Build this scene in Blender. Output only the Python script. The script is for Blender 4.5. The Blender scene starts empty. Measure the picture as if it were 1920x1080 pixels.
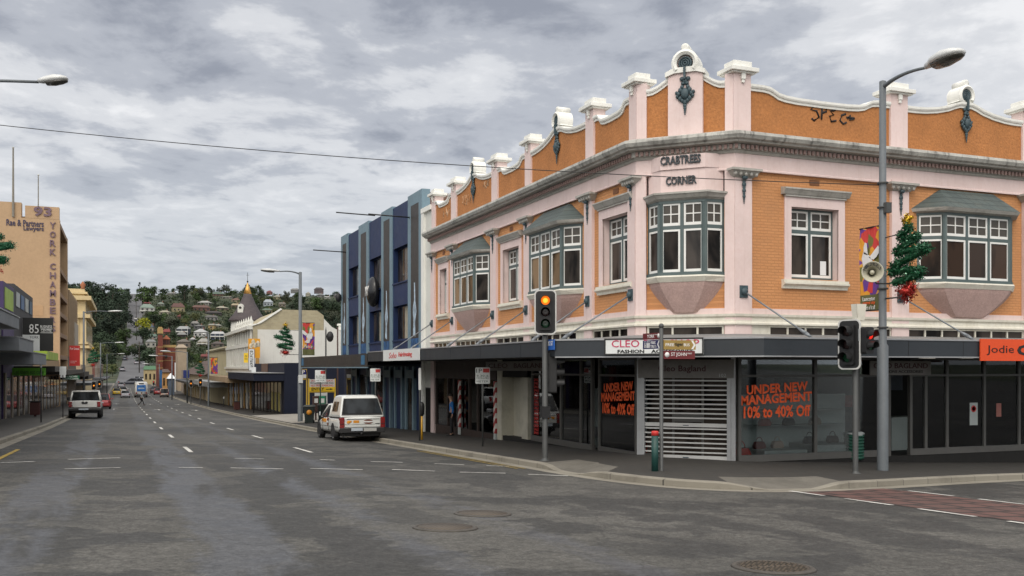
import bpy, bmesh, math, random
from mathutils import Vector, Matrix, noise as mnoise
random.seed(7)
sc = bpy.context.scene
COL = sc.collection
# ------------------------------------------------------------------ camera (eye at z = 0, York Street runs along +Y)
F = 1815.0
YAW = math.atan(728 / 1815)
CA, SA = math.cos(YAW), math.sin(YAW)
cam_d = bpy.data.cameras.new('camera')
cam = bpy.data.objects.new('camera', cam_d); COL.objects.link(cam)
cam.location = (0, 0, 0); cam.rotation_euler = (math.pi / 2, 0, -YAW)
cam_d.sensor_width = 36; cam_d.lens = F / 1920 * 36
cam_d.shift_y = 150 / 1920
cam_d.clip_start = 0.05; cam_d.clip_end = 20000
sc.camera = cam
sc.render.resolution_x, sc.render.resolution_y = 1024, 576
# ------------------------------------------------------------------ sky, sun, exposure
SUN_EL, SUN_AZ = 48, 215          # behind the photographer, slightly left
sc.view_settings.view_transform = 'Standard'
sc.view_settings.look = 'None'
sc.view_settings.exposure = 0.0
sc.view_settings.gamma = 1.0
try: sc.cycles.use_denoising = True
except Exception: pass
sc.cycles.max_bounces = 8; sc.cycles.diffuse_bounces = 3; sc.cycles.glossy_bounces = 3
sc.cycles.transparent_max_bounces = 12; sc.cycles.caustics_reflective = False; sc.cycles.caustics_refractive = False
sc.cycles.sample_clamp_indirect = 6
world = bpy.data.worlds.new('World'); sc.world = world; world.use_nodes = True

class N:
    """tiny node-tree writer"""
    def __init__(s, t): s.t = t; s.n = t.nodes; s.l = t.links
    def node(s, typ, ins=None, **kw):
        n = s.n.new(typ)
        for k, v in kw.items(): setattr(n, k, v)
        for k, v in (ins or {}).items(): s.put(n, k, v)
        return n
    def put(s, n, k, v):
        sock = n.inputs[k]
        if hasattr(v, 'is_output') or isinstance(v, bpy.types.NodeSocket): s.l.new(v, sock)
        else:
            if hasattr(sock.default_value, '__len__') and not hasattr(v, '__len__'): v = (v,) * len(sock.default_value)
            if hasattr(sock.default_value, '__len__') and len(sock.default_value) == 4 and len(v) == 3: v = (*v, 1)
            sock.default_value = v
    def math(s, op, a, b=0.0, c=None, clamp=False):
        n = s.n.new('ShaderNodeMath'); n.operation = op; n.use_clamp = clamp
        s.put(n, 0, a); s.put(n, 1, b)
        if c is not None: s.put(n, 2, c)
        return n.outputs[0]
    def mix(s, f, a, b, blend='MIX'):
        n = s.n.new('ShaderNodeMix'); n.data_type = 'RGBA'; n.blend_type = blend
        s.put(n, 0, f); s.put(n, 6, a); s.put(n, 7, b)
        return n.outputs[2]
    def ramp(s, f, stops, interp='LINEAR'):
        n = s.n.new('ShaderNodeValToRGB'); n.color_ramp.interpolation = interp
        e = n.color_ramp.elements
        while len(e) < len(stops): e.new(.5)
        for i, (p, c) in enumerate(stops):
            e[i].position = p; e[i].color = (*c, 1) if hasattr(c, '__len__') else (c, c, c, 1)
        s.put(n, 0, f); return n.outputs[0]
    def noise(s, vec, scale, detail=4, rough=.55, dist=0.0):
        n = s.n.new('ShaderNodeTexNoise'); s.put(n, 'Vector', vec); s.put(n, 'Scale', scale); s.put(n, 'Detail', detail)
        s.put(n, 'Roughness', rough); s.put(n, 'Distortion', dist); return n.outputs[0]
    def vscale(s, vec, sx, sy, sz, rot=(0, 0, 0), loc=(0, 0, 0)):
        n = s.n.new('ShaderNodeMapping'); s.put(n, 'Vector', vec); s.put(n, 'Scale', (sx, sy, sz)); s.put(n, 'Rotation', rot); s.put(n, 'Location', loc)
        return n.outputs[0]

def build_world():
    w = N(world.node_tree); w.n.clear()
    out = w.node('ShaderNodeOutputWorld'); bg = w.node('ShaderNodeBackground'); w.l.new(bg.outputs[0], out.inputs[0])
    tc = w.node('ShaderNodeTexCoord'); d = tc.outputs['Generated']
    sky = w.node('ShaderNodeTexSky', sky_type='NISHITA', sun_disc=False, sun_elevation=math.radians(SUN_EL), sun_rotation=math.radians(SUN_AZ))
    sep = w.node('ShaderNodeSeparateXYZ', {0: d})
    z = w.math('MAXIMUM', sep.outputs[2], 0.0)
    zz = w.math('ADD', z, 0.10)
    px = w.math('DIVIDE', sep.outputs[0], zz); py = w.math('DIVIDE', sep.outputs[1], zz)
    comb = w.node('ShaderNodeCombineXYZ', {0: px, 1: py, 2: 0.0})
    rot = w.vscale(comb.outputs[0], 1, 1, 1, rot=(0, 0, math.radians(28)), loc=(9.5, 1.7, 0))
    st = w.vscale(rot, 1.0, .88, 1.0)
    big = w.noise(st, .75, 3, .5, .2)
    mid = w.noise(st, 2.3, 7, .58, .25)
    fine = w.noise(w.vscale(rot, 1.0, .85, 1.0), 6.5, 6, .6, .3)
    dens = w.math('ADD', w.math('MULTIPLY', big, .50), w.math('ADD', w.math('MULTIPLY', mid, .60), w.math('MULTIPLY', fine, .20)))
    cloud = w.ramp(dens, [(.53, (.94, .94, .95)), (.62, (.76, .77, .795)), (.70, (.52, .54, .59)), (.81, (.33, .35, .405))], 'EASE')
    # clouds flatten to an even veil near the horizon
    veil = w.ramp(z, [(0.0, (.64, .67, .71)), (.05, (.52, .56, .63)), (.18, (.49, .53, .59))])
    f = w.ramp(z, [(.02, 0.08), (.10, .5), (.22, 1.0)])
    c = w.mix(f, veil, cloud)
    # a little of the clear sky above still tints the thin places
    skyc = w.mix(1.0, sky.outputs[0], (.10, .10, .10), 'MULTIPLY')
    c = w.mix(.10, c, skyc)
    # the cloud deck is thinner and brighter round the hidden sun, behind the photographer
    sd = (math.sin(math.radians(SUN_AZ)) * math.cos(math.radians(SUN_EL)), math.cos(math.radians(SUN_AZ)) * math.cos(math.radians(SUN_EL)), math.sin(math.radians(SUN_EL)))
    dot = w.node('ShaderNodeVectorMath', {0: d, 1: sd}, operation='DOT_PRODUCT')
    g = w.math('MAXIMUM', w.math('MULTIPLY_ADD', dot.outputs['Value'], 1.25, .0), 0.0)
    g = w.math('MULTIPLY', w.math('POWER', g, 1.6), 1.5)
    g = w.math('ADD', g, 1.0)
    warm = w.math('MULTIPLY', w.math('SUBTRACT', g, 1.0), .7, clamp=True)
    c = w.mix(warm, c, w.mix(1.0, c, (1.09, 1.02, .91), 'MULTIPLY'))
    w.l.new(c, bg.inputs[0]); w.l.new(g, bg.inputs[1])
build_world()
sun_d = bpy.data.lights.new('sun', 'SUN'); sun_d.energy = 0.95; sun_d.angle = math.radians(25); sun_d.color = (1, .93, .83)
sun = bpy.data.objects.new('sun', sun_d); COL.objects.link(sun)
_a, _e = math.radians(SUN_AZ), math.radians(SUN_EL)
sun.rotation_euler = Vector((-math.sin(_a) * math.cos(_e), -math.cos(_a) * math.cos(_e), -math.sin(_e))).to_track_quat('-Z', 'Y').to_euler()

# ------------------------------------------------------------------ survey: photo point -> place in the street
def ray(px, py):
    dx, dz = (px - 960) / F, (690 - py) / F
    return dx * CA + SA, -dx * SA + CA, dz
def onx(px, py, X):
    a, b, c = ray(px, py); D = X / a; return Vector((X, b * D, c * D))
def ony(px, py, Y):
    a, b, c = ray(px, py); D = Y / b; return Vector((a * D, Y, c * D))
def atd(px, py, D):
    a, b, c = ray(px, py); return Vector((a * D, b * D, c * D))
PROFILE = [(-200, 4.3), (-50, -.2), (0, -1.55), (55, -3.17), (75, -3.66), (120, -4.65), (160, -5.4), (210, -6.0), (270, -6.4), (430, -6.2), (480, -4.5), (560, 0), (700, 9), (800, 22), (900, 39), (1000, 58), (1100, 72), (1200, 84), (1400, 95), (4000, 95)]
def prof(Y):
    for (a, b), (c, d) in zip(PROFILE, PROFILE[1:]):
        if Y <= c: return b + (d - b) * (Y - a) / (c - a)
    return PROFILE[-1][1]
def gz(X, Y):
    k = 1 if Y < 100 else max(0, 1 - (Y - 100) / 200)
    return prof(Y) - .035 * k * max(-8, min(26, X))
def hz(X, Y):        # hill surface with knolls
    if Y < 440: return gz(X, Y)
    k = min(1, (Y - 440) / 200); side = max(0, abs(X - 6) - 12)
    n = mnoise.noise(Vector((X / 170, Y / 170, 3.3))) * 13 + mnoise.noise(Vector((X / 60, Y / 60, 1.3))) * 4
    return prof(Y) + k * n * min(1, side / 50)
def ong(px, py, h=0.0, fn=gz, start=1.0):
    a, b, c = ray(px, py); D = start
    while D < 3000:
        if c * D < fn(a * D, b * D) + h: break
        D *= 1.001
    return Vector((a * D, b * D, c * D))

# ------------------------------------------------------------------ frames and mesh writer
class Frame:
    """u along the wall, w outwards, z up"""
    def __init__(s, o, u, w):
        s.o, s.u, s.w = o, u, w
        d = (-w[0], -w[1]); r = (d[1], -d[0]); s.sign = 1 if r[0] * u[0] + r[1] * u[1] > 0 else -1
    def __call__(s, u, w, z):
        return (s.o[0] + s.u[0] * u + s.w[0] * w, s.o[1] + s.u[1] * u + s.w[1] * w, z)
def ident(x, y, z): return (x, y, z)
WORLD = Frame((0, 0), (1, 0), (0, 1))
class MB:
    def __init__(s, fr=None): s.v = []; s.f = []; s.mi = []; s.sm = []; s.cur = 0; s.fr = fr; s.smooth = False
    def add(s, vs, fs):
        o = len(s.v); m = s.fr or ident
        s.v += [m(*p) for p in vs]
        for f in fs: s.f.append([o + i for i in f]); s.mi.append(s.cur); s.sm.append(s.smooth)
        return s
    def mat(s, i): s.cur = i; return s
    def box(s, a0, a1, b0, b1, c0, c1):
        return s.add([(a0, b0, c0), (a1, b0, c0), (a1, b1, c0), (a0, b1, c0), (a0, b0, c1), (a1, b0, c1), (a1, b1, c1), (a0, b1, c1)],
                     [(0, 3, 2, 1), (4, 5, 6, 7), (0, 1, 5, 4), (1, 2, 6, 5), (2, 3, 7, 6), (3, 0, 4, 7)])
    def taper(s, a, b):    # hexahedron from two rectangles (u0,u1,w0,w1,z)
        def q(r): u0, u1, w0, w1, z = r; return [(u0, w0, z), (u1, w0, z), (u1, w1, z), (u0, w1, z)]
        return s.add(q(a) + q(b), [(0, 3, 2, 1), (4, 5, 6, 7), (0, 1, 5, 4), (1, 2, 6, 5), (2, 3, 7, 6), (3, 0, 4, 7)])
    def prism(s, poly, lo, hi, ax='uz'):
        n = len(poly)
        def pt(a, b, t): return {'uz': (a, t, b), 'wz': (t, a, b), 'uw': (a, b, t)}[ax]
        vs = [pt(a, b, lo) for a, b in poly] + [pt(a, b, hi) for a, b in poly]
        return s.add(vs, [tuple(range(n)), tuple(range(2 * n - 1, n - 1, -1))] + [(i, (i + 1) % n, n + (i + 1) % n, n + i) for i in range(n)])
    def grid(s, rows, close_u=False, close_v=False, caps=False):
        nr, nc = len(rows), len(rows[0]); vs = [p for r in rows for p in r]; fs = []
        for i in range(nr if close_v else nr - 1):
            for j in range(nc if close_u else nc - 1):
                fs.append((i * nc + j, i * nc + (j + 1) % nc, ((i + 1) % nr) * nc + (j + 1) % nc, ((i + 1) % nr) * nc + j))
        if caps: fs += [tuple(range(nc)), tuple((nr - 1) * nc + j for j in range(nc))]
        return s.add(vs, fs)
    def tube(s, pts, r, n=8):
        pts = [Vector(p) for p in pts]; rows = []
        for i, p in enumerate(pts):
            t = (pts[min(i + 1, len(pts) - 1)] - pts[max(i - 1, 0)]).normalized()
            up = Vector((0, 0, 1)) if abs(t.z) < .95 else Vector((1, 0, 0))
            x = t.cross(up).normalized(); y = t.cross(x).normalized()
            rr = r[i] if hasattr(r, '__len__') else r
            rows.append([tuple(p + rr * (math.cos(a) * x + math.sin(a) * y)) for a in [2 * math.pi * k / n for k in range(n)]])
        sm = s.smooth; s.smooth = True; s.grid(rows, close_u=True, caps=True); s.smooth = sm; return s
    def lathe(s, prof_, c=(0, 0, 0), n=16, axis='z', ring=False):
        rows = []
        for r, h in prof_:
            row = []
            for k in range(n):
                a = 2 * math.pi * k / n; x, y = r * math.cos(a), r * math.sin(a)
                row.append({'z': (c[0] + x, c[1] + y, c[2] + h), 'y': (c[0] + x, c[1] + h, c[2] + y), 'x': (c[0] + h, c[1] + x, c[2] + y)}[axis])
            rows.append(row)
        sm = s.smooth; s.smooth = True; s.grid(rows, close_u=True, caps=not ring, close_v=ring); s.smooth = sm; return s
    def ball(s, c, r, n=10, m=6):
        r = r if hasattr(r, '__len__') else (r, r, r); rows = []
        for i in range(m + 1):
            t = math.pi * i / m; st = max(math.sin(t), .02)
            rows.append([(c[0] + r[0] * st * math.cos(2 * math.pi * k / n), c[1] + r[1] * st * math.sin(2 * math.pi * k / n), c[2] - r[2] * math.cos(t)) for k in range(n)])
        sm = s.smooth; s.smooth = True; s.grid(rows, close_u=True, caps=True); s.smooth = sm; return s
    def sweep(s, prof_, path):     # profile (out, z) swept along an XY path, outward = right of travel direction
        pts = [Vector(p) for p in path]; rows = []
        for i, p in enumerate(pts):
            a = (p - pts[i - 1]).normalized() if i else None
            b = (pts[i + 1] - p).normalized() if i < len(pts) - 1 else None
            na = Vector((a.y, -a.x)) if a else None; nb = Vector((b.y, -b.x)) if b else None
            if na and nb: m = (na + nb).normalized(); m = m / max(.3, m.dot(na))
            else: m = na or nb
            rows.append([(p.x + m.x * o, p.y + m.y * o, z) for o, z in prof_])
        return s.grid(rows, close_u=True, caps=True)
    def build(s, name, mats, parent=None, bevel=0.0, keep=False):
        me = bpy.data.meshes.new(name)
        off = Vector((0, 0, 0))
        if s.fr is not None and parent is not None:
            r = parent
            while r.parent: r = r.parent
            off = Vector(r.location)
        me.from_pydata([tuple(Vector(p) - off) for p in s.v], [], s.f)
        mats = mats if isinstance(mats, (list, tuple)) else [mats]
        for m in mats: me.materials.append(m)
        me.polygons.foreach_set('material_index', s.mi); me.polygons.foreach_set('use_smooth', s.sm)
        if not keep:
            b = bmesh.new(); b.from_mesh(me); bmesh.ops.recalc_face_normals(b, faces=b.faces); b.to_mesh(me); b.free()
        me.update()
        o = bpy.data.objects.new(name, me); COL.objects.link(o)
        if parent is not None: o.parent = parent
        if bevel:
            m = o.modifiers.new('bevel', 'BEVEL'); m.width = bevel; m.segments = 2; m.limit_method = 'ANGLE'; m.angle_limit = math.radians(40)
        return o
def tag(o, label=None, cat=None, group=None, kind=None):
    if label: o['label'] = label
    if cat: o['category'] = cat
    if group: o['group'] = group
    if kind: o['kind'] = kind
    return o
def thing(name, label, cat, loc=(0, 0, 0), rz=0.0, group=None):
    o = bpy.data.objects.new(name, None); COL.objects.link(o); o.empty_display_size = .2
    o.location = loc; o.rotation_euler = (0, 0, rz)
    return tag(o, label, cat, group)
def dup(root, loc, rz=None, label=None, group=None, scale=None):
    r = root.copy(); COL.objects.link(r); r.location = loc
    if rz is not None: r.rotation_euler = (0, 0, rz)
    if scale is not None: r.scale = scale if hasattr(scale, '__len__') else (scale,) * 3
    if label: r['label'] = label
    if group: r['group'] = group
    for ch in list(root.children):
        c = ch.copy(); COL.objects.link(c); c.parent = r
        for g in list(ch.children):
            d = g.copy(); COL.objects.link(d); d.parent = c
    return r
def text(name, s, m, parent, fr, u0, u1, z0, z1, w, depth=.012, bold=0.0, shear=0.0, tilt=0.0):
    """lettering fitted to the box u0..u1, z0..z1 of a frame, standing `depth` proud of w"""
    cu = bpy.data.curves.new(name, 'FONT'); cu.body = s; cu.offset = bold; cu.shear = shear; cu.extrude = .5; cu.resolution_u = 2
    cu.align_x = 'CENTER'; cu.space_line = .95
    t = bpy.data.objects.new(name, cu); COL.objects.link(t)
    dg = bpy.context.evaluated_depsgraph_get(); me = bpy.data.meshes.new_from_object(t.evaluated_get(dg))
    bpy.data.objects.remove(t); bpy.data.curves.remove(cu)
    xs = [v.co.x for v in me.vertices]; ys = [v.co.y for v in me.vertices]
    x0, x1, y0, y1 = min(xs), max(xs), min(ys), max(ys)
    off = Vector((0, 0, 0))
    if parent is not None and fr is not None:
        r = parent
        while r.parent: r = r.parent
        off = Vector(r.location)
    ua, ub = (min(u0, u1), max(u0, u1)) if (fr is None or fr.sign > 0) else (max(u0, u1), min(u0, u1))
    for v in me.vertices:
        a = (v.co.x - x0) / (x1 - x0); b = (v.co.y - y0) / (y1 - y0)
        p = (ua + (ub - ua) * a, w + (depth if v.co.z > 0 else -.002), z0 + (z1 - z0) * b + tilt * (a - .5))
        v.co = Vector((fr or ident)(*p)) - off
    if fr is not None and fr.sign < 0 or fr is None: pass
    bm = bmesh.new(); bm.from_mesh(me); bmesh.ops.recalc_face_normals(bm, faces=bm.faces); bm.to_mesh(me); bm.free()
    me.materials.clear(); me.materials.append(m)
    o = bpy.data.objects.new(name, me); COL.objects.link(o); o.parent = parent
    return o

# ------------------------------------------------------------------ materials
def lin(c): return tuple((x / 255 / 12.92) if x / 255 <= .04045 else ((x / 255 + .055) / 1.055) ** 2.4 for x in c)
MATS = {}
def mat(name, c, rough=.7, var=.12, vs=1.5, bump=0.0, bs=40.0, metal=0.0, dirt=0.0, dirtc=(.05, .045, .04), streak=0.0, spec=.5, coat=0.0, rnd=0.0, fine=.05):
    """painted / weathered surface: two scales of tone, blotches of dirt, rain streaks, bump"""
    if name in MATS: return MATS[name]
    m = bpy.data.materials.new(name); m.use_nodes = True; t = N(m.node_tree)
    b = t.n['Principled BSDF']; tc = t.node('ShaderNodeTexCoord'); v = tc.outputs['Object']
    col = t.mix(t.ramp(t.noise(v, vs, 5, .6), [(.3, 0.0), (.7, 1.0)]), tuple(x * (1 - var) for x in c), tuple(min(1, x * (1 + var)) for x in c))
    if fine: col = t.mix(fine, col, t.ramp(t.noise(v, vs * 14, 3), [(.3, 0.0), (.7, 1.0)]), 'OVERLAY')
    if dirt:
        f = t.math('MULTIPLY', t.ramp(t.noise(v, vs * .8, 6, .65, .4), [(.5, 0.0), (.72, 1.0)]), dirt)
        col = t.mix(f, col, dirtc)
    if streak:
        f = t.math('MULTIPLY', t.ramp(t.noise(t.vscale(v, 5, 5, .35), 1.6, 5, .6), [(.52, 0.0), (.75, 1.0)]), streak)
        col = t.mix(f, col, dirtc)
    if rnd:
        oi = t.node('ShaderNodeObjectInfo')
        k = t.math('MULTIPLY_ADD', oi.outputs['Random'], 2 * rnd, 1 - rnd)
        col = t.mix(1.0, col, t.node('ShaderNodeCombineXYZ', {0: k, 1: k, 2: k}).outputs[0], 'MULTIPLY')
    t.put(b, 'Base Color', col)
    t.put(b, 'Roughness', t.math('MULTIPLY_ADD', t.noise(v, vs * 3, 3), .16, rough - .08, clamp=True)); t.put(b, 'Metallic', metal); t.put(b, 'Specular IOR Level', spec)
    if coat: t.put(b, 'Coat Weight', coat); t.put(b, 'Coat Roughness', .06)
    if bump:
        bn = t.node('ShaderNodeBump', {'Height': t.noise(v, bs, 4, .6), 'Strength': min(1, bump), 'Distance': .02}); t.l.new(bn.outputs[0], b.inputs['Normal'])
    MATS[name] = m; return m
def brickmat(name, c1, c2, mortar, scale=1.0, w=.23, h=.075, rough=.85, bump=.4, dirt=.2, swap='xz', mort=.012, dirtc=(.05, .045, .04)):
    if name in MATS: return MATS[name]
    m = bpy.data.materials.new(name); m.use_nodes = True; t = N(m.node_tree); b = t.n['Principled BSDF']
    v = t.node('ShaderNodeTexCoord').outputs['Object']; sp = t.node('ShaderNodeSeparateXYZ', {0: v})
    a = t.math('ADD', sp.outputs[0], sp.outputs[1])
    cv = t.node('ShaderNodeCombineXYZ', {0: a, 1: sp.outputs[2], 2: 0.0}).outputs[0] if swap == 'xz' else v
    bt = t.node('ShaderNodeTexBrick', {'Vector': cv, 'Color1': c1, 'Color2': c2, 'Mortar': mortar, 'Scale': scale, 'Mortar Size': mort, 'Brick Width': w, 'Row Height': h, 'Mortar Smooth': .2})
    col = t.mix(t.ramp(t.noise(v, 1.2, 5, .6), [(.3, 0.0), (.7, .35)]), bt.outputs[0], tuple(x * .75 for x in c1))
    col = t.mix(t.math('MULTIPLY', t.ramp(t.noise(v, .9, 6, .65), [(.52, 0.0), (.75, 1.0)]), dirt), col, dirtc)
    t.put(b, 'Base Color', col); t.put(b, 'Roughness', rough)
    bn = t.node('ShaderNodeBump', {'Height': t.math('SUBTRACT', t.noise(v, 30, 3), t.math('MULTIPLY', bt.outputs[1], 1.0)), 'Strength': bump, 'Distance': .012}); t.l.new(bn.outputs[0], b.inputs['Normal'])
    MATS[name] = m; return m
def glow(name, c, s):
    if name in MATS: return MATS[name]
    m = bpy.data.materials.new(name); m.use_nodes = True; t = N(m.node_tree); b = t.n['Principled BSDF']
    t.put(b, 'Base Color', c); t.put(b, 'Emission Color', c); t.put(b, 'Emission Strength', s); MATS[name] = m; return m
def glassmat(name, tint=(.55, .58, .58), refl=.9, clear=.85):
    """shop glass: see-through plus mirror reflection by angle"""
    if name in MATS: return MATS[name]
    m = bpy.data.materials.new(name); m.use_nodes = True; t = N(m.node_tree); t.n.remove(t.n['Principled BSDF'])
    out = t.n['Material Output']
    tr = t.node('ShaderNodeBsdfTransparent', {'Color': tint}); gl = t.node('ShaderNodeBsdfGlossy', {'Roughness': .015, 'Color': (.9, .92, .95)})
    fr = t.node('ShaderNodeFresnel', {'IOR': 1.5}); k = t.math('MULTIPLY', fr.outputs[0], refl * 1.6, clamp=True)
    mx = t.node('ShaderNodeMixShader', {0: k, 1: tr.outputs[0], 2: gl.outputs[0]}); t.l.new(mx.outputs[0], out.inputs[0])
    MATS[name] = m; return m
def darkglass(name, c=(.012, .012, .012), var=.5, rough=.04):
    """window pane with a dim room behind it; every pane differs a little"""
    if name in MATS: return MATS[name]
    m = bpy.data.materials.new(name); m.use_nodes = True; t = N(m.node_tree); b = t.n['Principled BSDF']
    v = t.node('ShaderNodeTexCoord').outputs['Object']; ri = t.node('ShaderNodeNewGeometry').outputs['Random Per Island']
    off = t.node('ShaderNodeCombineXYZ', {0: t.math('MULTIPLY', ri, 17.0), 1: 0.0, 2: t.math('MULTIPLY', ri, 5.0)}).outputs[0]
    vv = t.node('ShaderNodeVectorMath', {0: v, 1: off}).outputs[0]
    col = t.mix(t.ramp(t.noise(t.vscale(vv, 1.0, 1.0, .45), 1.3, 3, .5, .5), [(.40, 0.0), (.58, 1.0)]), tuple(x * .4 for x in c), tuple(x * (1 + 3.2 * var) for x in c))
    k = t.math('MULTIPLY_ADD', ri, 1.3, .35); col = t.mix(1.0, col, t.node('ShaderNodeCombineXYZ', {0: k, 1: k, 2: k}).outputs[0], 'MULTIPLY')
    t.put(b, 'Base Color', col); t.put(b, 'Roughness', rough); t.put(b, 'Specular IOR Level', t.math('MULTIPLY_ADD', t.math('FRACT', t.math('MULTIPLY', ri, 7.3)), .24, .05))
    bn = t.node('ShaderNodeBump', {'Height': t.noise(vv, 1.1, 2), 'Strength': .12, 'Distance': .06}); t.l.new(bn.outputs[0], b.inputs['Normal'])
    MATS[name] = m; return m
# ------------------------------------------------------------------ ground, roads, pavements
def asphalt():
    m = bpy.data.materials.new('asphalt'); m.use_nodes = True; t = N(m.node_tree); b = t.n['Principled BSDF']
    v = t.node('ShaderNodeTexCoord').outputs['Object']; sp = t.node('ShaderNodeSeparateXYZ', {0: v})
    X, Y = sp.outputs[0], sp.outputs[1]
    base = t.mix(t.ramp(t.noise(t.vscale(v, 1, .6, 1), .35, 6, .62), [(.3, 0.0), (.7, 1.0)]), (.070, .068, .062), (.108, .104, .094))
    warp = t.node('ShaderNodeVectorMath', {0: v, 1: t.node('ShaderNodeCombineXYZ', {0: t.noise(v, 1.7, 5, .65), 1: t.noise(t.vscale(v, 1, 1, 1, loc=(4, 9, 0)), 1.4, 5, .65), 2: 0.0}).outputs[0]}).outputs[0]
    # darker damp patches with firm ragged edges, and old square cut repairs
    pat = t.ramp(t.noise(t.vscale(warp, 1.0, .8, 1), .42, 4, .6, .6), [(.49, 0.0), (.525, 1.0)])
    pat2 = t.ramp(t.noise(t.vscale(warp, 1.3, .9, 1, loc=(9, 4, 0)), .85, 4, .6, .5), [(.54, 0.0), (.57, 1.0)])
    damp = t.math('MAXIMUM', t.math('MULTIPLY', pat, .85), t.math('MULTIPLY', pat2, .65))
    base = t.mix(t.math('MULTIPLY', damp, .88), base, (.036, .036, .035))
    cut = t.node('ShaderNodeTexVoronoi', {'Vector': t.vscale(warp, .55, .42, 1), 'Scale': .55}, distance='CHEBYCHEV'); cs_ = t.node('ShaderNodeSeparateColor', {0: cut.outputs['Color']})
    base = t.mix(t.ramp(cs_.outputs[0], [(0, .5), (.22, 0.0)], 'CONSTANT'), base, (.052, .051, .049))
    base = t.mix(t.ramp(cs_.outputs[1], [(0, .35), (.18, 0.0)], 'CONSTANT'), base, (.112, .107, .096))
    # polished wheel tracks along the street, their bluish sheen put into the colour
    def band(x0, hw):
        wob = t.math('MULTIPLY_ADD', t.noise(t.vscale(v, .0, .12, 0), 1.0, 2), .9, -.45)
        d = t.math('ABSOLUTE', t.math('SUBTRACT', t.math('SUBTRACT', X, x0), wob))
        return t.math('SUBTRACT', 1.0, t.math('DIVIDE', d, hw, clamp=True), clamp=True)
    tr = t.math('MAXIMUM', band(-1.2, .62), band(1.15, .66))
    tr = t.math('MAXIMUM', tr, t.math('MULTIPLY', t.math('MAXIMUM', band(3.0, .6), band(4.6, .6)), .45))
    brk = t.ramp(t.noise(t.vscale(v, .9, .22, 1, loc=(2, 5, 0)), .9, 4, .6, .5), [(.40, 0.1), (.5, 1.0)])
    rag = t.math('MULTIPLY_ADD', t.noise(warp, 2.2, 5, .7), .9, -.45)
    tr = t.math('MULTIPLY', t.ramp(t.math('ADD', tr, rag), [(.16, 0.0), (.40, 1.0)]), brk)
    tr = t.math('MULTIPLY', tr, t.ramp(t.math('DIVIDE', Y, 100.0), [(.22, 1.0), (.5, .45)]))
    base = t.mix(t.math('MULTIPLY', tr, .66), base, (.080, .084, .094))
    for sc_k, am in ((3.5, .5), (11, .7), (24, .8)):
        base = t.mix(am, base, t.ramp(t.noise(warp if sc_k < 9 else v, sc_k, 4, .7), [(.3, .55), (.7, 1.42)]), 'MULTIPLY')
    # transverse seams and joints
    seam = t.ramp(t.noise(t.vscale(v, .12, 3.2, 1), 1.0, 3, .6, .3), [(.63, 0.0), (.67, .5)])
    base = t.mix(t.math('MULTIPLY', seam, .6), base, (.038, .037, .035))
    vor = t.node('ShaderNodeTexVoronoi', {'Vector': t.node('ShaderNodeVectorMath', {0: v, 1: t.node('ShaderNodeCombineXYZ', {0: t.noise(v, .7, 4), 1: t.noise(v, .9, 4), 2: 0.0}).outputs[0]}).outputs[0], 'Scale': .22}, feature='DISTANCE_TO_EDGE')
    crack = t.ramp(vor.outputs[0], [(.0, .45), (.003, 0.0)])
    base = t.mix(crack, base, (.028, .027, .026))
    grit = t.ramp(t.noise(v, 55, 3, .7), [(.3, .55), (.7, 1.45)])
    base = t.mix(.75, base, grit, 'MULTIPLY')
    t.put(b, 'Base Color', base)
    t.put(b, 'Roughness', t.math('SUBTRACT', t.math('SUBTRACT', .80, t.math('MULTIPLY', tr, .20)), t.math('MULTIPLY', damp, .10)))
    t.put(b, 'Specular IOR Level', .35)
    bn = t.node('ShaderNodeBump', {'Height': t.noise(v, 70, 4, .7), 'Strength': .35, 'Distance': .012}); t.l.new(bn.outputs[0], b.inputs['Normal'])
    return m
ASPH = asphalt()
def paver(name, c1, c2, mortar, w, h, dirt=.35, mort=.012):
    return brickmat(name, c1, c2, mortar, 1.0, w, h, .75, .25, dirt, 'xy', mort)
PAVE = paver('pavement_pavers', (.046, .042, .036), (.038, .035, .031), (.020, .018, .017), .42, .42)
CONC = brickmat('kerb_concrete', (.27, .25, .205), (.235, .215, .175), (.07, .065, .055), 1.0, 1.25, 6.0, .85, .3, .6, 'xz', .012, (.085, .075, .06))
CONC2 = mat('pale_concrete', (.27, .25, .215), .85, .15, .9, .2, 30, dirt=.4, dirtc=(.12, .11, .09))
def hillmat():
    m = bpy.data.materials.new('hill_scrub'); m.use_nodes = True; t = N(m.node_tree); b = t.n['Principled BSDF']
    v = t.node('ShaderNodeTexCoord').outputs['Object']
    c = t.ramp(t.noise(v, .045, 6, .7), [(.32, (.012, .02, .010)), (.5, (.028, .042, .018)), (.68, (.085, .085, .04))])
    t.put(b, 'Base Color', c); t.put(b, 'Roughness', .95); return m
HILL = hillmat()
ROWS = sorted(set([-120, -60, -20, 0, 10, 20, 30, 40] + [p[0] for p in PROFILE if -200 < p[0] < 4000] + list(range(50, 440, 15)) + list(range(440, 1500, 22)) + [1600, 2000, 3000, 5000]))
XS = sorted(set(list(range(-1200, -300, 100)) + list(range(-300, 620, 20)) + list(range(620, 2200, 150)) + [-8, 26]))
g = MB('W' and ident)
g.smooth = True
g.grid([[(x, y, hz(x, y) - .25) for x in XS] for y in ROWS])
tag(g.build('ground', HILL, keep=False), kind='structure')
def road_centre(Y):
    return 3.1 if Y < 430 else 3.1 + (Y - 430) / 520 * 6.5
r = MB(ident)
rx = [-60, -30, -12, -8, -3.65, 0, 3, 6, 9.8, 13, 20, 26, 40, 60, 90]
ry = [y for y in sorted(set([-100, -60, -30, -20, -10] + list(range(0, 432, 5)) + [p[0] for p in PROFILE if -60 < p[0] < 431])) if y <= 430]
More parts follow.
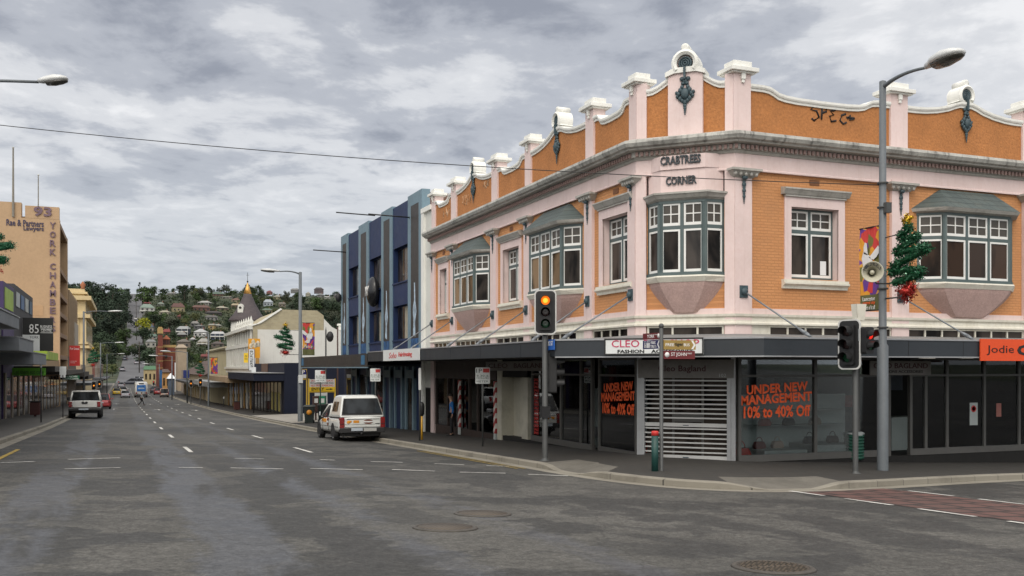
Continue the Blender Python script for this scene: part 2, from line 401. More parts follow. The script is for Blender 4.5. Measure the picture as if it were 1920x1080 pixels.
r.grid([[(x, y, gz(x, y)) for x in rx] for y in ry])
tag(r.build('road', ASPH), kind='structure')
r = MB(ident)
ys = list(range(425, 1390, 12))
r.grid([[(road_centre(y) + dx, y, hz(road_centre(y), y) + .15 + .02 * max(0, y - 430) / 10) for dx in (-6.2, -3, 0, 3, 6.2)] for y in ys])
tag(r.build('hill_road', mat('far_asphalt', (.10, .10, .105), .85, .15, .05)), kind='structure')

# kerb line of the corner: along York Street, round into St John Street
def catmull(p, n=6):
    out = []
    for i in range(1, len(p) - 2):
        for k in range(n):
            t = k / n; a, b, c, d = p[i - 1], p[i], p[i + 1], p[i + 2]
            out.append(tuple(.5 * (2 * b[j] + (c[j] - a[j]) * t + (2 * a[j] - 5 * b[j] + 4 * c[j] - d[j]) * t * t + (-a[j] + 3 * b[j] - 3 * c[j] + d[j]) * t ** 3) for j in range(2)))
    out.append(tuple(p[-2])); return out
arc = catmull([(9.8, 24.5), (9.8, 23), (9.78, 20.6), (9.95, 18.4), (10.5, 16.75), (11.6, 15.95), (13.0, 15.85), (14.6, 16.2), (16.4, 16.7), (18.25, 17.2), (21, 17.8), (26, 18.4), (40, 18.6), (70, 18.7), (90, 18.7)], 5)
path = [(9.8, y, (13.4, y)) for y in range(420, 26, -6)] + [(9.8, 24.5, (13.4, 24.5))]
for i, (x, y) in enumerate(arc):
    s = i / (len(arc) - 1)
    tx = 13.4 if y > 22.8 and x < 10 else None
    if tx is None:
        # fan across the chamfered corner
        ang = math.atan2(21.7 - y, x - 14.0) if False else None
        if x < 9.9: tgt = (13.4, min(y + 1.5, 23.4) if y > 20.6 else 23.2)
        elif x < 13.2: f = (x - 9.9) / 3.3; tgt = (13.2 + f * 1.9, 23.2 - f * 1.6)
        else: tgt = (max(15.1, x), 21.6)
    else: tgt = (13.4, y)
    path.append((x, y, tgt))
def kerb_h(x, y):      # dropped kerbs at the two crossings
    h = .15
    for cx, cy, R in ((9.8, 20.9, 1.35), (12.4, 15.85, 1.35)):
        d = math.hypot(x - cx, y - cy)
        if d < R + .7: h = min(h, .02 + .13 * max(0, min(1, (d - R * .45) / .8)))
    return h
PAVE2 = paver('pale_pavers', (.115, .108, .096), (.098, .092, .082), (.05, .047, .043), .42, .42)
def pavement(path, side, name):
    kb, pv = MB(ident), MB(ident)
    rows_k, rows_p = [], []
    for i, (x, y, tg) in enumerate(path):
        a = path[max(0, i - 1)]; b = path[min(len(path) - 1, i + 1)]
        d = Vector((b[0] - a[0], b[1] - a[1])).normalized(); n = Vector((-d.y, d.x)) * side
        h = kerb_h(x, y) if side > 0 else .15
        z = lambda px, py, hh: gz(px, py) + hh
        x1, y1 = x + n.x * .02, y + n.y * .02; x2, y2 = x + n.x * .17, y + n.y * .17
        g0 = (x - n.x * .32, y - n.y * .32)
        rows_k.append([(g0[0], g0[1], z(*g0, .004)), (x, y, z(x, y, .012)), (x, y, z(x, y, h * .85)), (x1, y1, z(x, y, h)), (x2, y2, z(x, y, h + .004))])
        row = []
        base = [(x2, y2, h + .002)]
        L = math.hypot(tg[0] - x2, tg[1] - y2)
        for f in (min(.99, 1.1 / max(L, .01)), .5 if L > 2.4 else .6, 1.0):
            q = (x2 + (tg[0] - x2) * f, y2 + (tg[1] - y2) * f); base.append((q[0], q[1], .155 + .02 * f * L))
        for q in base: row.append((q[0], q[1], gz(x, y) * 0 + gz(q[0], q[1]) + q[2] + (.035 * (q[0] - x) if abs(d.y) > .9 else 0)))
        rows_p.append(row)
    kb.grid(rows_k); pv.grid(rows_p)
    nc = len(rows_p[0]) - 1
    if side > 0 and path[0][0] > 0:
        for i in range(len(rows_p) - 1):
            if min(kerb_h(*path[i][:2]), kerb_h(*path[i + 1][:2])) < .12: pv.mi[i * nc] = 1
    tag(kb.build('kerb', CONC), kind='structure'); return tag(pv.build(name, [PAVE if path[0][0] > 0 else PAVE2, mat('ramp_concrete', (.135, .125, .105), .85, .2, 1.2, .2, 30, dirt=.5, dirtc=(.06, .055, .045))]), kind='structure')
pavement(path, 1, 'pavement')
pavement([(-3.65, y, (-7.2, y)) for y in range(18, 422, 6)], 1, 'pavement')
# driveway into the car park
dv = MB(ident); dv.grid([[(x, y, gz(9.8, y) + .19 + (x - 9.8) * .02) for x in (9.95, 11, 13.5, 20, 40)] for y in (62.5, 66, 70, 76, 84)])
tag(dv.build('driveway', CONC2), kind='structure')

# red paved crossing over St John Street
RED = paver('red_pavers', (.135, .066, .055), (.10, .056, .048), (.022, .018, .017), .62, .62, dirt=.3, mort=.065)
cr = MB(ident); cr.grid([[(x, y, gz(x, y) + .006) for x in (12.35, 13.2, 14.0, 14.85)] for y in [16.0 - 1.0 * k for k in range(0, 26)]])
tag(cr.build('brick_crossing', RED), kind='structure')
# painted markings
PAINT = mat('road_paint', (.62, .61, .57), .75, .2, 2.5, .2, 40, dirt=.75, dirtc=(.14, .135, .125), streak=.5)
YEL = mat('yellow_road_paint', (.42, .29, .05), .75, .2, 2.5, .2, 40, dirt=.8, dirtc=(.12, .11, .09))
mk = MB(ident)
def dash(p, q, wd=.1, mb=None):
    p, q = Vector(p[:2]), Vector(q[:2]); d = (q - p).normalized(); n = Vector((-d.y, d.x)) * wd / 2
    c = [p - n, q - n, q + n, p + n]
    if (q - p).length > 4:
        k = int((q - p).length / 3) + 1
        for i in range(k): dash(p + (q - p) * (i / k), p + (q - p) * ((i + 1) / k), wd, mb)
        return
    (mb or mk).add([(v.x, v.y, gz(v.x, v.y) + .010) for v in c], [(0, 1, 2, 3)])
for X in (1.86, 5.42):
    y = 30.2
    while y < 135: dash((X, y), (X, y + 3.4), .13); y += 11.6
    y = 160
    while y < 330: dash((X, y), (X, y + 3.4), .13); y += 11.6
PXD = [((0, 868.5), (65, 866)), ((128, 862), (225, 859)), ((440, 860), (495, 861)), ((600, 862.5), (628, 863.5)), ((695, 866), (755, 867.5)), ((815, 870), (870, 872)), ((912, 874), (955, 875)),
       ((121, 880), (226, 877.5)), ((335, 877.5), (380, 877.5)), ((432, 878), (531, 880)), ((582, 879), (680, 881.5)), ((735, 881), (815, 884)), ((862, 886), (948, 888)), ((990, 890), (1065, 893))]
for a, b in PXD: dash(ong(*a), ong(*b), .11)
for k in range(14):
    for X in (12.25, 14.95):
        y = 15.9 - k * 1.75 - (.5 if X > 13 else 0)
        dash((X, y), (X, y - 1.15), .11)
dash((-3.2, 126.5), (1.7, 126.5), .45); dash((2.0, 137), (5.3, 137), .3); dash((5.6, 137), (9.6, 137), .3)
for X in (-1.0, 3.6, 7.5):      # lane arrows
    for yy in (112, 150): dash((X, yy), (X, yy + 4), .16); dash((X - .45, yy + 3.4), (X + .45, yy + 3.4), .9)
tag(mk.build('road_markings', PAINT), kind='structure')
mk2 = MB(ident)
dash((-2.85, 24), (-2.85, 31.5), .12, mk2)
for dx in (.42, .62): dash((9.8 - dx, 22.5), (9.8 - dx, 31.5), .05, mk2)
tag(mk2.build('kerb_line', YEL), kind='structure')
# manhole covers
IRON = brickmat('cast_iron', (.150, .118, .085), (.125, .10, .075), (.045, .038, .03), 1.0, .07, .05, .6, .6, .3, 'xy', .012)
IRON2 = mat('iron_rim', (.07, .062, .052), .6, .2, 8, .3, 60)
for (px, py, R, lb) in ((835, 990, .40, 'round iron manhole cover in the road, the left one of the close pair'), (905, 964, .40, 'round iron manhole cover in the road, the farther one of the close pair'), (1450, 1065, .40, 'slotted round iron drain cover nearest the photographer')):
    q = ong(px, py); t_ = thing('manhole_cover', lb, 'manhole cover', (q.x, q.y, gz(q.x, q.y)), 0, 'covers in the road')
    sl = MB(); 
    for k in range(24):
        pass
    a = math.atan(-.0295); 
    def tilt(x, y, z_): return (x, y, z_ - .0295 * y - .035 * x)
    lid = MB(tilt); lid.lathe([(.001, .0), (R - .05, .0), (R - .05, .016), (.001, .017)], n=40)
    if py > 1000:
        for k in range(-6, 7):
            hw = math.sqrt(max(0, (R - .08) ** 2 - (k * .05) ** 2))
            for s in (-1, 1): lid.box(k * .05 - .009, k * .05 + .009, min(0.02 * s, hw * s), max(.02 * s, hw * s), .017, .023)
    lid.v = [(x, y, z) for x, y, z in lid.v]; lid.fr = None; lid.build('lid', IRON, t_)
    rim = MB(tilt); rim.lathe([(R - .045, 0), (R - .045, .02), (R, .018), (R + .02, 0)], n=40); rim.fr = None; rim.build('rim', IRON2, t_)
# ------------------------------------------------------------------ the corner building
FY = Frame((13.0, 0), (0, 1), (-1, 0)); FS = Frame((0, 21.35), (1, 0), (0, -1)); K2 = math.sqrt(.5)
FC = Frame((13.0, 23.2), (K2, -K2), (-K2, -K2)); CW = 1.85 / K2
PATHC = [(13.0, 42.1), (13.0, 23.2), (14.85, 21.35), (31.0, 21.35)]
ORANGE = brickmat('orange_painted_brick', (.635, .300, .122), (.585, .270, .108), (.50, .232, .095), 1.0, .23, .078, .8, .7, .30, 'xz', .012, (.36, .19, .10))
ROUGH = mat('orange_roughcast', (.435, .180, .060), .92, .12, 1.1, 1.0, 16, dirt=.22, dirtc=(.31, .14, .055), fine=.16)
PINK = mat('pink_render', (.735, .590, .565), .75, .06, .8, .12, 30, dirt=.22, dirtc=(.50, .36, .31), streak=.28, fine=.05)
CREAM = mat('cream_trim', (.70, .675, .585), .75, .08, 2, .1, 30, dirt=.3, dirtc=(.36, .31, .22), streak=.35)
WHITE = mat('white_coping', (.80, .80, .755), .7, .05, 1.5, .1, 30, dirt=.16, dirtc=(.45, .43, .36), streak=.3)
GREYTRIM = mat('grey_weathered_trim', (.43, .42, .385), .8, .12, 2, .15, 30, dirt=.4, dirtc=(.15, .14, .12), streak=.5)
GUTTER = mat('mossy_gutter', (.46, .455, .42), .85, .2, 2, .3, 25, dirt=.7, dirtc=(.06, .055, .05), streak=.8)
DENT = mat('pink_brown_dentils', (.27, .185, .165), .85, .15, 3, .2)
TEAL = mat('teal_grey_paint', (.085, .118, .118), .5, .1, 3)
TEALD = mat('dark_teal_iron', (.045, .075, .088), .55, .2, 6, .3, 60)
SASH = mat('white_sash', (.80, .80, .77), .5, .04, 3, dirt=.12, dirtc=(.4, .38, .33))
SLATE = brickmat('grey_green_slates', (.098, .125, .120), (.075, .098, .096), (.04, .052, .052), 1.0, .3, .17, .6, .6, .35, 'xz', .014, (.16, .15, .11))
CORB = mat('mauve_roughcast', (.45, .315, .285), .95, .10, 1.5, .5, 22, fine=.12)
GLASSD = darkglass('dark_window_glass', (.016, .013, .011), .7)
GLASSB = darkglass('brown_window_glass', (.014, .008, .005), .5)
BLIND = mat('dusty_blind_behind_glass', (.070, .062, .052), .2, .15, 2, spec=.3)
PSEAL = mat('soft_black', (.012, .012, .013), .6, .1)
bld = thing('corner_building', 'two storey orange and pink corner building with bay windows and scalloped white parapet', 'building', (14, 23, -2.6))
def cells(u0, u1, z0, z1, holes):
    us = sorted({u0, u1, *[h[0] for h in holes], *[h[1] for h in holes]}); out = []
    for a, b in zip(us, us[1:]):
        m = (a + b) / 2; z = z0
        for h in sorted([h for h in holes if h[0] < m < h[1]], key=lambda h: h[2]):
            if h[2] > z: out.append((a, b, z, h[2]))
            z = h[3]
        if z < z1: out.append((a, b, z, z1))
    return out
def wallm(mb, fr, u0, u1, z0, z1, holes=(), t=.3):
    mb.fr = fr
    for a, b, c, d in cells(u0, u1, z0, z1, holes): mb.box(a, b, -t, 0, c, d)
WIN_Y = [(24.45, .79), (32.45, .79), (40.4, .5)]
WIN_S = [(17.41, .79), (28.0, .79)]
BAY_Y = [28.47, 36.52]; BAY_S = [22.87]
ZB, ZT = 2.40, 4.33
wm = MB(FY)
wallm(wm, FY, 23.2, 42.1, .55, 5.25, [(c - h, c + h, ZB, ZT) for c, h in WIN_Y])
wallm(wm, FS, 14.85, 31.0, .55, 5.25, [(c - h, c + h, ZB, ZT) for c, h in WIN_S])
wallm(wm, FC, 0, CW, .55, 4.45)
wm.build('wall', ORANGE, bld)
# back of the block: flat roof, rear and end walls so it is a solid building
bk = MB(WORLD); bk.fr = ident
bk.box(13.3, 31, 41.9, 42.1, -3.5, 6.9); bk.box(30.8, 31, 21.65, 41.9, -3.5, 6.9); bk.box(13.3, 30.8, 23.4, 41.9, 5.6, 5.8); bk.box(15.1, 30.8, 21.65, 23.4, 5.6, 5.8)
bk.build('rear_wall', mat('grey_render', (.4, .38, .35)), bld)
# frieze, cornice, gutter, dentils
def swp(name, prof_, m, path=PATHC): b = MB(ident); b.sweep(prof_, path); return b.build(name, m, bld)
swp('frieze', [(-.2, 5.18), (.10, 5.18), (.10, 5.22), (.075, 5.24), (.075, 5.62), (-.2, 5.62)], PINK)
swp('cornice', [(-.2, 5.62), (.10, 5.62), (.13, 5.66), (.14, 5.70), (.20, 5.70), (.20, 5.83), (.38, 5.86), (.40, 5.90), (-.2, 5.90)], GREYTRIM)
swp('gutter', [(-.1, 5.90), (.40, 5.90), (.47, 5.93), (.52, 6.02), (.50, 6.10), (.42, 6.12), (.20, 6.19), (-.1, 6.22)], GUTTER)
for fr, a, b in ((FY, 23.15, 42.1), (FC, -.05, CW + .05), (FS, 14.85, 31)):
    d_ = MB(fr); u = a + .05; d_.box(a, b, .18, .195, 5.71, 5.82)
    while u < b: d_.box(u, u + .075, .19, .26, 5.71, 5.82); u += .14
    d_.build('dentil_band', DENT, bld)
# band below the upper storey and the strip of small high windows over the awning
swp('band', [(-.1, 1.42), (.05, 1.42), (.06, 1.57), (-.1, 1.57)], PINK)
swp('moulding', [(-.1, 1.12), (.10, 1.12), (.15, 1.14), (.15, 1.18), (.10, 1.22), (.085, 1.32), (.14, 1.36), (.15, 1.42), (-.1, 1.42)], CREAM)
PIL_Y = [(22.75 + .45, 23.62), (25.81, 26.34), (30.59, 31.11), (33.8, 34.4), (38.62, 39.3), (41.6, 42.1)]
PIL_S = [(14.79, 15.32), (20.02, 20.64), (25.1, 25.7), (30.3, 31.0)]
def highlight(fr, b, c, n, blank):
    s = (c - b) / n; hp = MB(fr); hp.box(b, c, .004, .02, .56, 1.12); o = hp.build('highlight_window', GLASSD, bld)
    hl = MB(fr); hl.box(b - .025, c + .025, 0, .06, 1.08, 1.12)
    for k in range(n + 1): hl.box(b + k * s - .025, b + k * s + .025, 0, .055, .56, 1.08)
    if blank: hl.box(b + .02, b + s - .02, .004, .045, .56, 1.08)
    hl.build('glazing_bars', CREAM, o)
for fr, ps in ((FY, PIL_Y), (FS, PIL_S)):
    for (a, b), (c, d) in zip(ps, ps[1:]): highlight(fr, b, c, max(2, round((c - b) / .62)), (a + b) % 3 < 1.5)
highlight(FC, .3, CW - .3, 3, False)
# ---- parapet
PA = [(0, 7.44), (.09, 7.44), (.13, 7.42), (.16, 7.36), (.19, 7.29), (.24, 7.245), (.32, 7.22), (.5, 7.21), (.68, 7.22), (.76, 7.245), (.81, 7.29), (.84, 7.36), (.87, 7.42), (.91, 7.44), (1, 7.44)]
PB = [(0, 7.40), (.08, 7.40), (.16, 7.42), (.26, 7.48), (.35, 7.57), (.41, 7.67), (.45, 7.72), (.55, 7.72), (.59, 7.67), (.65, 7.57), (.74, 7.48), (.84, 7.42), (.92, 7.40), (1, 7.40)]
def parapet(fr, a, b, P, wall, cop):
    pts = [(a + (b - a) * t, z) for t, z in P]
    wall.fr = cop.fr = fr
    wall.prism([(a, 6.1)] + [(b, 6.1)] + [(u, z - .12) for u, z in reversed(pts)], -.32, -.02)
    rows = []
    for u, z in pts: rows.append([(u, -.40, z - .06), (u, .05, z - .06), (u, .07, z - .02), (u, .07, z + .04), (u, -.40, z + .06)])
    cop.grid(rows, close_u=True, caps=True)
    rows = []
    for u, z in pts: rows.append([(u, -.05, z - .13), (u, .02, z - .13), (u, .03, z - .062), (u, -.05, z - .062)])
    cop.grid(rows, close_u=True, caps=True)
pw, pc = MB(FY), MB(FY)
for i, ((a, b), (c, d)) in enumerate(zip(PIL_Y, PIL_Y[1:])): parapet(FY, b, c, (PA, PB)[i % 2], pw, pc)
for i, ((a, b), (c, d)) in enumerate(zip(PIL_S, PIL_S[1:])): parapet(FS, b, c, (PA, PB)[i % 2], pw, pc)
CB0, CB1 = .86, 1.79
PCL = [(0, 7.50), (.25, 7.51), (.5, 7.57), (.8, 7.68), (1, 7.76)]
parapet(FC, .25, CB0, PCL, pw, pc); parapet(FC, CB1, CW - .25, [(1 - t, z) for t, z in reversed(PCL)], pw, pc)
pw.build('parapet_wall', ROUGH, bld); pc.build('coping', WHITE, bld)
blk = MB(FC); blk.prism([(CB0, 6.1), (CB1, 6.1), (CB1, 7.8), (1.6, 7.86), (1.05, 7.86), (CB0, 7.8)], -.36, .10); blk.build('parapet_block', PINK, bld)
bc = MB(FC); bc.prism([(CB0 - .07, 7.78), (CB0 - .07, 7.9), (1.0, 8.0), (1.65, 8.0), (CB1 + .07, 7.9), (CB1 + .07, 7.78), (1.62, 7.86), (1.03, 7.86)], -.40, .16); bc.build('block_coping', WHITE, bld)
def ball_chain(mb, u, w, pts):
    for z, r in pts: mb.ball((u, w, z), (r, r * .5, r * 1.05), 8, 5)
def ornament(fr, u, big, w):
    """white arched cartouche with a dark iron roundel and hanging garland"""
    r = .30 if not big else .36; zc = 7.97 if not big else 8.11; q = .72 if not big else .87
    m = MB(fr)
    ring = [(u + r * math.cos(t), zc + r * math.sin(t)) for t in [math.radians(-38 + 256 * k / 22) for k in range(23)]]
    inner = [(u + r * .62 * math.cos(t), zc + r * .62 * math.sin(t)) for t in [math.radians(-38 + 256 * k / 22) for k in range(23)]]
    rows = [[(a[0], -.42, a[1]), (a[0], w + .06, a[1]), ((a[0] + b[0]) / 2, w + .10, (a[1] + b[1]) / 2), (b[0], w + .05, b[1]), (b[0], -.42, b[1])] for a, b in zip(ring, inner)]
    m.grid(rows, close_u=True, caps=True)
    m.prism([(u - r * .95, zc - r * .62), (u + r * .95, zc - r * .62), (u + r * .80, zc - r * .35), (u - r * .80, zc - r * .35)], -.42, w + .02)
    m.lathe([(.05, -.42), (.11, -.42), (.11, w + .02), (.05, w + .02)], (u, 0, zc + r + .06), 12, 'y')
    c = m.build('cartouche', WHITE, bld)
    bk_ = MB(fr); bk_.lathe([(.001, -.30), (r * .66, -.30), (r * .66, w - .03), (.001, w - .03)], (u, 0, zc), 20, 'y'); bk_.build('roundel_recess', PINK if big else GREYTRIM, c)
    g_ = MB(fr)
    for rr in ((.15, .10, .05) if not big else (.17, .11, .055)): g_.lathe([(rr - .035, w - .03), (rr - .035, w + .03), (rr, w + .045), (rr + .03, w - .03)], (u, 0, zc), 18, 'y')
    z0 = zc - .02
    g_.box(u - .028, u + .028, w + .03, w + .115, z0 - .42, z0 - .08)
    for s in (-1, 1):
        g_.ball((u + s * .09 * q, w + .03, z0 - .40), (.08 * q, .04, .06)); g_.ball((u + s * .06 * q, w + .03, z0 - .52), (.06, .04, .05))
        for (du, dz, r2) in ((.14, -.70, .075), (.20, -.80, .07), (.15, -.92, .07), (.09, -.62, .06), (.24, -.86, .05), (.26, -.76, .05), (.08, -.98, .06)): g_.ball((u + s * du * q, w + .03, z0 + dz), (r2 * q, .05, r2))
    g_.ball((u, w + .05, z0 - .80), (.13 * q, .07, .15)); g_.ball((u, w + .03, z0 - .46), (.07, .04, .07))
    ball_chain(g_, u, w + .03, [(z0 - 1.02, .07), (z0 - 1.11, .055), (z0 - 1.18, .045), (z0 - 1.245, .035), (z0 - 1.30, .028), (z0 - 1.345, .02)])
    g_.build('iron_ornament', TEALD, c)
for u in (28.47, 36.52): ornament(FY, u, False, 0)
ornament(FS, 22.87, False, 0); ornament(FC, 1.325, True, .10)
# ---- pilasters
def pilaster(fr, a, b, cap=True, capital=True):
    m = MB(fr); m.box(a, b, -.05, .095, .5, 5.30); m.box(a, b, -.36, .045, 6.08, 7.72)
    p = m.build('pilaster', PINK, bld); c = (a + b) / 2; h = (b - a) / 2
    if cap:
        m = MB(fr); m.box(a - .10, b + .10, -.46, .14, 7.72, 7.76); m.box(a - .16, b + .16, -.50, .20, 7.76, 7.87); m.box(a - .02, b + .02, -.38, .07, 7.87, 8.05)
        m.box(c - .06, c + .06, .045, .12, 7.56, 7.72); m.box(c - .04, c + .04, .045, .10, 7.47, 7.56)
        m.build('cap', WHITE, p, bevel=.012)
    if capital:
        m = MB(fr); m.taper((a - .02, b + .02, 0, .12, 4.98), (a - .17, b + .17, 0, .26, 5.14)); m.box(a - .20, b + .20, 0, .29, 5.14, 5.20)
        for k in range(5): m.ball((a - .06 + k * (b - a + .12) / 4, .20, 5.06), (.06, .05, .06), 6, 4)
        m.build('capital', GREYTRIM, p)
        m = MB(fr); m.ball((c, .16, 4.97), (.09, .06, .06)); ball_chain(m, c, .12, [(4.88, .055), (4.80, .07), (4.72, .05), (4.64, .06), (4.56, .045), (4.49, .05), (4.42, .032), (4.365, .026), (4.315, .02)])
        m.build('garland', TEALD, p)
    return p
for i, (a, b) in enumerate(PIL_Y): pilaster(FY, a, b)
for a, b in PIL_S: pilaster(FS, a, b)
m = MB(FC); m.box(-.04, .25, -.05, .092, .5, 5.30); m.box(CW - .25, CW + .04, -.05, .092, .5, 5.30); m.box(-.02, .25, -.36, .042, 6.08, 7.72); m.box(CW - .25, CW + .02, -.36, .042, 6.08, 7.72); m.build('pilaster', PINK, bld)
# ---- windows
def sash(ms, mp, fr, a, b, z0, z1, w, bars=False, bl=None):
    """white sash with its pane; bars adds a 2 x 2 glazing grid"""
    t = .05; ms.fr = mp.fr = fr
    ms.box(a, b, w, w + .05, z0, z0 + t * 1.5); ms.box(a, b, w, w + .05, z1 - t, z1); ms.box(a, a + t, w, w + .05, z0 + t * 1.5, z1 - t); ms.box(b - t, b, w, w + .05, z0 + t * 1.5, z1 - t)
    if bars:
        c, d = (a + b) / 2, (z0 + z1) / 2 + .01
        ms.box(c - .014, c + .014, w, w + .046, z0 + t * 1.5, z1 - t); ms.box(a + t, b - t, w, w + .043, d - .014, d + .014)
    mp.box(a + t, b - t, w + .006, w + .022, z0 + t * 1.5, z1 - t)
TR0, TR1 = 3.66, 3.76
def flat_window(fr, c, h, glass):
    w = -.26; mf, ms, mp, mb_ = MB(fr), MB(fr), MB(fr), MB(fr)
    n = 2 if h > .6 else 1
    a, b = c - h, c + h; f = .055
    mf.box(a, b, w - .06, w + .06, ZB, ZB + .07); mf.box(a, b, w - .06, w + .06, ZT - .06, ZT); mf.box(a, a + f, w - .06, w + .06, ZB + .07, ZT - .06); mf.box(b - f, b, w - .06, w + .06, ZB + .07, ZT - .06)
    mf.box(a + f, b - f, w - .06, w + .055, TR0, TR1)
    if n == 2: mf.box(c - .045, c + .045, w - .06, w + .058, ZB + .07, TR0); mf.box(c - .045, c + .045, w - .06, w + .058, TR1, ZT - .06)
    o = mf.build('window', TEAL, bld)
    ed = [(a + f, c - .045), (c + .045, b - f)] if n == 2 else [(a + f, b - f)]
    for x0, x1 in ed: sash(ms, mp, fr, x0, x1, ZB + .07, TR0, w); sash(ms, mb_, fr, x0, x1, TR1, ZT - .06, w, True)
    ms.build('sash', SASH, o); mp.build('pane', glass, o); mb_.build('upper_pane', BLIND, o)
    m = MB(fr); q = .21; zt = 4.60
    m.box(a - q, a, -.02, .05, ZB - .04, zt); m.box(b, b + q, -.02, .05, ZB - .04, zt); m.box(a, b, -.02, .05, ZT, zt)
    m.box(a - .004, a + .004, -.34, -.02, ZB, ZT); m.box(b - .004, b + .004, -.34, -.02, ZB, ZT); m.box(a, b, -.34, -.02, ZT - .004, ZT + .004); m.build('surround', PINK, o)
    m = MB(fr); m.box(a - q - .02, b + q + .02, -.02, .10, zt, zt + .05); m.prism([(-.02, zt + .05), (.12, zt + .05), (.19, zt + .16), (.21, zt + .18), (.21, zt + .22), (-.02, zt + .26)], a - q - .10, b + q + .10, 'wz'); m.build('hood', GREYTRIM, o)
    m = MB(fr); m.prism([(-.3, ZB), (.12, ZB - .03), (.12, ZB - .10), (.16, ZB - .10), (.16, ZB - .15), (.08, ZB - .20), (.07, ZB - .27), (-.3, ZB - .27)], a - q - .08, b + q + .08, 'wz'); m.build('sill', CREAM, o)
    v = MB(fr); v.box(c - .16, c + .16, .002, .018, 4.955, 5.10)
    for k in range(4): v.box(c - .14 + k * .08, c - .10 + k * .08, .018, .022, 4.97, 5.085)
    v.build('air_brick', mat('brown_air_brick', (.20, .09, .045), .9, .2, 8), bld)
for i, (c, h) in enumerate(WIN_Y): flat_window(FY, c, h, GLASSD)
for i, (c, h) in enumerate(WIN_S): flat_window(FS, c, h, GLASSD)
pp = MB(FS); pp.box(17.80, 18.0, -.238, -.232, 2.56, 2.94); pp.build('paper_notice', mat('paper_white', (.75, .77, .78), .6, .03), bld)
def facet(fr, p, q):
    """frame standing on the plan segment p -> q (u,w pairs) of a wall frame"""
    P, Q = Vector(fr(*p, 0)[:2]), Vector(fr(*q, 0)[:2]); d = (Q - P); L = d.length; d = d / L
    n = Vector((-d.y, d.x)); ref = Vector(fr.w)
    if n.dot(ref) < 0: n = -n
    return Frame(tuple(P), tuple(d), tuple(n)), L
def bay(fr, c, hw, hf, dp, nfront, glass, roof=True, gside=None):
    zb, zt = 2.50, 4.42
    plan = lambda e, f, w: [(c - hw - e, 0), (c - hf - f, dp + w), (c + hf + f, dp + w), (c + hw + e, 0)]
    mf = MB(fr)
    def slab(mb, pl, z0, pl2, z1):
        mb.fr = fr
        mb.add([(u, w, z0) for u, w in pl] + [(u, w, z1) for u, w in pl2], [(0, 1, 2, 3), (7, 6, 5, 4), (0, 4, 5, 1), (1, 5, 6, 2), (2, 6, 7, 3), (3, 7, 4, 0)])
    slab(mf, plan(.05, .03, .05), zb - .06, plan(.05, .03, .05), zb + .03); slab(mf, plan(.02, .012, .02), zt - .07, plan(.02, .012, .02), zt)
    ms, mp, mu = MB(fr), MB(fr), MB(fr); mq = []
    P = plan(0, 0, 0)
    for k in range(3):
        ff, L = facet(fr, P[k], P[k + 1]); n = nfront if k == 1 else 1
        e = .05; mf.fr = ff
        mf.box(0, L, -.10, -.012, TR0, TR1)
        s = L / n
        for j in range(n + 1):
            u = j * s; mf.box(u - (.045 if 0 < j < n else .06), u + (.045 if 0 < j < n else .06), -.10, 0.0, zb + .03, zt - .07)
        for j in range(n):
            a, b = j * s + e, (j + 1) * s - e
            if k != 1: mq.append(MB(fr))
            sash(ms, mq[-1] if (gside and k != 1) else mp, ff, a, b, zb + .03, TR0, -.06); sash(ms, mu, ff, a, b, TR1, zt - .07, -.06, True)
    o = mf.build('bay_window', TEAL, bld)
    ms.build('sash', SASH, o); mp.build('pane', glass, o); mu.build('upper_pane', BLIND, o)
    for q_ in mq: q_.build('side_pane', gside, o)
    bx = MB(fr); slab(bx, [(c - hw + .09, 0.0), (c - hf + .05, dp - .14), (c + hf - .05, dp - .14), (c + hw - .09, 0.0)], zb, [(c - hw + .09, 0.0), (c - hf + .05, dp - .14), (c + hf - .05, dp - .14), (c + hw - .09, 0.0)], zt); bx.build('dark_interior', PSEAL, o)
    m = MB(fr); slab(m, plan(.10, .06, .10), 2.40, plan(.08, .05, .08), 2.44); slab(m, plan(.03, .02, .02), 2.27, plan(.10, .06, .10), 2.40); m.build('sill', CREAM, o)
    cb = MB(fr); rows = []
    for t in [k / 8 for k in range(9)]:
        s = math.cos(t * math.pi / 2) ** .9 * .62 + .38 if t < 1 else .38
        s = 1 - .60 * t ** 1.35; dd = 1 - .72 * t ** 1.2
        rows.append([(c - hw * s, -.02, 2.27 - .80 * t), (c - hf * s, dp * dd + .01, 2.27 - .80 * t), (c + hf * s, dp * dd + .01, 2.27 - .80 * t), (c + hw * s, -.02, 2.27 - .80 * t)])
    cb.grid(rows, close_u=True, caps=True); cb.build('corbel', CORB, o)
    if roof:
        m = MB(fr); slab(m, plan(.02, .012, .02), zt, plan(.16, .10, .17), zt + .03); slab(m, plan(.17, .11, .18), zt + .03, plan(.22, .14, .24), zt + .12); m.build('eave', GREYTRIM, o)
        m = MB(fr); slab(m, plan(.20, .13, .22), zt + .125, [(c - hf * .82, 0), (c - hf * .80, .06), (c + hf * .80, .06), (c + hf * .82, 0)], 5.14); m.build('bay_roof', SLATE, o)
    else:
        m = MB(fr); slab(m, plan(.02, .012, .02), zt, plan(.10, .06, .10), zt + .05); slab(m, plan(.10, .06, .10), zt + .05, plan(.17, .10, .17), zt + .15); slab(m, plan(.19, .11, .19), zt + .15, plan(.19, .11, .19), zt + .20); m.build('cornice', GREYTRIM, o)
        m = MB(fr); pl = [(c - hw + .02, 0), (c - hf, .30), (c + hf, .30), (c + hw - .02, 0)]; slab(m, pl, zt + .20, pl, 5.26); pl2 = [(c - hw + .02, 0), (c - hf, .34), (c + hf, .34), (c + hw - .02, 0)]; slab(m, pl2, 5.262, pl2, 5.63); m.build('sign_panel', PINK, o)
    return o
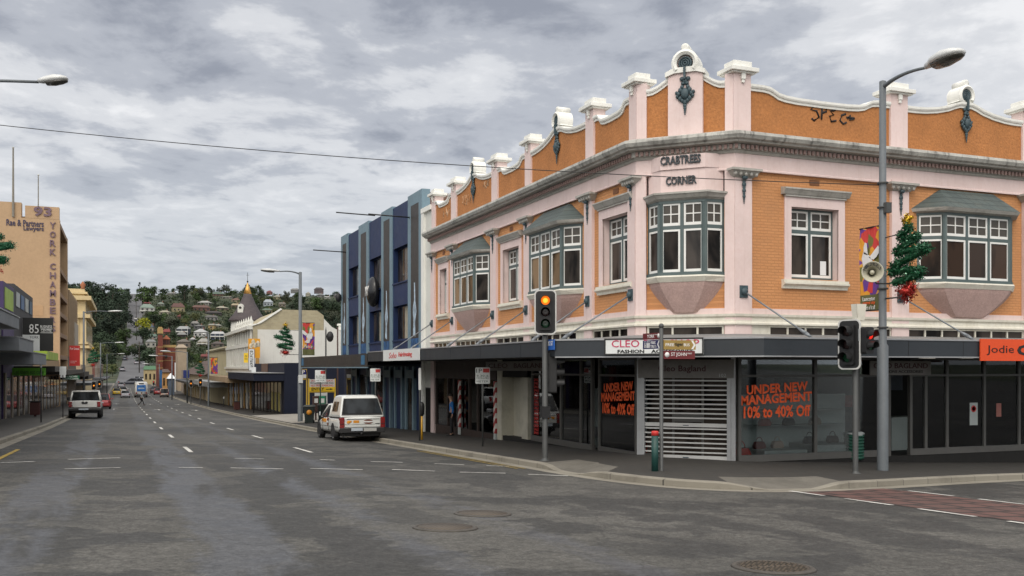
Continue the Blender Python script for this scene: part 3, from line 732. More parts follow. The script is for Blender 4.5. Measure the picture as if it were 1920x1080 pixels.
WARM = darkglass('tan_window_glass', (.055, .038, .024), .6)
bay(FY, 28.47, 1.85, 1.26, .44, 3, WARM, True, GLASSD); bay(FY, 36.52, 1.85, 1.26, .44, 3, WARM, True, GLASSD)
bay(FS, 22.87, 1.85, 1.26, .44, 3, GLASSB, True, GLASSB)
bay(FC, CW / 2, 1.03, .60, .40, 2, GLASSD, False, GLASSD)
LET = mat('dark_grey_letters', (.040, .048, .055), .55, .1, 5)
text('lettering', 'CRABTREES', LET, bld, FC, .72, 1.80, 5.385, 5.615, .34, .045, .026); text('lettering', 'CORNER', LET, bld, FC, .86, 1.68, 4.85, 5.07, .30, .045, .026)
# the sprayed tag on the parapet
SPRAY = mat('black_spray_paint', (.02, .018, .02), .7, .1)
gf = MB(FS)
def stroke(pts, r=.032):
    pts = [(17.25 + x * .275, -.018, 6.70 + y * .26) for x, y in pts]; gf.tube(pts, r, 5)
for st in ([(.9, 1.9), (.2, 1.2), (.9, 1.15), (1.2, .5), (.6, .1), (.3, .3)], [(1.5, .3), (1.6, 1.8)], [(1.5, 1.75), (2.1, 1.6), (2.1, 1.2), (1.6, 1.0)], [(3.2, 1.45), (2.6, 1.3), (3.0, .95), (2.5, .75), (2.7, .2), (3.3, .35)], [(4.5, 1.2), (4.0, 1.0), (3.8, .4), (4.2, .1), (4.6, .3)], [(4.6, .85), (5.6, .85)], [(4.7, .7), (5.1, 1.1), (5.0, .6), (5.6, .8)]): stroke(st)
gf.build('graffiti', SPRAY, bld)
FADE = mat('faded_white_spray', (.62, .42, .27), .9, .2, 6)
random.seed(3)
for (u0, u1, z0, z1) in ((36.9, 38.0, 6.65, 7.15), (34.7, 35.4, 6.95, 7.25), (39.6, 40.6, 6.55, 7.0)):
    gw = MB(FY)
    for k in range(5):
        a = u0 + (u1 - u0) * k / 5; gw.tube([(a + random.uniform(0, .2), -.018, z0 + random.uniform(0, z1 - z0)) for _ in range(5)], .014, 4)
    gw.build('faded_graffiti', FADE, bld)

# ---- awning
AP = [(10.4, 43.6), (10.4, 22.88), (14.13, 19.15), (31.0, 19.15)]
FAS = mat('blue_grey_fascia', (.024, .030, .037), .45, .1, .7, dirt=.25, dirtc=(.035, .035, .04), streak=.25)
ALU = mat('pale_aluminium', (.34, .35, .36), .4, .1, 2, metal=.3, dirt=.3, dirtc=(.15, .14, .13))
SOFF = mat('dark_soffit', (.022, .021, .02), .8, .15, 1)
aw = MB(ident); aw.sweep([(0, .30), (.03, .30), (.03, .70), (0, .70)], AP); awo = aw.build('awning', FAS, bld)
fl = MB(ident); fl.sweep([(-.25, .705), (.055, .705), (.055, .745), (-.25, .76)], AP); fl.build('flashing', ALU, awo)
fl = MB(ident); fl.sweep([(-.02, .265), (.05, .265), (.05, .298), (-.02, .298)], AP[1:]); fl.build('drip_edge', ALU, awo)
jn = MB(FS)
for fr, us, wv in ((Frame((0, 19.15), (1, 0), (0, -1)), (16.3, 18.55, 20.4, 22.4, 24.5, 27), .031), (Frame((10.4, 0), (0, 1), (-1, 0)), (25.2, 28.5, 31.5, 34.5, 37.5, 40.4), .031)):
    jn.fr = fr
    for u in us: jn.box(u - .008, u + .008, wv, wv + .003, .30, .70)
jn.build('joint', PSEAL, awo)
rf = MB(ident); WALLP = [(13.0, 43.6), (13.0, 23.2), (14.85, 21.35), (31.0, 21.35)]
rf.grid([[(a[0], a[1], .71), (b[0], b[1], .90)] for a, b in zip(AP, WALLP)]); rf.build('awning_roof', mat('awning_iron', (.22, .22, .22), .6, .2, 1, dirt=.5), awo, keep=True)
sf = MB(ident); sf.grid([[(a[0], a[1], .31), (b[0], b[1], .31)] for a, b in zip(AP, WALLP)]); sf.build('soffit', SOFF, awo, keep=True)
ROD = mat('galvanised_rod', (.22, .24, .26), .5, .15, 4, metal=.4)
def stay(fr, u, tw, tu=0.0, z=2.0):
    m = MB(fr); m.tube([(u, .13, z), (u + tu, tw, .74)], .024, 6); p0, p1 = Vector((u, .13, z)), Vector((u + tu, tw, .74))
    a = p0.lerp(p1, .80); b = p0.lerp(p1, .90); m.tube([a, b], [.03, .055], 8); m.tube([b, p0.lerp(p1, .97)], [.055, .03], 8)
    o = m.build('awning_stay', ROD, bld)
    m = MB(fr); m.box(u - .12, u + .12, .09, .13, z - .16, z + .16); m.ball((u, .15, z), (.10, .07, .10)); m.build('anchor_plate', TEALD, o)
for a, b in PIL_Y[1:]: stay(FY, (a + b) / 2, 2.0)
stay(FY, 23.42, 2.1, .3); stay(FS, 15.05, 1.75, .9); stay(FS, 20.33, 1.75, 1.0); stay(FS, 25.4, 1.75, .6)
# ---- shopfronts below the awning
SHOPF = mat('grey_aluminium_frame', (.085, .083, .078), .45, .12, 2, dirt=.2)
SHOPG = glassmat('shop_glass', (.82, .85, .85), .7)
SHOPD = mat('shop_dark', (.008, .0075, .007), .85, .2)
SHOPW = mat('shop_display_white', (.40, .44, .43), .6, .06)
BEIGE = mat('beige_door_paint', (.47, .45, .37), .6, .08, 2, dirt=.3)
SIGNG = mat('grey_sign_board', (.21, .20, .19), .6, .1, 2, dirt=.3)
Z0, Z1 = -2.45, .28
def shopfront(fr, u0, u1, mull, head=-.18, sill=-2.30):
    m, gl = MB(fr), MB(fr); t = .045
    m.box(u0, u1, -.10, .03, sill - .18, sill); m.box(u0, u1, -.08, .02, head - .06, head)
    m.box(u0, u1, -.09, .025, Z1 - .06, Z1)
    for u in [u0 + t] + mull + [u1 - t]: m.box(u - t, u + t, -.08, .022, sill, head - .06); m.box(u - t, u + t, -.08, .022, head, Z1 - .06)
    gl.box(u0 + .02, u1 - .02, -.035, -.027, sill, head - .06); gl.box(u0 + .02, u1 - .02, -.035, -.027, head, Z1 - .06)
    o = m.build('shopfront', SHOPF, bld); gl.build('glass', SHOPG, o); return o
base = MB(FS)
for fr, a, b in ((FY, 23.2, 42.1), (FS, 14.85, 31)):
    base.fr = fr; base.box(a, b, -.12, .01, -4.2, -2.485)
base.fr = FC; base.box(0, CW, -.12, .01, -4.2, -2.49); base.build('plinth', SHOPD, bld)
shopfront(FY, 23.25, 25.55, [])
shopfront(FY, 25.95, 30.6, [26.75, 28.2]) 
shopfront(FS, 14.95, 20.05, [17.45, 18.9])
shopfront(FS, 20.75, 30.9, [21.35, 22.15, 23.6, 25.0, 26.5, 28.5])
# shop interior: one dim room with a back wall, ceiling, floor
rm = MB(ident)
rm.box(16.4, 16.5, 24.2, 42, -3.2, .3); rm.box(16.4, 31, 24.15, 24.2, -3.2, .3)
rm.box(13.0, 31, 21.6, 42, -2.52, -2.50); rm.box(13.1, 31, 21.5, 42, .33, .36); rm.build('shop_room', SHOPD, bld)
lt = MB(ident)
def shelf(fr, *bx):
    m = MB(fr); m.box(*bx); return m.build('display_shelf', SHOPW, bld)
for bx in ((15.9, 17.3, -1.3, -.15, -2.48, -2.22), (17.6, 19.2, -1.3, -.15, -2.48, -2.12), (15.8, 19.6, -1.36, -1.32, -2.48, -.75), (16.0, 19.2, -1.30, -.9, -1.62, -1.59), (16.0, 19.2, -1.30, -.85, -1.20, -1.17), (21.6, 24.4, -2.2, -1.6, -2.5, -1.5), (24.9, 27.5, -2.5, -2.1, -2.5, -1.2)): shelf(FS, *bx)
for bx in ((24.0, 25.0, -1.3, -.3, -2.48, -2.25), (27, 29.6, -1.3, -.3, -2.48, -2.2), (26.2, 30.2, -2.2, -2.15, -2.48, -.7), (26.4, 30, -2.15, -1.8, -1.5, -1.46)): shelf(FY, *bx)
random.seed(9)
for k in range(16):     # stock on the back wall racks
    u = 15.6 + k * .95; m = MB(FS); z = random.choice((-1.9, -1.2, -.7)); m.box(u, u + random.uniform(.3, .7), -2.62, -2.5, z, z + random.uniform(.25, .5)); m.build('wall_stock', mat('stock_%d' % (k % 5), ((.3, .06, .05), (.25, .24, .2), (.06, .07, .09), (.35, .3, .2), (.1, .14, .12))[k % 5], .6, .2, 4), bld)
SLIT = glow('shop_ceiling_light', (1, .93, .8), 1.2)
for u, w in ((23.4, -2.0), (25.2, -2.2), (26.9, -2.1), (24.6, -2.6)): m = MB(FS); m.box(u - .22, u + .22, w - .12, w + .12, .27, .31); m.build('ceiling_light', SLIT, bld)
# roller shutter in the chamfer
zb = -2.46
m = MB(FC); z = zb + .14; n = 0
m.box(.2, 2.42, -.012, .012, zb + .01, zb + .13)
while z < -.30:
    if abs(z - (-1.56)) < .07: m.box(.2, 2.42, -.014, .014, z, z + .10); z += .16; continue
    m.box(.2, 2.42, -.009, .009, z + .055, z + .092); z += .125
so = m.build('roller_shutter', mat('white_shutter', (.50, .50, .49), .45, .06, 2, metal=.1), bld)
for a, b, d in ((.10, .2, .06), (2.42, 2.52, .06), (-.02, .10, .03), (2.52, CW + .02, .03)):
    m = MB(FC); m.box(a, b, -.06, d, zb, .3 if d < .05 else -.27); m.build('guide_rail', ALU, so)
m = MB(FC); m.box(.02, CW - .02, -.05, .05, -.27, .22); m.build('sign_header', SIGNG, so)
m = MB(FC); m.box(1.24, 1.40, .013, .018, zb + .06, zb + .085); m.box(1.24, 1.40, .015, .02, -1.54, -1.52); m.build('latch', TEALD, so)
m = MB(FC); m.box(.2, 2.42, -.24, -.22, zb, -.27); m.fr = FC; m.build('entry_glass', GLASSD, so)
m = MB(FC); m.box(.9, .96, -.215, -.19, zb, -.27); m.box(1.7, 1.76, -.215, -.19, zb, -.27); m.box(.96, 1.7, -.215, -.2, -1.45, -1.25); m.build('entry_frame', SHOPF, so)
PLUM = mat('plum_letters', (.055, .012, .016), .6); 
text('lettering', 'Cleo Bagland', PLUM, so, FC, .58, 1.86, -.14, .07, .05, .012, .01)
text('lettering', '102', SHOPW, so, FC, 2.22, 2.40, -.24, -.15, .05, .006)
# entrance door and barber shop along York Street
m = MB(FY); m.box(31.5, 33.3, -.5, -.42, -2.7, -.35); m.box(31.95, 32.0, -.42, -.40, -2.7, -.35); o_ = m.build('door', BEIGE, bld)
for a, b, d in ((30.95, 31.5, 0), (33.3, 33.75, .06)): m = MB(FY); m.box(a, b, -.5, d, -2.75, .3); m.build('door_post', BEIGE, o_)
m = MB(FY); m.box(31.62, 31.86, -.42, -.415, -1.35, -.55); m.build('door_pane', GLASSD, o_)
m = MB(FY); m.box(30.95, 33.75, -.5, .02, -.33, .3); m.build('door_head', SHOPD, o_)
m = MB(FY); m.box(33.95, 41.5, -.02, .03, -2.95, -2.5); m.box(33.95, 41.5, -.05, .03, -.45, .3)
for u in (33.95, 36.0, 37.0, 39.0, 39.8, 41.5): m.box(u - .06, u + .06, -.06, .04, -2.5, -.45)
o_ = m.build('barber_shopfront', mat('dark_brown_timber', (.035, .022, .018), .6, .2), bld)
m = MB(FY); m.box(34, 36, -.03, -.022, -2.5, -.45); m.box(37, 39, -.03, -.022, -2.5, -.45); m.box(39.8, 41.5, -.03, -.022, -2.5, -.45); m.build('glass', SHOPG, o_)
m = MB(FY); m.box(41.6, 42.1, -.05, .09, -3.3, .5); m.build('pier', PINK, bld)
# striped barber posts
def stripes():
    m = bpy.data.materials.new('red_white_stripes'); m.use_nodes = True; t = N(m.node_tree); b = t.n['Principled BSDF']
    v = t.node('ShaderNodeTexCoord').outputs['Object']; sp = t.node('ShaderNodeSeparateXYZ', {0: v})
    k = t.math('FRACT', t.math('MULTIPLY', t.math('ADD', sp.outputs[2], t.math('MULTIPLY', sp.outputs[1], 1.0)), 2.6))
    t.put(b, 'Base Color', t.mix(t.math('GREATER_THAN', k, .5), (.62, .60, .56), (.33, .03, .03))); t.put(b, 'Roughness', .5); return m
STR = stripes()
for u, lb in ((33.88, 'striped red and white barber post beside the cream doorway'), (38.05, 'striped red and white barber board inside the dark barber window')):
    b = MB(FY); b.box(u - .1, u + .1, .05, .12, -2.45, -.5)
    t_ = thing('barber_post', lb, 'barber post', (12.9, u, -2.75), 0, 'barber posts'); b.build('board', STR, t_); b = MB(FY); b.box(u - .1, u + .1, .05, .12, -2.75, -2.455); b.build('foot', SHOPW, t_)
    if u > 36: pass
# ------------------------------------------------------------------ signs on and under the corner awning
def px2u(fr, px, w=0.0):
    """u on a wall frame seen at photo column px (wall moved out by w)"""
    a, b, c = ray(px, 690); o = fr(0, w, 0); u = fr.u
    det = a * -u[1] + b * u[0]; return (o[0] * b - o[1] * a) / (a * u[1] - b * u[0]), (o[0] * u[1] - o[1] * u[0]) / (a * u[1] - b * u[0])
def uz(fr, px, py, w=0.0):
    u, D = px2u(fr, px, w); return u, (690 - py) / F * D
FAC = Frame((10.4, 22.88), (K2, -K2), (-K2, -K2)); FAS_ = Frame((0, 19.15), (1, 0), (0, -1)); FAY = Frame((10.4, 0), (0, 1), (-1, 0))
SIGNW = mat('white_sign_face', (.70, .72, .71), .4, .03, 1, dirt=.08); BLACK = mat('sign_black', (.012, .012, .012), .5, .05); PINKL = mat('pink_red_letters', (.50, .03, .10), .5, .05)
REDL = mat('red_letters', (.55, .035, .03), .5, .05); ORL = mat('fluorescent_orange_letters', (1.0, .13, .025), .5, .04); WHL = mat('white_letters', (.78, .78, .76), .5, .04)
def board(name, label, cat, fr, u0, u1, z0, z1, w, m, group=None, border=None, th=.03, shape=None):
    o = fr((u0 + u1) / 2, w, z0); t = thing(name, label, cat, o, 0, group)
    b = MB(fr)
    if shape: b.prism(shape, w, w + th)
    else: b.box(min(u0, u1), max(u0, u1), w, w + th, z0, z1)
    b.build('panel', m, t)
    if border:
        b = MB(fr); e = .035; a, c = min(u0, u1), max(u0, u1)
        b.box(a, c, w + th, w + th + .012, z0, z0 + e); b.box(a, c, w + th, w + th + .012, z1 - e, z1); b.box(a, a + e, w + th, w + th + .012, z0 + e, z1 - e); b.box(c - e, c, w + th, w + th + .012, z0 + e, z1 - e); b.build('border', border, t)
    return t
u0, u1 = px2u(FAC, 1134, .05)[0], px2u(FAC, 1320, .05)[0]
t = board('awning_sign', 'white black-edged fashion accessories sign on the corner awning', 'shop sign', FAC, u0, u1, .325, .745, .06, SIGNW, None, BLACK)
u = lambda px: px2u(FAC, px, .09)[0]
text('lettering', 'CLEO BAG SHOP', PINKL, t, FAC, u(1147), u(1311), .52, .70, .092, .008, .004)
text('lettering', 'FASHION', BLACK, t, FAC, u(1158), u(1208), .37, .46, .092, .008, .03); text('lettering', 'ACCESSORIES', BLACK, t, FAC, u(1221), u(1300), .37, .46, .092, .008, .03)
a = px2u(FAS_, 1836, .05)[0]
t = board('awning_sign', 'bright orange sign on the awning edge at the far right', 'shop sign', FAS_, a, a + 3.4, .19, .77, .06, mat('orange_sign_face', (.72, .075, .012), .45, .04, 1), None)
j = lambda px: px2u(FAS_, px, .09)[0]
text('lettering', 'Jodie', mat('dark_maroon_letters', (.03, .006, .005), .5), t, FAS_, j(1850), j(1901), .34, .60, .092, .006); text('lettering', 'C', BLACK, t, FAS_, j(1907), j(1929), .34, .62, .092, .006, .05)
v0, v1 = px2u(FAY, 788, .05)[0], px2u(FAY, 720, .05)[0]
t = board('awning_sign', 'white hairdressing sign with red lettering on the awning', 'shop sign', FAY, v0, v1, .30, .76, .06, SIGNW)
text('lettering', 'Soho', REDL, t, FAY, v1 - 1.0, v1 - 2.2, .40, .64, .092, .006, .0, .3); text('lettering', 'Hairdressing', REDL, t, FAY, v1 - 2.5, v0 + 1.0, .40, .64, .092, .006, .02)
v0, v1 = px2u(FAY, 1041, .05)[0], px2u(FAY, 1021, .05)[0]
t = board('street_name_plate', 'small blue YORK ST plate on the awning edge', 'street sign', FAY, v0, v1, .47, .74, .06, mat('blue_plate', (.02, .11, .42), .4))
text('lettering', 'YORK ST', WHL, t, FAY, v1 - .05, v0 + .05, .58, .70, .092, .005)
t = board('shop_board', 'long grey board with spaced plum letters under the awning along York Street', 'shop sign', FY, 29.0, 34.9, -.10, .24, .06, SIGNG)
text('lettering', 'CLEO', PLUM, t, FY, 34.6, 32.6, .0, .17, .092, .006, .01); text('lettering', 'BAGLAND', PLUM, t, FY, 32.0, 29.2, .0, .17, .092, .006, .01)
s0, s1 = uz(FS, 1630, 705, .1)[0], uz(FS, 1744, 678, .1)[0]
t = board('shop_board', 'grey accessories board under the awning behind the lamp post', 'shop sign', FS, s0, s1, -.20, .20, .10, SIGNG)
text('lettering', 'CLEO BAGLAND', PLUM, t, FS, s0 + .12, s1 - .12, -.01, .14, .132, .006, .01); text('lettering', 'FASHIONS ACCESSORIES', BLACK, t, FS, s0 + .3, s1 - .3, -.14, -.06, .132, .006, .01)
# lettering stuck on the shop windows
for fr, a, b, zt in ((FY, 25.42, 23.40, -.36), (FS, 15.05, 17.35, -.36)):
    d = (b - a)
    text('window_lettering', 'UNDER NEW', ORL, bld, fr, a + d * .08, b - d * .06, zt - .30, zt - .05, -.024, .004, .034, 0, .10)
    text('window_lettering', 'MANAGEMENT', ORL, bld, fr, a + d * .0, b, zt - .58, zt - .32, -.024, .004, .034, 0, .10)
    text('window_lettering', '10% to 40% Off', ORL, bld, fr, a + d * .04, b - d * .02, zt - .96, zt - .64, -.024, .004, .026, 0, .02)
sb = MB(FY); text('window_lettering', '\n'.join(['SALE'] * 16), REDL, bld, FY, 30.45, 30.05, -2.25, -.35, -.024, .004, .01)
t = MB(FS); t.box(23.05, 23.36, -.024, -.02, -1.68, -1.02); t.build('notice', SHOPW, bld); t = MB(FS); t.lathe([(.10, -.02), (.10, -.016), (.065, -.016), (.065, -.02)], (23.2, 0, -1.2), 16, 'y'); t.build('notice_ring', REDL, bld)
t = MB(FS); t.box(24.1, 24.3, -.024, -.02, -1.45, -1.05); t.build('notice', mat('dim_poster', (.3, .12, .1)), bld)
for (fr, u_, w_, z_, c, lb, s) in ((FS, 16.3, -.7, -1.59, (.22, .05, .04), 'dark red handbag on the display shelf behind orange lettering', 1), (FS, 17.1, -.7, -1.59, (.03, .025, .02), 'black handbag on the display shelf behind orange lettering', 1), (FS, 18.0, -.7, -1.59, (.25, .2, .15), 'beige handbag on the upper shelf of the white window display', 1),
    (FS, 16.2, -.8, -2.22, (.12, .02, .02), 'maroon handbag on the low white plinth in the window', 1), (FS, 16.8, -.8, -2.22, (.4, .3, .25), 'tan handbag on the low white plinth in the window', 1), (FS, 17.9, -.8, -2.12, (.02, .02, .02), 'black handbag on the right hand plinth in the window', 1), (FS, 18.7, -.8, -2.12, (.08, .05, .04), 'brown handbag on the right hand plinth in the window', 1),
    (FS, 15.35, -.5, -2.49, (.42, .03, .015), 'round red bag on the shop floor beside the shutter', 1.7), (FY, 24.45, -.8, -2.25, (.02, .02, .022), 'black suitcase in the window left of the shutter', 2.2), (FY, 23.75, -.5, -2.49, (.35, .03, .02), 'red suitcase on the floor left of the shutter', 1.7), (FY, 27.6, -.8, -2.2, (.3, .3, .32), 'grey bag in the York Street window', 1.7), (FY, 28.6, -.7, -2.2, (.3, .02, .03), 'red bag in the York Street window', 1.9)):
    o = fr(u_, w_, z_); t = thing('handbag', lb, 'bag', o, 0, 'bags displayed in the shop windows'); b = MB(fr)
    b.prism([(u_ - .17 * s, z_), (u_ + .17 * s, z_), (u_ + .19 * s, z_ + .08 * s), (u_ + .13 * s, z_ + .2 * s), (u_ - .13 * s, z_ + .2 * s), (u_ - .19 * s, z_ + .08 * s)], w_ - .07 * s, w_ + .07 * s)
    mm = mat('bag_%d' % int(u_ * 100 + w_ * 10), c, .4, .1, 5); b.build('body', mm, t, bevel=.02)
    b = MB(fr); b.tube([(u_ + .1 * s * math.cos(k * math.pi / 6), w_, z_ + .2 * s + .12 * s * math.sin(k * math.pi / 6)) for k in range(7)], .012, 5); b.build('handle', mm, t)

# ------------------------------------------------------------------ traffic signals
GALV = mat('galvanised_steel', (.082, .085, .084), .55, .16, 2.2, .1, 30, metal=.35, dirt=.45, dirtc=(.07, .07, .07), streak=.25)
LAMPG = mat('blue_grey_lamp_paint', (.115, .130, .142), .5, .1, 1.5, dirt=.25, streak=.2)
SIGB = mat('signal_black', (.012, .012, .013), .55, .1); SIGWB = mat('signal_white_edge', (.55, .55, .53), .5)
LRED, LORG = glow('lit_red_lens', (1, .03, .015), .9), glow('lit_amber_lens', (1, .19, .012), 1.0)
LCORE = glow('lit_amber_core', (1, .56, .05), 1.25)
LDK = mat('unlit_lens', (.022, .010, .010), .25); LDG = mat('unlit_green_lens', (.006, .05, .022), .2)
def roundrect(w, h, r, n=5, cz=0.0):
    out = []
    for cx, cz_, a0 in ((w - r, h - r, 0), (-w + r, h - r, 90), (-w + r, -h + r, 180), (w - r, -h + r, 270)):
        for k in range(n + 1): a = math.radians(a0 + 90 * k / n); out.append((cx + r * math.cos(a), cz + cz_ + r * math.sin(a)))
    return out
class Rot:     # local frame rotated about z, for heads mounted on poles
    def __init__(s, o, rz, base): s.o, s.c, s.s, s.b = o, math.cos(rz), math.sin(rz), base
    def __call__(s, x, y, z): return (s.o[0] + x * s.c - y * s.s, s.o[1] + x * s.s + y * s.c, s.o[2] + z)
def head(t, o, rz, lit, lenses=3, big=True, sc_=1.0, edge=True):
    """signal head facing local -y; lit = (index, material)"""
    R = Rot(o, rz, None); W_, H_ = (.275 * sc_, (.57 if lenses == 3 else .36) * sc_)
    m = MB(R)
    if big: m.prism(roundrect(W_, H_, .11 * sc_), .0, .02)
    m.prism(roundrect(.155 * sc_, H_ - (.10 if big else .0) * sc_, .05 * sc_), -.08, .20)
    h = m.build('signal_head', SIGB, t)
    if big and edge:
        m = MB(R); a, b = roundrect(W_ + .012, H_ + .012, .12 * sc_), roundrect(W_ - .022, H_ - .022, .10 * sc_)
        m.grid([[(p[0], -.006, p[1]), (q[0], -.006, q[1]), (q[0], .026, q[1]), (p[0], .026, p[1])] for p, q in zip(a, b)], close_u=True, close_v=True); m.build('white_edge', SIGWB, h)
    pitch = .30 * sc_
    for k in range(lenses):
        z = ((lenses - 1) / 2 - k) * pitch; r = .115 * sc_
        m = MB(R); m.lathe([(.001, -.085), (r * .6, -.10), (r, -.085), (r, -.07), (.001, -.07)], (0, 0, z), 18, 'y')
        on = lit and lit[0] == k
        m.build('lens', lit[1] if on else (LDG if k == lenses - 1 else LDK), h)
        if on and lit[1] is LORG: m = MB(R); m.lathe([(.001, -.115), (r * .55, -.112), (r * .55, -.10), (.001, -.10)], (0, 0, z), 14, 'y'); m.build('lens_core', LCORE, h)
        m = MB(R); rows = []
        for y, r2 in ((-.08, r * 1.12), (-.30 * sc_, r * 1.12), (-.30 * sc_, r * 1.04), (-.08, r * 1.04)):
            rows.append([(r2 * math.cos(a), y if math.sin(a) > -.2 else min(-.08, y * .5), z + r2 * math.sin(a)) for a in [math.radians(-50 + 280 * j / 14) for j in range(15)]])
        m.grid(rows, close_v=True, caps=False); m.build('visor', SIGB, h)
    return h
def signal(label, base, H, r, heads, group='traffic signals at the corner'):
    t = thing('traffic_signal', label, 'traffic light', base, 0, group)
    m = MB(ident); x, y, z = base; m.lathe([(r * 2.0, 0), (r * 2.0, .03), (r * 1.1, .05), (r, .1), (r, H), (r * .6, H + .04), (.01, H + .05)], base, 14); m.build('pole', GALV, t)
    for hd in heads: head(t, *hd)
    return t
p = ong(1022, 865, .15); zt = (690 - 586) / F * 25.3
sgn = signal('traffic signal with its top amber light glowing, on the kerb before the dark shops', (p.x, p.y, p.z), zt - .5 - p.z, .075, [])
head(sgn, (p.x - .06, p.y - .16, zt), math.radians(-24), (0, LORG), sc_=1.0)
head(sgn, (p.x + .30, p.y + .10, -.12), math.radians(62), None, big=False, sc_=.95)
m = MB(ident); m.tube([(p.x, p.y, zt - .55), (p.x, p.y, zt - .2)], .05); m.tube([(p.x, p.y, .1), (p.x + .3, p.y + .1, .1)], .025); m.tube([(p.x, p.y, -.35), (p.x + .3, p.y + .1, -.35)], .025); m.box(p.x - .12, p.x + .1, p.y - .11, p.y + .06, -1.30, -1.0); m.build('bracket', SIGB, sgn)
p = ong(1604, 890, .15); D = 22.5
sg2 = signal('traffic signal with an unlit white-edged black head beside the tall lamp post', (p.x, p.y, p.z), (690 - 602) / F * D - p.z, .065, [])
hz_ = (690 - 646) / F * D
head(sg2, (p.x - .20, p.y - .02, hz_), math.radians(-72), None, sc_=1.0)
q = atd(1626, 640, 22.2); head(sg2, (q.x, q.y, q.z + .02), math.radians(8), (0, LRED), lenses=2, big=False, sc_=.85)
m = MB(ident); q = atd(1615, 628, 22.3); m.box(q.x - .10, q.x + .09, q.y - .05, q.y + .12, q.z - .14, q.z + .14); m.build('control_box', mat('grey_box', (.30, .32, .33), .5), sg2)
q = atd(1610, 585, 22.4); m = MB(ident); m.taper((q.x - .10, q.x + .10, q.y - .08, q.y + .08, q.z - .2), (q.x - .14, q.x + .14, q.y - .1, q.y + .1, q.z + .18)); m.build('cap_box', CREAM, sg2)
# ------------------------------------------------------------------ lamp posts
def lamp_post(label, base, H, r0, r1, arm, head_l, wide=.22, m=LAMPG, group='street lamps', step=True, deep=1.0):
    """arm = (dx, dy, rise) to the start of the lamp head"""
    x, y, z = base; t = thing('street_lamp', label, 'street lamp', base, 0, group)
    b = MB(ident)
    if step: b.lathe([(r0 * 1.05, 0), (r0, .06), (r0, 3.1), (r1, 3.16), (r1 * .85, H), (.01, H + .03)], base, 14)
    else: b.lathe([(r0, 0), (r1, H), (.01, H + .03)], base, 8)
    b.build('pole', m, t)
    dx, dy, rise = arm; top = Vector((x, y, z + H - .15)); e = top + Vector((dx, dy, rise)); c = top + Vector((dx * .4, dy * .4, rise * 1.0 + .12))
    pts = [(1 - k) ** 2 * top + 2 * k * (1 - k) * c + k * k * e for k in [j / 9 for j in range(10)]]
    b = MB(ident); b.tube(pts, [.055 - .02 * k / 9 for k in range(10)] if step else [.05] * 10, 8 if step else 5); b.build('arm', m, t)
    d = Vector((dx, dy, 0)).normalized(); n = Vector((-d.y, d.x, 0)); rows, rows2 = [], []
    for f, w, h in ((0, .05, .05), (.12, .10, .07), (.3, .8, .10), (.55, 1, .12), (.8, .9, .09), (.95, .6, .05), (1, .1, .01)):
        w = w * wide if f > .12 else w; h *= deep; o = e + d * head_l * f + Vector((0, 0, .03 + .06 * f))
        rows.append([tuple(o + n * (w * math.cos(a)) + Vector((0, 0, max(-.065, h * math.sin(a))))) for a in [2 * math.pi * k / 12 for k in range(12)]])
        rows2.append([tuple(o + n * (w * .86 * math.cos(a)) + Vector((0, 0, -.06 + min(0, .75 * h * math.sin(a))))) for a in [2 * math.pi * k / 12 for k in range(12)]])
    b = MB(ident); b.smooth = True; b.grid(rows, close_u=True, caps=True); b.build('lamp_head', mat('lamp_head_metal', (.62, .63, .62), .4, .08, 3, metal=.15), t)
    b = MB(ident); b.smooth = True; b.grid(rows2[2:], close_u=True, caps=True); b.build('lamp_glass', mat('lamp_bowl', (.06, .058, .05), .2, .2, 4), t)
    return t
LP = ong(1655, 885, .15)
lamp = lamp_post('tall grey lamp post with banner at the right of the corner', (LP.x, LP.y, LP.z), 7.05 - LP.z, .135, .095, (.02, -1.35, .10), 1.05, .30, deep=1.5)
for z in (3.95, 1.95, 1.0, 4.55):
    b = MB(ident); b.lathe([(.135, -.02), (.135, .02), (.11, .02), (.11, -.02)], (LP.x, LP.y, z), 12, 'z', True); b.build('clamp', GALV, lamp)
b = MB(ident); b.box(LP.x - .06, LP.x + .10, LP.y - .2, LP.y - .09, 3.8, 4.05); b.build('junction_box', GALV, lamp)
# banner hung beside the lamp post
def banner_mat(name, seed):
    m = bpy.data.materials.new(name); m.use_nodes = True; t = N(m.node_tree); b = t.n['Principled BSDF']
    v = t.node('ShaderNodeTexCoord').outputs['Object']
    vo = t.node('ShaderNodeTexVoronoi', {'Vector': t.vscale(v, 1, 1, .75, loc=(seed, seed * 2, 0)), 'Scale': 5.2}); s = t.node('ShaderNodeSeparateColor', {0: vo.outputs['Color']})
    c = t.ramp(s.outputs[0], [(0, (.13, .045, .28)), (.22, (.72, .32, .03)), (.42, (.17, .17, .045)), (.58, (.58, .05, .045)), (.75, (.18, .065, .33)), (.9, (.75, .38, .06))], 'CONSTANT')
    t.put(b, 'Base Color', c); t.put(b, 'Roughness', .7); return m
BAN = banner_mat('patchwork_banner', 2.0); OLIVE = mat('olive_banner', (.12, .125, .045), .7, .05); DOVE = mat('dove_white', (.72, .72, .72), .7)
def dove(mb, u, z, s, w):      # a white dove in plain shapes
    def P(pts): mb.prism([(u + x * s, z + y * s) for x, y in pts], w, w + .006)
    P([(-.05, -.35), (.22, -.30), (.30, .0), (.22, .22), (.10, .15), (-.05, .05), (-.18, -.12)])
    P([(-.02, .0), (-.42, .34), (-.48, .22), (-.44, .10), (-.36, .0), (-.22, -.08)]); P([(.03, .08), (.08, .46), (.16, .50), (.22, .34), (.20, .14)])
    P([(-.05, -.30), (-.30, -.55), (-.10, -.62), (.05, -.60), (.12, -.34)])
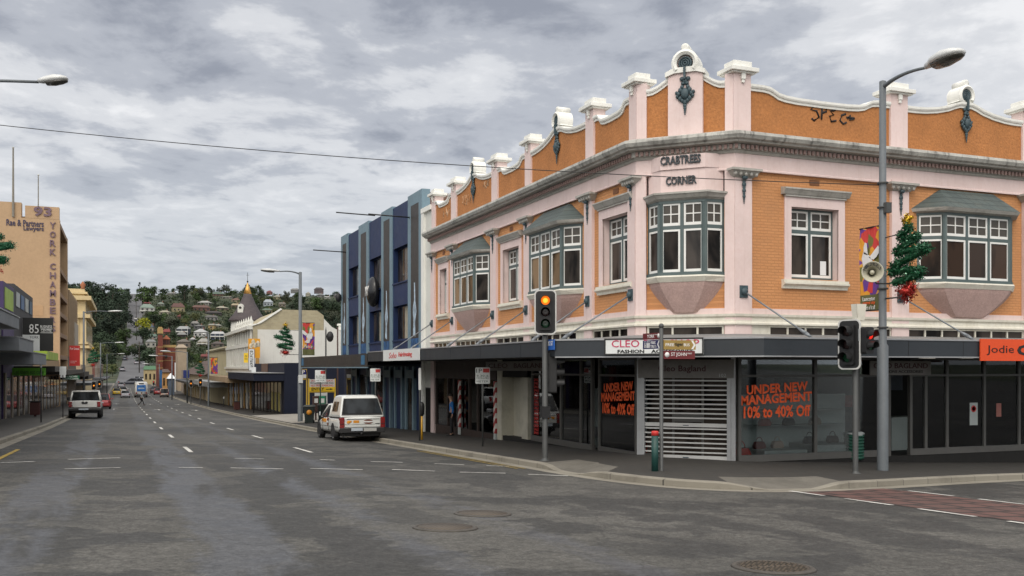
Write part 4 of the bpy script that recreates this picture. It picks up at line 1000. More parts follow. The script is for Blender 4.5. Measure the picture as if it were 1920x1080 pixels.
def banner(label, fr, u0, u1, z0, z1, w, words, pole_u, text2=None):
    t = thing('banner', label, 'banner', fr((u0 + u1) / 2, w, z0), 0, 'festive street banners')
    a, b_ = min(u0, u1), max(u0, u1); foot = z0 + (z1 - z0) * .19
    rows = []
    m = MB(fr); n = 8
    m.grid([[(a + (b_ - a) * k / n, w + .02 * math.sin(k * 1.3 + j), foot + (z1 - foot) * j / 6) for k in range(n + 1)] for j in range(7)]); o = m.build('cloth', BAN, t, keep=True)
    m = MB(fr); m.grid([[(a + (b_ - a) * k / n, w + .02 * math.sin(k * 1.3), z0 + (foot - z0) * j / 2) for k in range(n + 1)] for j in range(3)]); m.build('foot_panel', OLIVE, t, keep=True)
    m = MB(fr); 
    for z in (z1, z0): m.tube([(pole_u, w, z), (a if abs(a - pole_u) > abs(b_ - pole_u) else b_, w, z)], .02, 6)
    m.build('bracket', BLACK, t)
    m = MB(fr); dove(m, (a + b_) / 2, foot + (z1 - foot) * .55, (b_ - a) * 1.15, w + .03); m.build('dove', DOVE, t)
    c, d = (u0, u1)
    for i, s in enumerate(words): text('lettering', s, (WHL, ORL, WHL)[i], t, fr, c + (d - c) * .2, c + (d - c) * .82, foot - .10 - (foot - z0) * (.13 + .28 * i), foot - (foot - z0) * (.12 + .28 * i), w + .03, .004)
    if text2: text('lettering', text2, WHL, t, fr, c + (d - c) * .1, c + (d - c) * .8, foot + .08, foot + .28, w + .03, .004, 0, .3)
    return t
FB = Frame((LP.x + .02, 0), (0, 1), (-1, 0))
banner('patchwork dove banner behind the loudspeaker on the right lamp post', FB, LP.y + .82, LP.y + .13, 1.44, 3.52, 0, ['Launceston', 'central city', 'Heart of it all'], LP.y)
# loudspeaker horn
q = atd(1635, 511, 23.3)
t = thing('loudspeaker', 'cream horn loudspeaker on the lamp post before the banner', 'loudspeaker', q)
R = Rot(q, math.radians(-38), None)
m = MB(R); m.lathe([(.245, -.20), (.255, -.19), (.235, -.16), (.16, -.06), (.10, .08), (.06, .2), (.05, .2), (.085, .07), (.14, -.06), (.22, -.16)], (0, 0, 0), 24, 'y', ring=True)
m.lathe([(.001, -.12), (.05, -.10), (.06, -.02), (.03, .1), (.001, .1)], (0, 0, 0), 12, 'y'); m.build('horn', mat('cream_horn', (.50, .48, .38), .5, .06, 3), t)
m = MB(R); m.lathe([(.07, .19), (.07, .36), (.001, .37)], (0, 0, 0), 12, 'y'); m.tube([(0, .25, -.05), (.12, .22, -.25), (.42, .12, -.27)], .02, 6); m.build('driver', BLACK, t)
for k, ch in enumerate('NICHOLS'):      # letters round the upper rim
    a = math.radians(158 - k * 22); o = text('letter', ch, BLACK, t, None, -.035, .035, -.045, .045, 0, .006)
    Mx = Matrix.Rotation(a - math.pi / 2, 4, Vector((0, -1, 0))); 
    o.data.transform(Matrix.Rotation(math.radians(-38), 4, 'Z') @ Matrix.Translation((.195 * math.cos(a), -.165, .195 * math.sin(a))) @ Matrix.Rotation(-(a - math.pi / 2), 4, 'Y') @ Matrix.Scale(-1, 4, Vector((0, 1, 0))) )
# tinsel trees
TINS = mat('green_tinsel', (.006, .075, .028), .4, .5, 20, metal=.3); TINR = mat('red_tinsel', (.38, .025, .018), .35, .5, 20, metal=.5); TING = mat('gold_tinsel', (.55, .36, .03), .25, .3, 20, metal=.7); TINP = mat('pale_tinsel', (.30, .55, .38), .2, .3, 20, metal=.7)
def strands(mb, path, r, n, ln=.07, wd=.010):
    P = [Vector(p) for p in path]
    for i in range(n):
        k = random.random() * (len(P) - 1); j = int(k); p = P[j].lerp(P[j + 1], k - j); rr = (r[j] + (r[j + 1] - r[j]) * (k - j)) if hasattr(r, '__len__') else r
        d = Vector((random.gauss(0, 1), random.gauss(0, 1), random.gauss(0, 1))).normalized(); o = p + d * rr * random.uniform(.35, 1.0)
        e = Vector((random.gauss(0, 1), random.gauss(0, 1), random.gauss(0, 1))).normalized(); s = d.cross(e).normalized() * wd; e = (d * .5 + e).normalized() * ln
        mb.add([tuple(o - s), tuple(o + s), tuple(o + s + e), tuple(o - s + e)], [(0, 1, 2, 3)])
def tinsel_tree(label, base, ax, wd, H, polep, n=1700, group='tinsel Christmas trees on the lamp posts', ln=.07):
    """zigzag of green tinsel narrowing upwards, red pot, gold star; ax = horizontal direction"""
    random.seed(11)
    t = thing('tinsel_tree', label, 'Christmas decoration', base, 0, group); A = Vector((ax[0], ax[1], 0)); B = Vector(base)
    P = lambda x, z: tuple(B + A * x * wd + Vector((0, 0, z * H)))
    zig = [P(-.30, .22), P(.0, .25), P(.28, .30), P(.30, .33), P(.0, .36), P(-.36, .34), P(-.30, .42), P(.1, .50), P(.46, .57), P(.38, .60), P(.0, .58), P(-.24, .56), P(-.18, .62), P(.16, .70), P(.22, .74), P(-.10, .72), P(-.15, .78), P(.08, .84), P(.0, .88)]
    zr = [wd * .11 * (1.15 - .5 * k / len(zig)) for k in range(len(zig))]
    m = MB(ident); m.tube(zig, [q * .58 for q in zr], 6); strands(m, zig, zr, int(n * 1.6), ln); m.build('tinsel', TINS, t, keep=True)
    m = MB(ident); strands(m, zig, [q * 1.05 for q in zr], n // 8, ln * .7); m.build('pale_strands', TINP, t, keep=True)
    m = MB(ident); pot = [P(-.16, .13), P(0, .06), P(.16, .13), P(0, .17), P(.0, .02)]; m.ball(P(0, .10), (wd * .14, wd * .14, H * .055), 8, 5); strands(m, pot, wd * .13, n // 4, ln); m.build('pot', TINR, t, keep=True)
    m = MB(ident); c = B + Vector((0, 0, H * .94)); n2 = 10; pts = []
    for k in range(n2): a = math.pi / 2 + k * math.pi / 5; r = H * (.075 if k % 2 == 0 else .034); pts.append(c + A * r * math.cos(a) + Vector((0, 0, r * math.sin(a))))
    N_ = Vector((-A.y, A.x, 0)) * H * .02
    m.add([tuple(c + N_), tuple(c - N_)] + [tuple(p) for p in pts], [(0, 2 + k, 2 + (k + 1) % n2) for k in range(n2)] + [(1, 2 + (k + 1) % n2, 2 + k) for k in range(n2)])
    strands(m, pts + pts[:1], H * .012, n // 8, ln * .8); m.build('star', TING, t, keep=True)
    m = MB(ident); pp_ = Vector(polep); m.tube([pp_ + Vector((0, 0, H * .78)), tuple(B + Vector((0, 0, H * .80)))], .014, 5); m.tube([pp_ + Vector((0, 0, H * .04)), tuple(B + Vector((0, 0, H * .04)))], .02, 5); m.tube([P(0, .02), P(0, .9)], .018, 5); m.build('frame', GALV, t)
    return t
q = Vector((LP.x, LP.y - .80, 1.62)); tinsel_tree('large tinsel Christmas tree with gold star on the right lamp post', q, (0, -1), 1.35, 2.02, (LP.x, LP.y - .1, 1.62), 2600)
# overhead wire from the lamp post across the junction
a, b_ = Vector((LP.x, LP.y, 4.5)), atd(-120, 221, 26); wr = MB(ident)
wr.tube([a.lerp(b_, k / 24) - Vector((0, 0, 1.05 * (k / 24) * (1 - k / 24))) for k in range(25)], .011, 5); o = wr.build('overhead_wire', SIGB); tag(o, 'thin dark wire sagging across the sky to the right lamp post', 'wire')
# lamp reaching in from beyond the left edge
q = atd(72, 163, 23.6); e = atd(122, 172, 23.6); d = (e - q); 
lamp_post('lamp on a long arm reaching in from the upper left', (q.x - 4.2, q.y + 1.7, gz(q.x - 4.2, q.y) + .1), q.z - gz(q.x - 4.2, q.y) + .05, .12, .09, (4.2, -1.7, .12), .72, .17)
# ------------------------------------------------------------------ sign post with street names
p = ong(1240, 888, .15)
t = thing('signpost', 'grey street name post with four blades by the green bollard', 'signpost', (p.x, p.y, p.z))
m = MB(ident); m.lathe([(.06, 0), (.05, .03), (.043, .04), (.043, .88 - p.z), (.03, .89 - p.z)], (p.x, p.y, p.z), 12); m.ball((p.x, p.y, .93), .06); m.build('pole', GALV, t)
FPY = Frame((p.x, p.y), (0, 1), (-1, 0)); FPX = Frame((p.x, p.y), (1, 0), (0, -1))
MAR = mat('maroon_plate', (.14, .018, .02), .4); NAV = mat('navy_plate', (.018, .02, .10), .4); GLD = mat('gold_plate', (.33, .22, .06), .45)
def blade(fr, L, z0, z1, m_, arrow=False):
    b = MB(fr); sh_ = [(.05, z0), (L, z0), (L, z1), (.05, z1)]
    b.prism(sh_, -.012, .012); return b.build('blade', m_, t)
b = blade(FPY, .80, .645, .785, MAR); text('lettering', 'YORK', WHL, b, FPY, .60, .28, .675, .755, .013, .003); text('lettering', 'STREET', WHL, b, FPY, .26, .14, .735, .755, .013, .003)
k = MB(FPY); k.lathe([(.001, .012), (.052, .012), (.052, .016), (.001, .016)], (.10, 0, .715), 14, 'y'); k.build('badge', WHL, b)
b = blade(FPY, .80, .43, .625, NAV); text('lettering', 'PUBLIC\nTOILETS', WHL, b, FPY, .46, .20, .455, .60, .013, .003)
k = MB(FPY); k.prism([(.05, .44), (.09, .44), (.15, .5275), (.09, .615), (.05, .615), (.11, .5275)], .012, .016)
for u_ in (.52, .60): k.ball((u_, .014, .59), (.018, .003, .018), 8, 4); k.prism([(u_ - .025, .455), (u_ + .025, .455), (u_ + .03, .565), (u_ - .03, .565)], .012, .016)
k.lathe([(.035, .012), (.035, .016), (.022, .016), (.022, .012)], (.70, 0, .49), 12, 'y'); k.box(.69, .715, .012, .016, .50, .575); k.ball((.70, .014, .60), (.016, .003, .016), 8, 4); k.build('pictogram', WHL, b)
b = blade(FPX, .88, .41, .62, GLD); text('lettering', 'FREE', WHL, b, FPX, .10, .32, .485, .55, .013, .003, .01); text('lettering', 'tiger', BLACK, b, FPX, .33, .56, .475, .565, .013, .003, .02); text('lettering', 'BUS', WHL, b, FPX, .57, .72, .485, .55, .013, .003, .01)
k = MB(FPX); k.prism([(.76, .42), (.81, .42), (.875, .515), (.81, .61), (.76, .61), (.825, .515)], .012, .016); k.build('chevron', WHL, b)
b = blade(FPX, .86, .20, .385, MAR); text('lettering', 'ST JOHN', WHL, b, FPX, .24, .64, .245, .345, .013, .003); text('lettering', 'STREET', WHL, b, FPX, .66, .78, .31, .34, .013, .003)
k = MB(FPX); k.lathe([(.001, .012), (.06, .012), (.06, .016), (.001, .016)], (.14, 0, .293), 14, 'y'); k.build('badge', WHL, b)
# bollard, bin, parking signs, meter
p = ong(1228, 888, .15); t = thing('bollard', 'dark green bollard with a red band on top', 'bollard', (p.x, p.y, p.z))
m = MB(); m.lathe([(.078, 0), (.078, .84), (.001, .845)], n=16); m.build('post', mat('dark_green_paint', (.010, .055, .048), .5, .15, 4, dirt=.3), t); m = MB(); m.lathe([(.081, .84), (.081, .925), (.07, .94), (.001, .945)], n=16); m.build('red_band', REDL, t)
p = ong(1601, 868, .2); t = thing('litter_bin', 'round green slatted litter bin under the awning', 'bin', (p.x, p.y, p.z)); m = MB()
for k in range(8): m.lathe([(.24, .12 + k * .085), (.27, .14 + k * .085), (.27, .18 + k * .085), (.24, .2 + k * .085)], n=18)
m.lathe([(.235, .10), (.235, .8), (.001, .8)], n=18); m.build('body', mat('bin_green', (.012, .085, .055), .5, .15, 4, dirt=.3), t); m = MB(); m.lathe([(.275, .80), (.285, .82), (.27, .85), (.2, .86), (.2, .80)], n=18); m.box(-.12, .05, -.28, -.2, .78, .88); m.build('rim', SHOPW, t); m = MB(); m.box(-.05, .05, -.05, .05, 0, .12); m.build('foot', SIGB, t)
def parking_sign(label, base, H, w, h, words, rz=-.35, pm=GALV, red=True, r=.03):
    t = thing('parking_sign', label, 'parking sign', base, rz, 'parking signs along York Street'); m = MB(); m.lathe([(r, 0), (r, H), (.01, H + .01)], n=10); m.build('pole', pm, t)
    m = MB(); m.prism(roundrect(w, h, .03, 3, H - h), -r - .02, -r); s = m.build('plate', SIGNW, t)
    fr = Frame((0, 0), (1, 0), (0, -1))
    if red: m = MB(); m.box(w * .05, w * .92, -r - .025, -r - .02, H - h * .62, H - h * .12); m.build('red_panel', REDL, s)
    for i, (s_, c, a0, a1, z0, z1) in enumerate(words):
        o = text('lettering', s_, c, s, None, a0 * w, a1 * w, H - h + z0 * h, H - h + z1 * h, 0, .004); o.data.transform(Matrix.Translation((0, -r - .022, 0))); 
    return t
GRL = mat('green_grey_letters', (.05, .10, .07), .5)
W1 = [('1P', BLACK, -.9, -.1, .35, .85), ('8.30-6', GRL, -.85, .8, -.15, .1), ('MON-FRI', GRL, -.85, .8, -.45, -.2), ('METER', GRL, -.85, .8, -.85, -.6)]
def pole_at(px, py): q = ong(px, py, .15); return (q.x, q.y, q.z)
b0 = pole_at(905, 841); parking_sign('one hour parking sign on a thin pole before the barber shop', b0, (690 - 689) / F * 32.2 - b0[2], .24, .27, W1)
b0 = pole_at(787, 828); parking_sign('thin parking sign turned edge-on beside the yellow meter', b0, (690 - 690) / F * 37 - b0[2], .05, .42, [], -.2, red=False)
q = onx(704, 700, 10.5); b0 = (q.x, q.y, gz(q.x, q.y) + .16); parking_sign('parking sign standing behind the white ute roof', b0, q.z + .22 - b0[2], .23, .29, W1[1:])
b0 = pole_at(601, 802); parking_sign('no stopping sign on a green pole by the wheelie bins', b0, (690 - 694) / F * 54 - b0[2], .30, .34, W1[1:], pm=mat('green_pole', (.03, .06, .05), .5))
p = ong(791, 827, .15); t = thing('parking_meter', 'parking meter on a yellow post', 'parking meter', (p.x, p.y, p.z)); m = MB(); m.lathe([(.045, 0), (.04, 1.0)], n=10); m.build('post', mat('yellow_post', (.55, .30, .02), .5, .12, 4, dirt=.3), t); m = MB(); m.lathe([(.05, .98), (.10, 1.06), (.11, 1.35), (.09, 1.45), (.03, 1.52), (.01, 1.53)], n=12); m.build('head', SIGB, t)
# ------------------------------------------------------------------ white strip building and the blue building
NAVY = mat('navy_panel', (.0135, .0285, .086), .55, .08, 1, dirt=.15, spec=.3); LBLUE = mat('light_blue_pier', (.16, .245, .30), .55, .06, 1, dirt=.2, streak=.2); CHAR = mat('charcoal_panel', (.030, .026, .024), .5, .15, 1.5)
WALLW = mat('white_painted_wall', (.66, .66, .61), .75, .06, .7, dirt=.25, dirtc=(.4, .38, .32), streak=.25)
REDB = brickmat('red_brick', (.16, .06, .038), (.12, .05, .035), (.20, .17, .14), 1.0, .23, .078, .85, .4, .4)
CURT = mat('pale_curtain', (.34, .31, .24), .8, .2, 4); GREYW = mat('grey_window_glass', (.10, .11, .12), .15, .3, 1.5)
t = thing('white_building', 'narrow white building squeezed between the orange corner and the blue building', 'building', (14, 42.9, -3.2))
m = MB(FY); m.box(42.1, 43.6, -14, .0, -3.6, 7.2); m.build('wall', WALLW, t); m = MB(FY); m.box(42.1, 43.6, -.3, .12, 7.2, 7.42); m.box(43.2, 43.6, 0, .1, -3.4, 7.2); m.build('coping', WHITE, t)
m = MB(FY); m.box(42.35, 43.1, .0, .03, -3.2, -.9); 
for k in range(8): m.box(42.38 + k * .09, 42.40 + k * .09, .03, .05, -3.2, -.95)
m.build('grille_door', PSEAL, t)
t = thing('blue_building', 'three storey navy building with pale blue piers and a round black sign', 'building', (15, 52, -3.4))
Y = lambda px: px2u(FY, px)[0]
piers = [(Y(654), 61.76), (Y(692.7), Y(674)), (Y(737), Y(716.7)), (43.6, Y(766.7))]
gaps = [(Y(674), Y(654)), (Y(716.7), Y(692.7)), (Y(766.7), Y(737))]
top = 8.4
m = MB(FY); m.box(43.62, 61.76, -16, -.35, -4.6, top - .15); m.build('core_wall', REDB, t)
for a, b in piers:
    m = MB(FY); e = (b - a) * .22; m.box(a, a + e, -.35, .06, .3, top); m.box(b - e, b, -.35, .06, .3, top); m.box(a + e, b - e, -.35, .06, top - .55, top); o = m.build('pier', LBLUE, t)
    m = MB(FY); m.box(a + e, b - e, -.35, .054, .3, top - .55); m.build('dark_panel', CHAR, o)
    m = MB(FY); c = (a + b) / 2; h = (b - a) * .16        # painted figure on the panel
    m.prism([(c - h * .3, 1.5), (c + h * .8, 1.6), (c + h * .5, 2.2), (c + h * .9, 2.8), (c + h * .2, 3.3), (c + h * .3, 4.1), (c - h * .1, 4.1), (c - h * .3, 3.2), (c - h * .8, 2.7), (c - h * .2, 2.2)], .054, .059); m.build('painted_figure', mat('pale_figure_paint', (.36, .46, .55), .6, .5, 3), o)
    m = MB(FY); m.box(a + e, b - e, .054, .058, .85, 1.42); m.build('painted_base', mat('blue_figure_paint', (.02, .08, .20), .6, .6, 3), o)
for a, b in gaps:
    m = MB(FY); holes = [(a + .06, b - .06, 1.42, 3.18), (a + .06, b - .06, 4.35, 6.15)]
    wallm(m, FY, a, b, .3, top - .12, holes, .3); o = m.build('navy_panel', NAVY, t)
    for i, (c, d, z0, z1) in enumerate(holes):
        w = MB(FY); w.box(c, d, -.28, -.24, z0, z1); f = w.build('window', NAVY, t)
        w = MB(FY); k = c + (d - c) * .52; w.box(c + .05, k, -.24, -.235, z0 + .08, z1 - .06); w.build('pane', (CURT, GREYW)[i], f)
        w = MB(FY); w.box(k + .06, d - .05, -.24, -.235, z0 + .08, z1 - .06); w.build('pane', GLASSD, f)
        w = MB(FY); w.box(c, d, -.05, .06, z0 - .07, z0); w.build('sill', NAVY, f)
m = MB(FY); uc, zc = uz(FY, 696, 547, .35); m.ball((uc, .24, zc), (.68, .36, .84), 20, 12); s = m.build('round_sign', mat('gloss_black_sign', (.012, .012, .014), .25, .1, spec=.5), t)
text('lettering', 'NY', WHL, s, FY, uc + .42, uc - .30, zc - .22, zc + .30, .545, .05, .0)
for px, py in ((700, 404), (770, 408), (650, 473)):
    u_, z_ = uz(FY, px, py); m = MB(FY); m.tube([(u_, -.1, z_), (u_, 2.1, z_ + .05)], .035, 6); m.build('bracket_pole', SIGB, t)
m = MB(FY); m.ball((61.6, .25, 4.5), (.18, .2, .3)); m.build('floodlight', SIGB, t)
# its low dark awning and ground floor
aw = MB(ident); aw.sweep([(0, .05), (.05, .05), (.05, .66), (0, .66)], [(10.4, 61.5), (10.4, 43.7)]); a_ = aw.build('awning', mat('brown_black_fascia', (.030, .027, .025), .5, .15, 1, dirt=.2), t)
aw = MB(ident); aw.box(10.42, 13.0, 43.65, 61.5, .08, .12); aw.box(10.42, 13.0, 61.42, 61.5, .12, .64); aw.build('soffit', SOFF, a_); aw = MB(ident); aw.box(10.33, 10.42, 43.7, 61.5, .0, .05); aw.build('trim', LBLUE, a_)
aw = MB(ident); aw.box(10.42, 13.0, 43.65, 61.42, .58, .62); aw.build('awning_roof', SOFF, a_)
for u_ in (61.0, 44.6): m = MB(FAY); m.box(u_ - .5, u_ + .25, .052, .06, .15, .60); q_ = m.build('blue_plate', mat('mid_blue_plate', (.03, .13, .25), .5), a_)
m = MB(FY); m.box(43.65, 61.7, -.5, -.15, -4.6, .3); m.build('ground_floor_wall', NAVY, t)
for a in (45.2, 47.3, 49.6, 53.5, 57.5):
    m = MB(FY); m.box(a, a + .28, -.15, .0, -4.2, .1); m.box(a + 1.3, a + 1.58, -.15, .0, -4.2, .1); m.box(a, a + 1.58, -.15, -.01, -.5, -.1); o = m.build('door_frame', LBLUE, t); m = MB(FY); m.box(a + .28, a + 1.3, -.15, -.08, -4.2, -.5); m.build('door', NAVY if a > 46 else GLASSD, o)
for a in (51.6, 55.6, 59.3): m = MB(FY); m.box(a, a + 1.6, -.15, -.12, -2.9, -.4); m.build('shop_window', GLASSD, t)
# ------------------------------------------------------------------ car park between the buildings
YELP = mat('yellow_frame_paint', (.62, .42, .06), .5, .08); YELS = mat('yellow_sign_face', (.82, .55, .03), .45, .05)
NAVW = mat('dark_navy_wall', (.006, .009, .022), .6, .15, 1, spec=.25)
cz = gz(12.5, 68) + .25
FC2 = Frame((0, 67.0), (math.cos(-.25), math.sin(-.25)), (-math.sin(.25), -math.cos(.25)))
FC2 = Frame((0, 67.0), (1, 0), (0, -1))
def X2(px, Yp=67.0): return ony(px, 690, Yp).x
def Z2(px, py, Yp=67.0): return ony(px, py, Yp).z
t = thing('entry_sign', 'yellow car park ENTRY sign board with arrow on yellow posts', 'car park sign', (X2(578), 67.0, cz))
m = MB(FC2)
for px in (579, 628): m.box(X2(px) - .05, X2(px) + .05, -.05, .05, cz - .1, Z2(px, 710))
m.box(X2(579), X2(628), -.03, .03, Z2(600, 736), Z2(600, 732)); m.build('post', YELP, t)
x0, x1 = X2(580), X2(627); zt, zm, zb_ = Z2(600, 711), Z2(600, 725.5), Z2(600, 734)
m = MB(FC2); m.box(x0, x1, .05, .08, zm, zt); pn = m.build('panel', SIGNW, t); m = MB(FC2); m.box(x0, x1, .05, .082, zb_, zm); m.build('yellow_panel', YELS, t)
w_ = x1 - x0; h_ = zt - zm
text('lettering', '24 HOURS 7 DAYS', REDL, pn, FC2, x0 + .05 * w_, x1 - .05 * w_, zm + .68 * h_, zm + .93 * h_, .082, .006, .01); text('lettering', 'PAY & DISPLAY CAR PARK', BLACK, pn, FC2, x0 + .03 * w_, x1 - .03 * w_, zm + .37 * h_, zm + .62 * h_, .082, .006, .01); text('lettering', 'NO FREE PARKING', REDL, pn, FC2, x0 + .05 * w_, x1 - .05 * w_, zm + .06 * h_, zm + .31 * h_, .082, .006, .01)
h2 = zm - zb_; text('lettering', 'ENTRY', BLACK, pn, FC2, x0 + .08 * w_, x0 + .58 * w_, zb_ + .2 * h2, zm - .14 * h2, .085, .006, .02)
m = MB(FC2); c = zb_ + .5 * h2; m.prism([(x0 + .65 * w_, c - .08 * h2), (x0 + .82 * w_, c - .08 * h2), (x0 + .82 * w_, c - .22 * h2), (x0 + .93 * w_, c), (x0 + .82 * w_, c + .22 * h2), (x0 + .82 * w_, c + .08 * h2), (x0 + .65 * w_, c + .08 * h2)], .085, .092); m.build('arrow', BLACK, t)
m = MB(FC2); m.box(X2(590), X2(613), .05, .07, Z2(600, 742), Z2(600, 736.5)); m.box(X2(590), X2(591.5), -.03, .05, cz, Z2(600, 736)); m.box(X2(612), X2(613.5), -.03, .05, cz, Z2(600, 736)); m.build('small_panel', SIGNW, t)
t = thing('parking_board', 'blue and white P board on a yellow frame behind the lamp post', 'car park sign', (X2(572), 67.4, cz), 0); m = MB(FC2); m.box(X2(566), X2(576), -.4, -.37, Z2(570, 702), Z2(570, 693)); p_ = m.build('panel', mat('parking_blue', (.012, .02, .16), .4), t); m = MB(FC2); m.box(X2(566), X2(576), -.4, -.37, Z2(570, 709), Z2(570, 702)); m.build('white_panel', SIGNW, t); m = MB(FC2); m.box(X2(565), X2(577.5), -.45, -.41, Z2(570, 712), Z2(570, 692)); m.box(X2(576.2), X2(578), -.46, -.41, cz, Z2(570, 698)); m.build('frame', YELP, t)
text('lettering', 'P', WHL, p_, FC2, X2(568.3), X2(573.5), Z2(570, 701), Z2(570, 694), -.37, .01, .03)
BINB = mat('bin_dark_green', (.014, .022, .020), .5, .15, 3)
def wheelie(label, base, rz, badge=True):
    t = thing('wheelie_bin', label, 'wheelie bin', base, rz, 'wheelie bins'); m = MB(); m.taper((-.22, .22, -.25, .25, .08), (-.30, .30, -.36, .33, 1.0)); m.build('body', BINB, t, bevel=.02)
    m = MB(); m.taper((-.33, .33, -.40, .36, 1.0), (-.30, .30, -.36, .33, 1.09)); m.box(-.28, .28, .33, .42, .98, 1.04); m.build('lid', BINB, t, bevel=.015)
    for s in (-1, 1): m = MB(); m.lathe([(.001, -.04), (.11, -.04), (.11, .04), (.001, .04)], (s * .24, .25, .11), 14, 'x'); m.build('wheel', SIGB, t)
    if badge: m = MB(); m.lathe([(.001, -.345), (.15, -.345), (.15, -.30), (.001, -.30)], (.02, 0, .68), 18, 'y'); m.build('badge', mat('orange_sticker', (.65, .26, .02), .5), t)
    return t
q = ong(580, 795, .17); w1 = wheelie('dark wheelie bin with a round orange sticker by the lamp post', (q.x, q.y, q.z), -.25); w1.scale = (1.1,) * 3
q = ong(607, 794, .19); w2 = wheelie('plain dark wheelie bin beside the one with the sticker', (q.x, q.y + .3, q.z), -.2, False); w2.scale = (1.15,) * 3
for (px, py, yy, c, lb) in ((592, 756, 66, (.06, .03, .025), 'brown ticket box'), (604, 756, 66, (.02, .22, .12), 'green ticket machine')):
    q = ony(px, 758, yy); t = thing('ticket_machine', lb + ' behind the wheelie bins', 'ticket machine', (q.x, q.y, cz)); m = MB(ident); m.box(q.x - .2, q.x + .2, yy - .15, yy + .15, cz + .7, q.z + .55); m.box(q.x - .06, q.x + .06, yy - .06, yy + .06, cz - .1, cz + .7); m.build('body', mat(lb.replace(' ', '_'), c, .5, .1), t, bevel=.03)
    m = MB(ident); m.box(q.x - .12, q.x + .12, yy - .165, yy - .15, q.z + .1, q.z + .4); m.build('panel', SIGNW, t)
# lamp post with tinsel tree and banner
LQ = ong(563, 793, .15)
lamp_post('tall lamp post with dove banner beside the car park entry', (LQ.x, LQ.y, LQ.z), 6.35 - LQ.z, .17, .12, (-1.3, .1, .15), 1.25, .28)
q = (LQ.x - .95, LQ.y + .05, .80); tinsel_tree('tinsel Christmas tree left of the mid street lamp post', q, (-1, 0), 1.45, 2.15, (LQ.x, LQ.y, .8), 1100, ln=.10)
FB2 = Frame((0, LQ.y), (1, 0), (0, -1)); banner('patchwork Peace banner on the mid street lamp post', FB2, LQ.x + .15, LQ.x + .95, .86, 3.0, 0, [], LQ.x, 'Peace')
b = MB(ident); b.box(LQ.x - .15, LQ.x + .13, LQ.y - .22, LQ.y - .18, Z2(563, 718, LQ.y), Z2(563, 703, LQ.y)); t = thing('pole_plate', 'small white plate strapped to the mid street lamp post', 'sign', (LQ.x, LQ.y - .2, -1)); b.build('plate', SIGNW, t)
for px, py in ((611, 640), (633, 640)):
    q = ony(px, 690, 80); t = thing('pole', ('dark red' if px > 620 else 'grey') + ' pole standing behind the car park', 'pole', (q.x, 80, -4)); m = MB(ident); m.lathe([(.07, -4), (.06, 3.1 if px < 620 else 3.4), (.01, 3.42)], (q.x, 80, 0), 8); m.build('shaft', mat('rust_pole', (.06, .03, .025), .6) if px > 620 else GALV, t)
    if px < 620: m = MB(ident); m.ball((q.x + .35, 80, 2.6), (.3, .3, .45)); m.build('floodlight', SIGB, t)
# ------------------------------------------------------------------ navy shop, white hall, ornate facade, cream building
def simple_block(name, label, fr, u0, u1, depth, zb, zt, m, wins=(), wm_=None, cat='building', cornice=None, extra=None):
    o = fr((u0 + u1) / 2, -depth / 2, zb); t = thing(name, label, cat, o)
    b = MB(fr); b.box(u0, u1, -depth, 0, zb, zt); b.build('wall', m, t)
    if cornice:
        b = MB(fr); b.box(u0 - .1, u1 + .1, -.2, .25, zt - .35, zt - .2); b.box(u0 - .15, u1 + .15, -.3, .4, zt - .2, zt + .02); b.build('cornice', cornice, t)
    for (a, c, z0, z1) in wins:
        b = MB(fr); b.box(a - .12, c + .12, -.02, .06, z0 - .15, z0); b.box(a - .12, c + .12, -.02, .06, z1, z1 + .15); b.box(a - .12, a, -.02, .05, z0, z1); b.box(c, c + .12, -.02, .05, z0, z1); f = b.build('window', wm_ or m, t)
        b = MB(fr); b.box(a, c, .0, .012, z0, z1); b.build('pane', GLASSD, f)
    return t
def gfl(Y, X=13): return gz(X, Y) + .2
t = simple_block('navy_shop', 'low dark navy shop with glass front and flat awning', FY, 85.8, 107.9, 20, -6, .45, NAVW)
m = MB(FY); m.box(87, 107, -.02, .03, -4.4, -1.3); s = m.build('shop_window', GLASSD, t)
for k in range(9): m = MB(FY); m.box(87 + k * 2.4, 87.15 + k * 2.4, .03, .07, -4.5, -1.3); m.build('mullion', BLACK, s)
for a in (88, 90.2, 92.4): m = MB(FY); m.box(a, a + 1.2, .032, .04, -3.9, -2.2); m.build('poster', mat('yellow_poster', (.35, .30, .08), .5, .3, 3), s)
aw = MB(ident); aw.box(10.4, 12.98, 85.8, 107.9, -1.12, -.46); aw.build('awning', NAVW, t); aw = MB(ident); aw.box(10.35, 12.98, 85.7, 107.9, -.455, -.41); aw.build('awning_roof', ALU, t)
b = MB(FY); b.box(96, 100.5, .01, .06, -.4, .44); b.build('timber_panel', mat('brown_panel', (.10, .055, .035), .7), t)
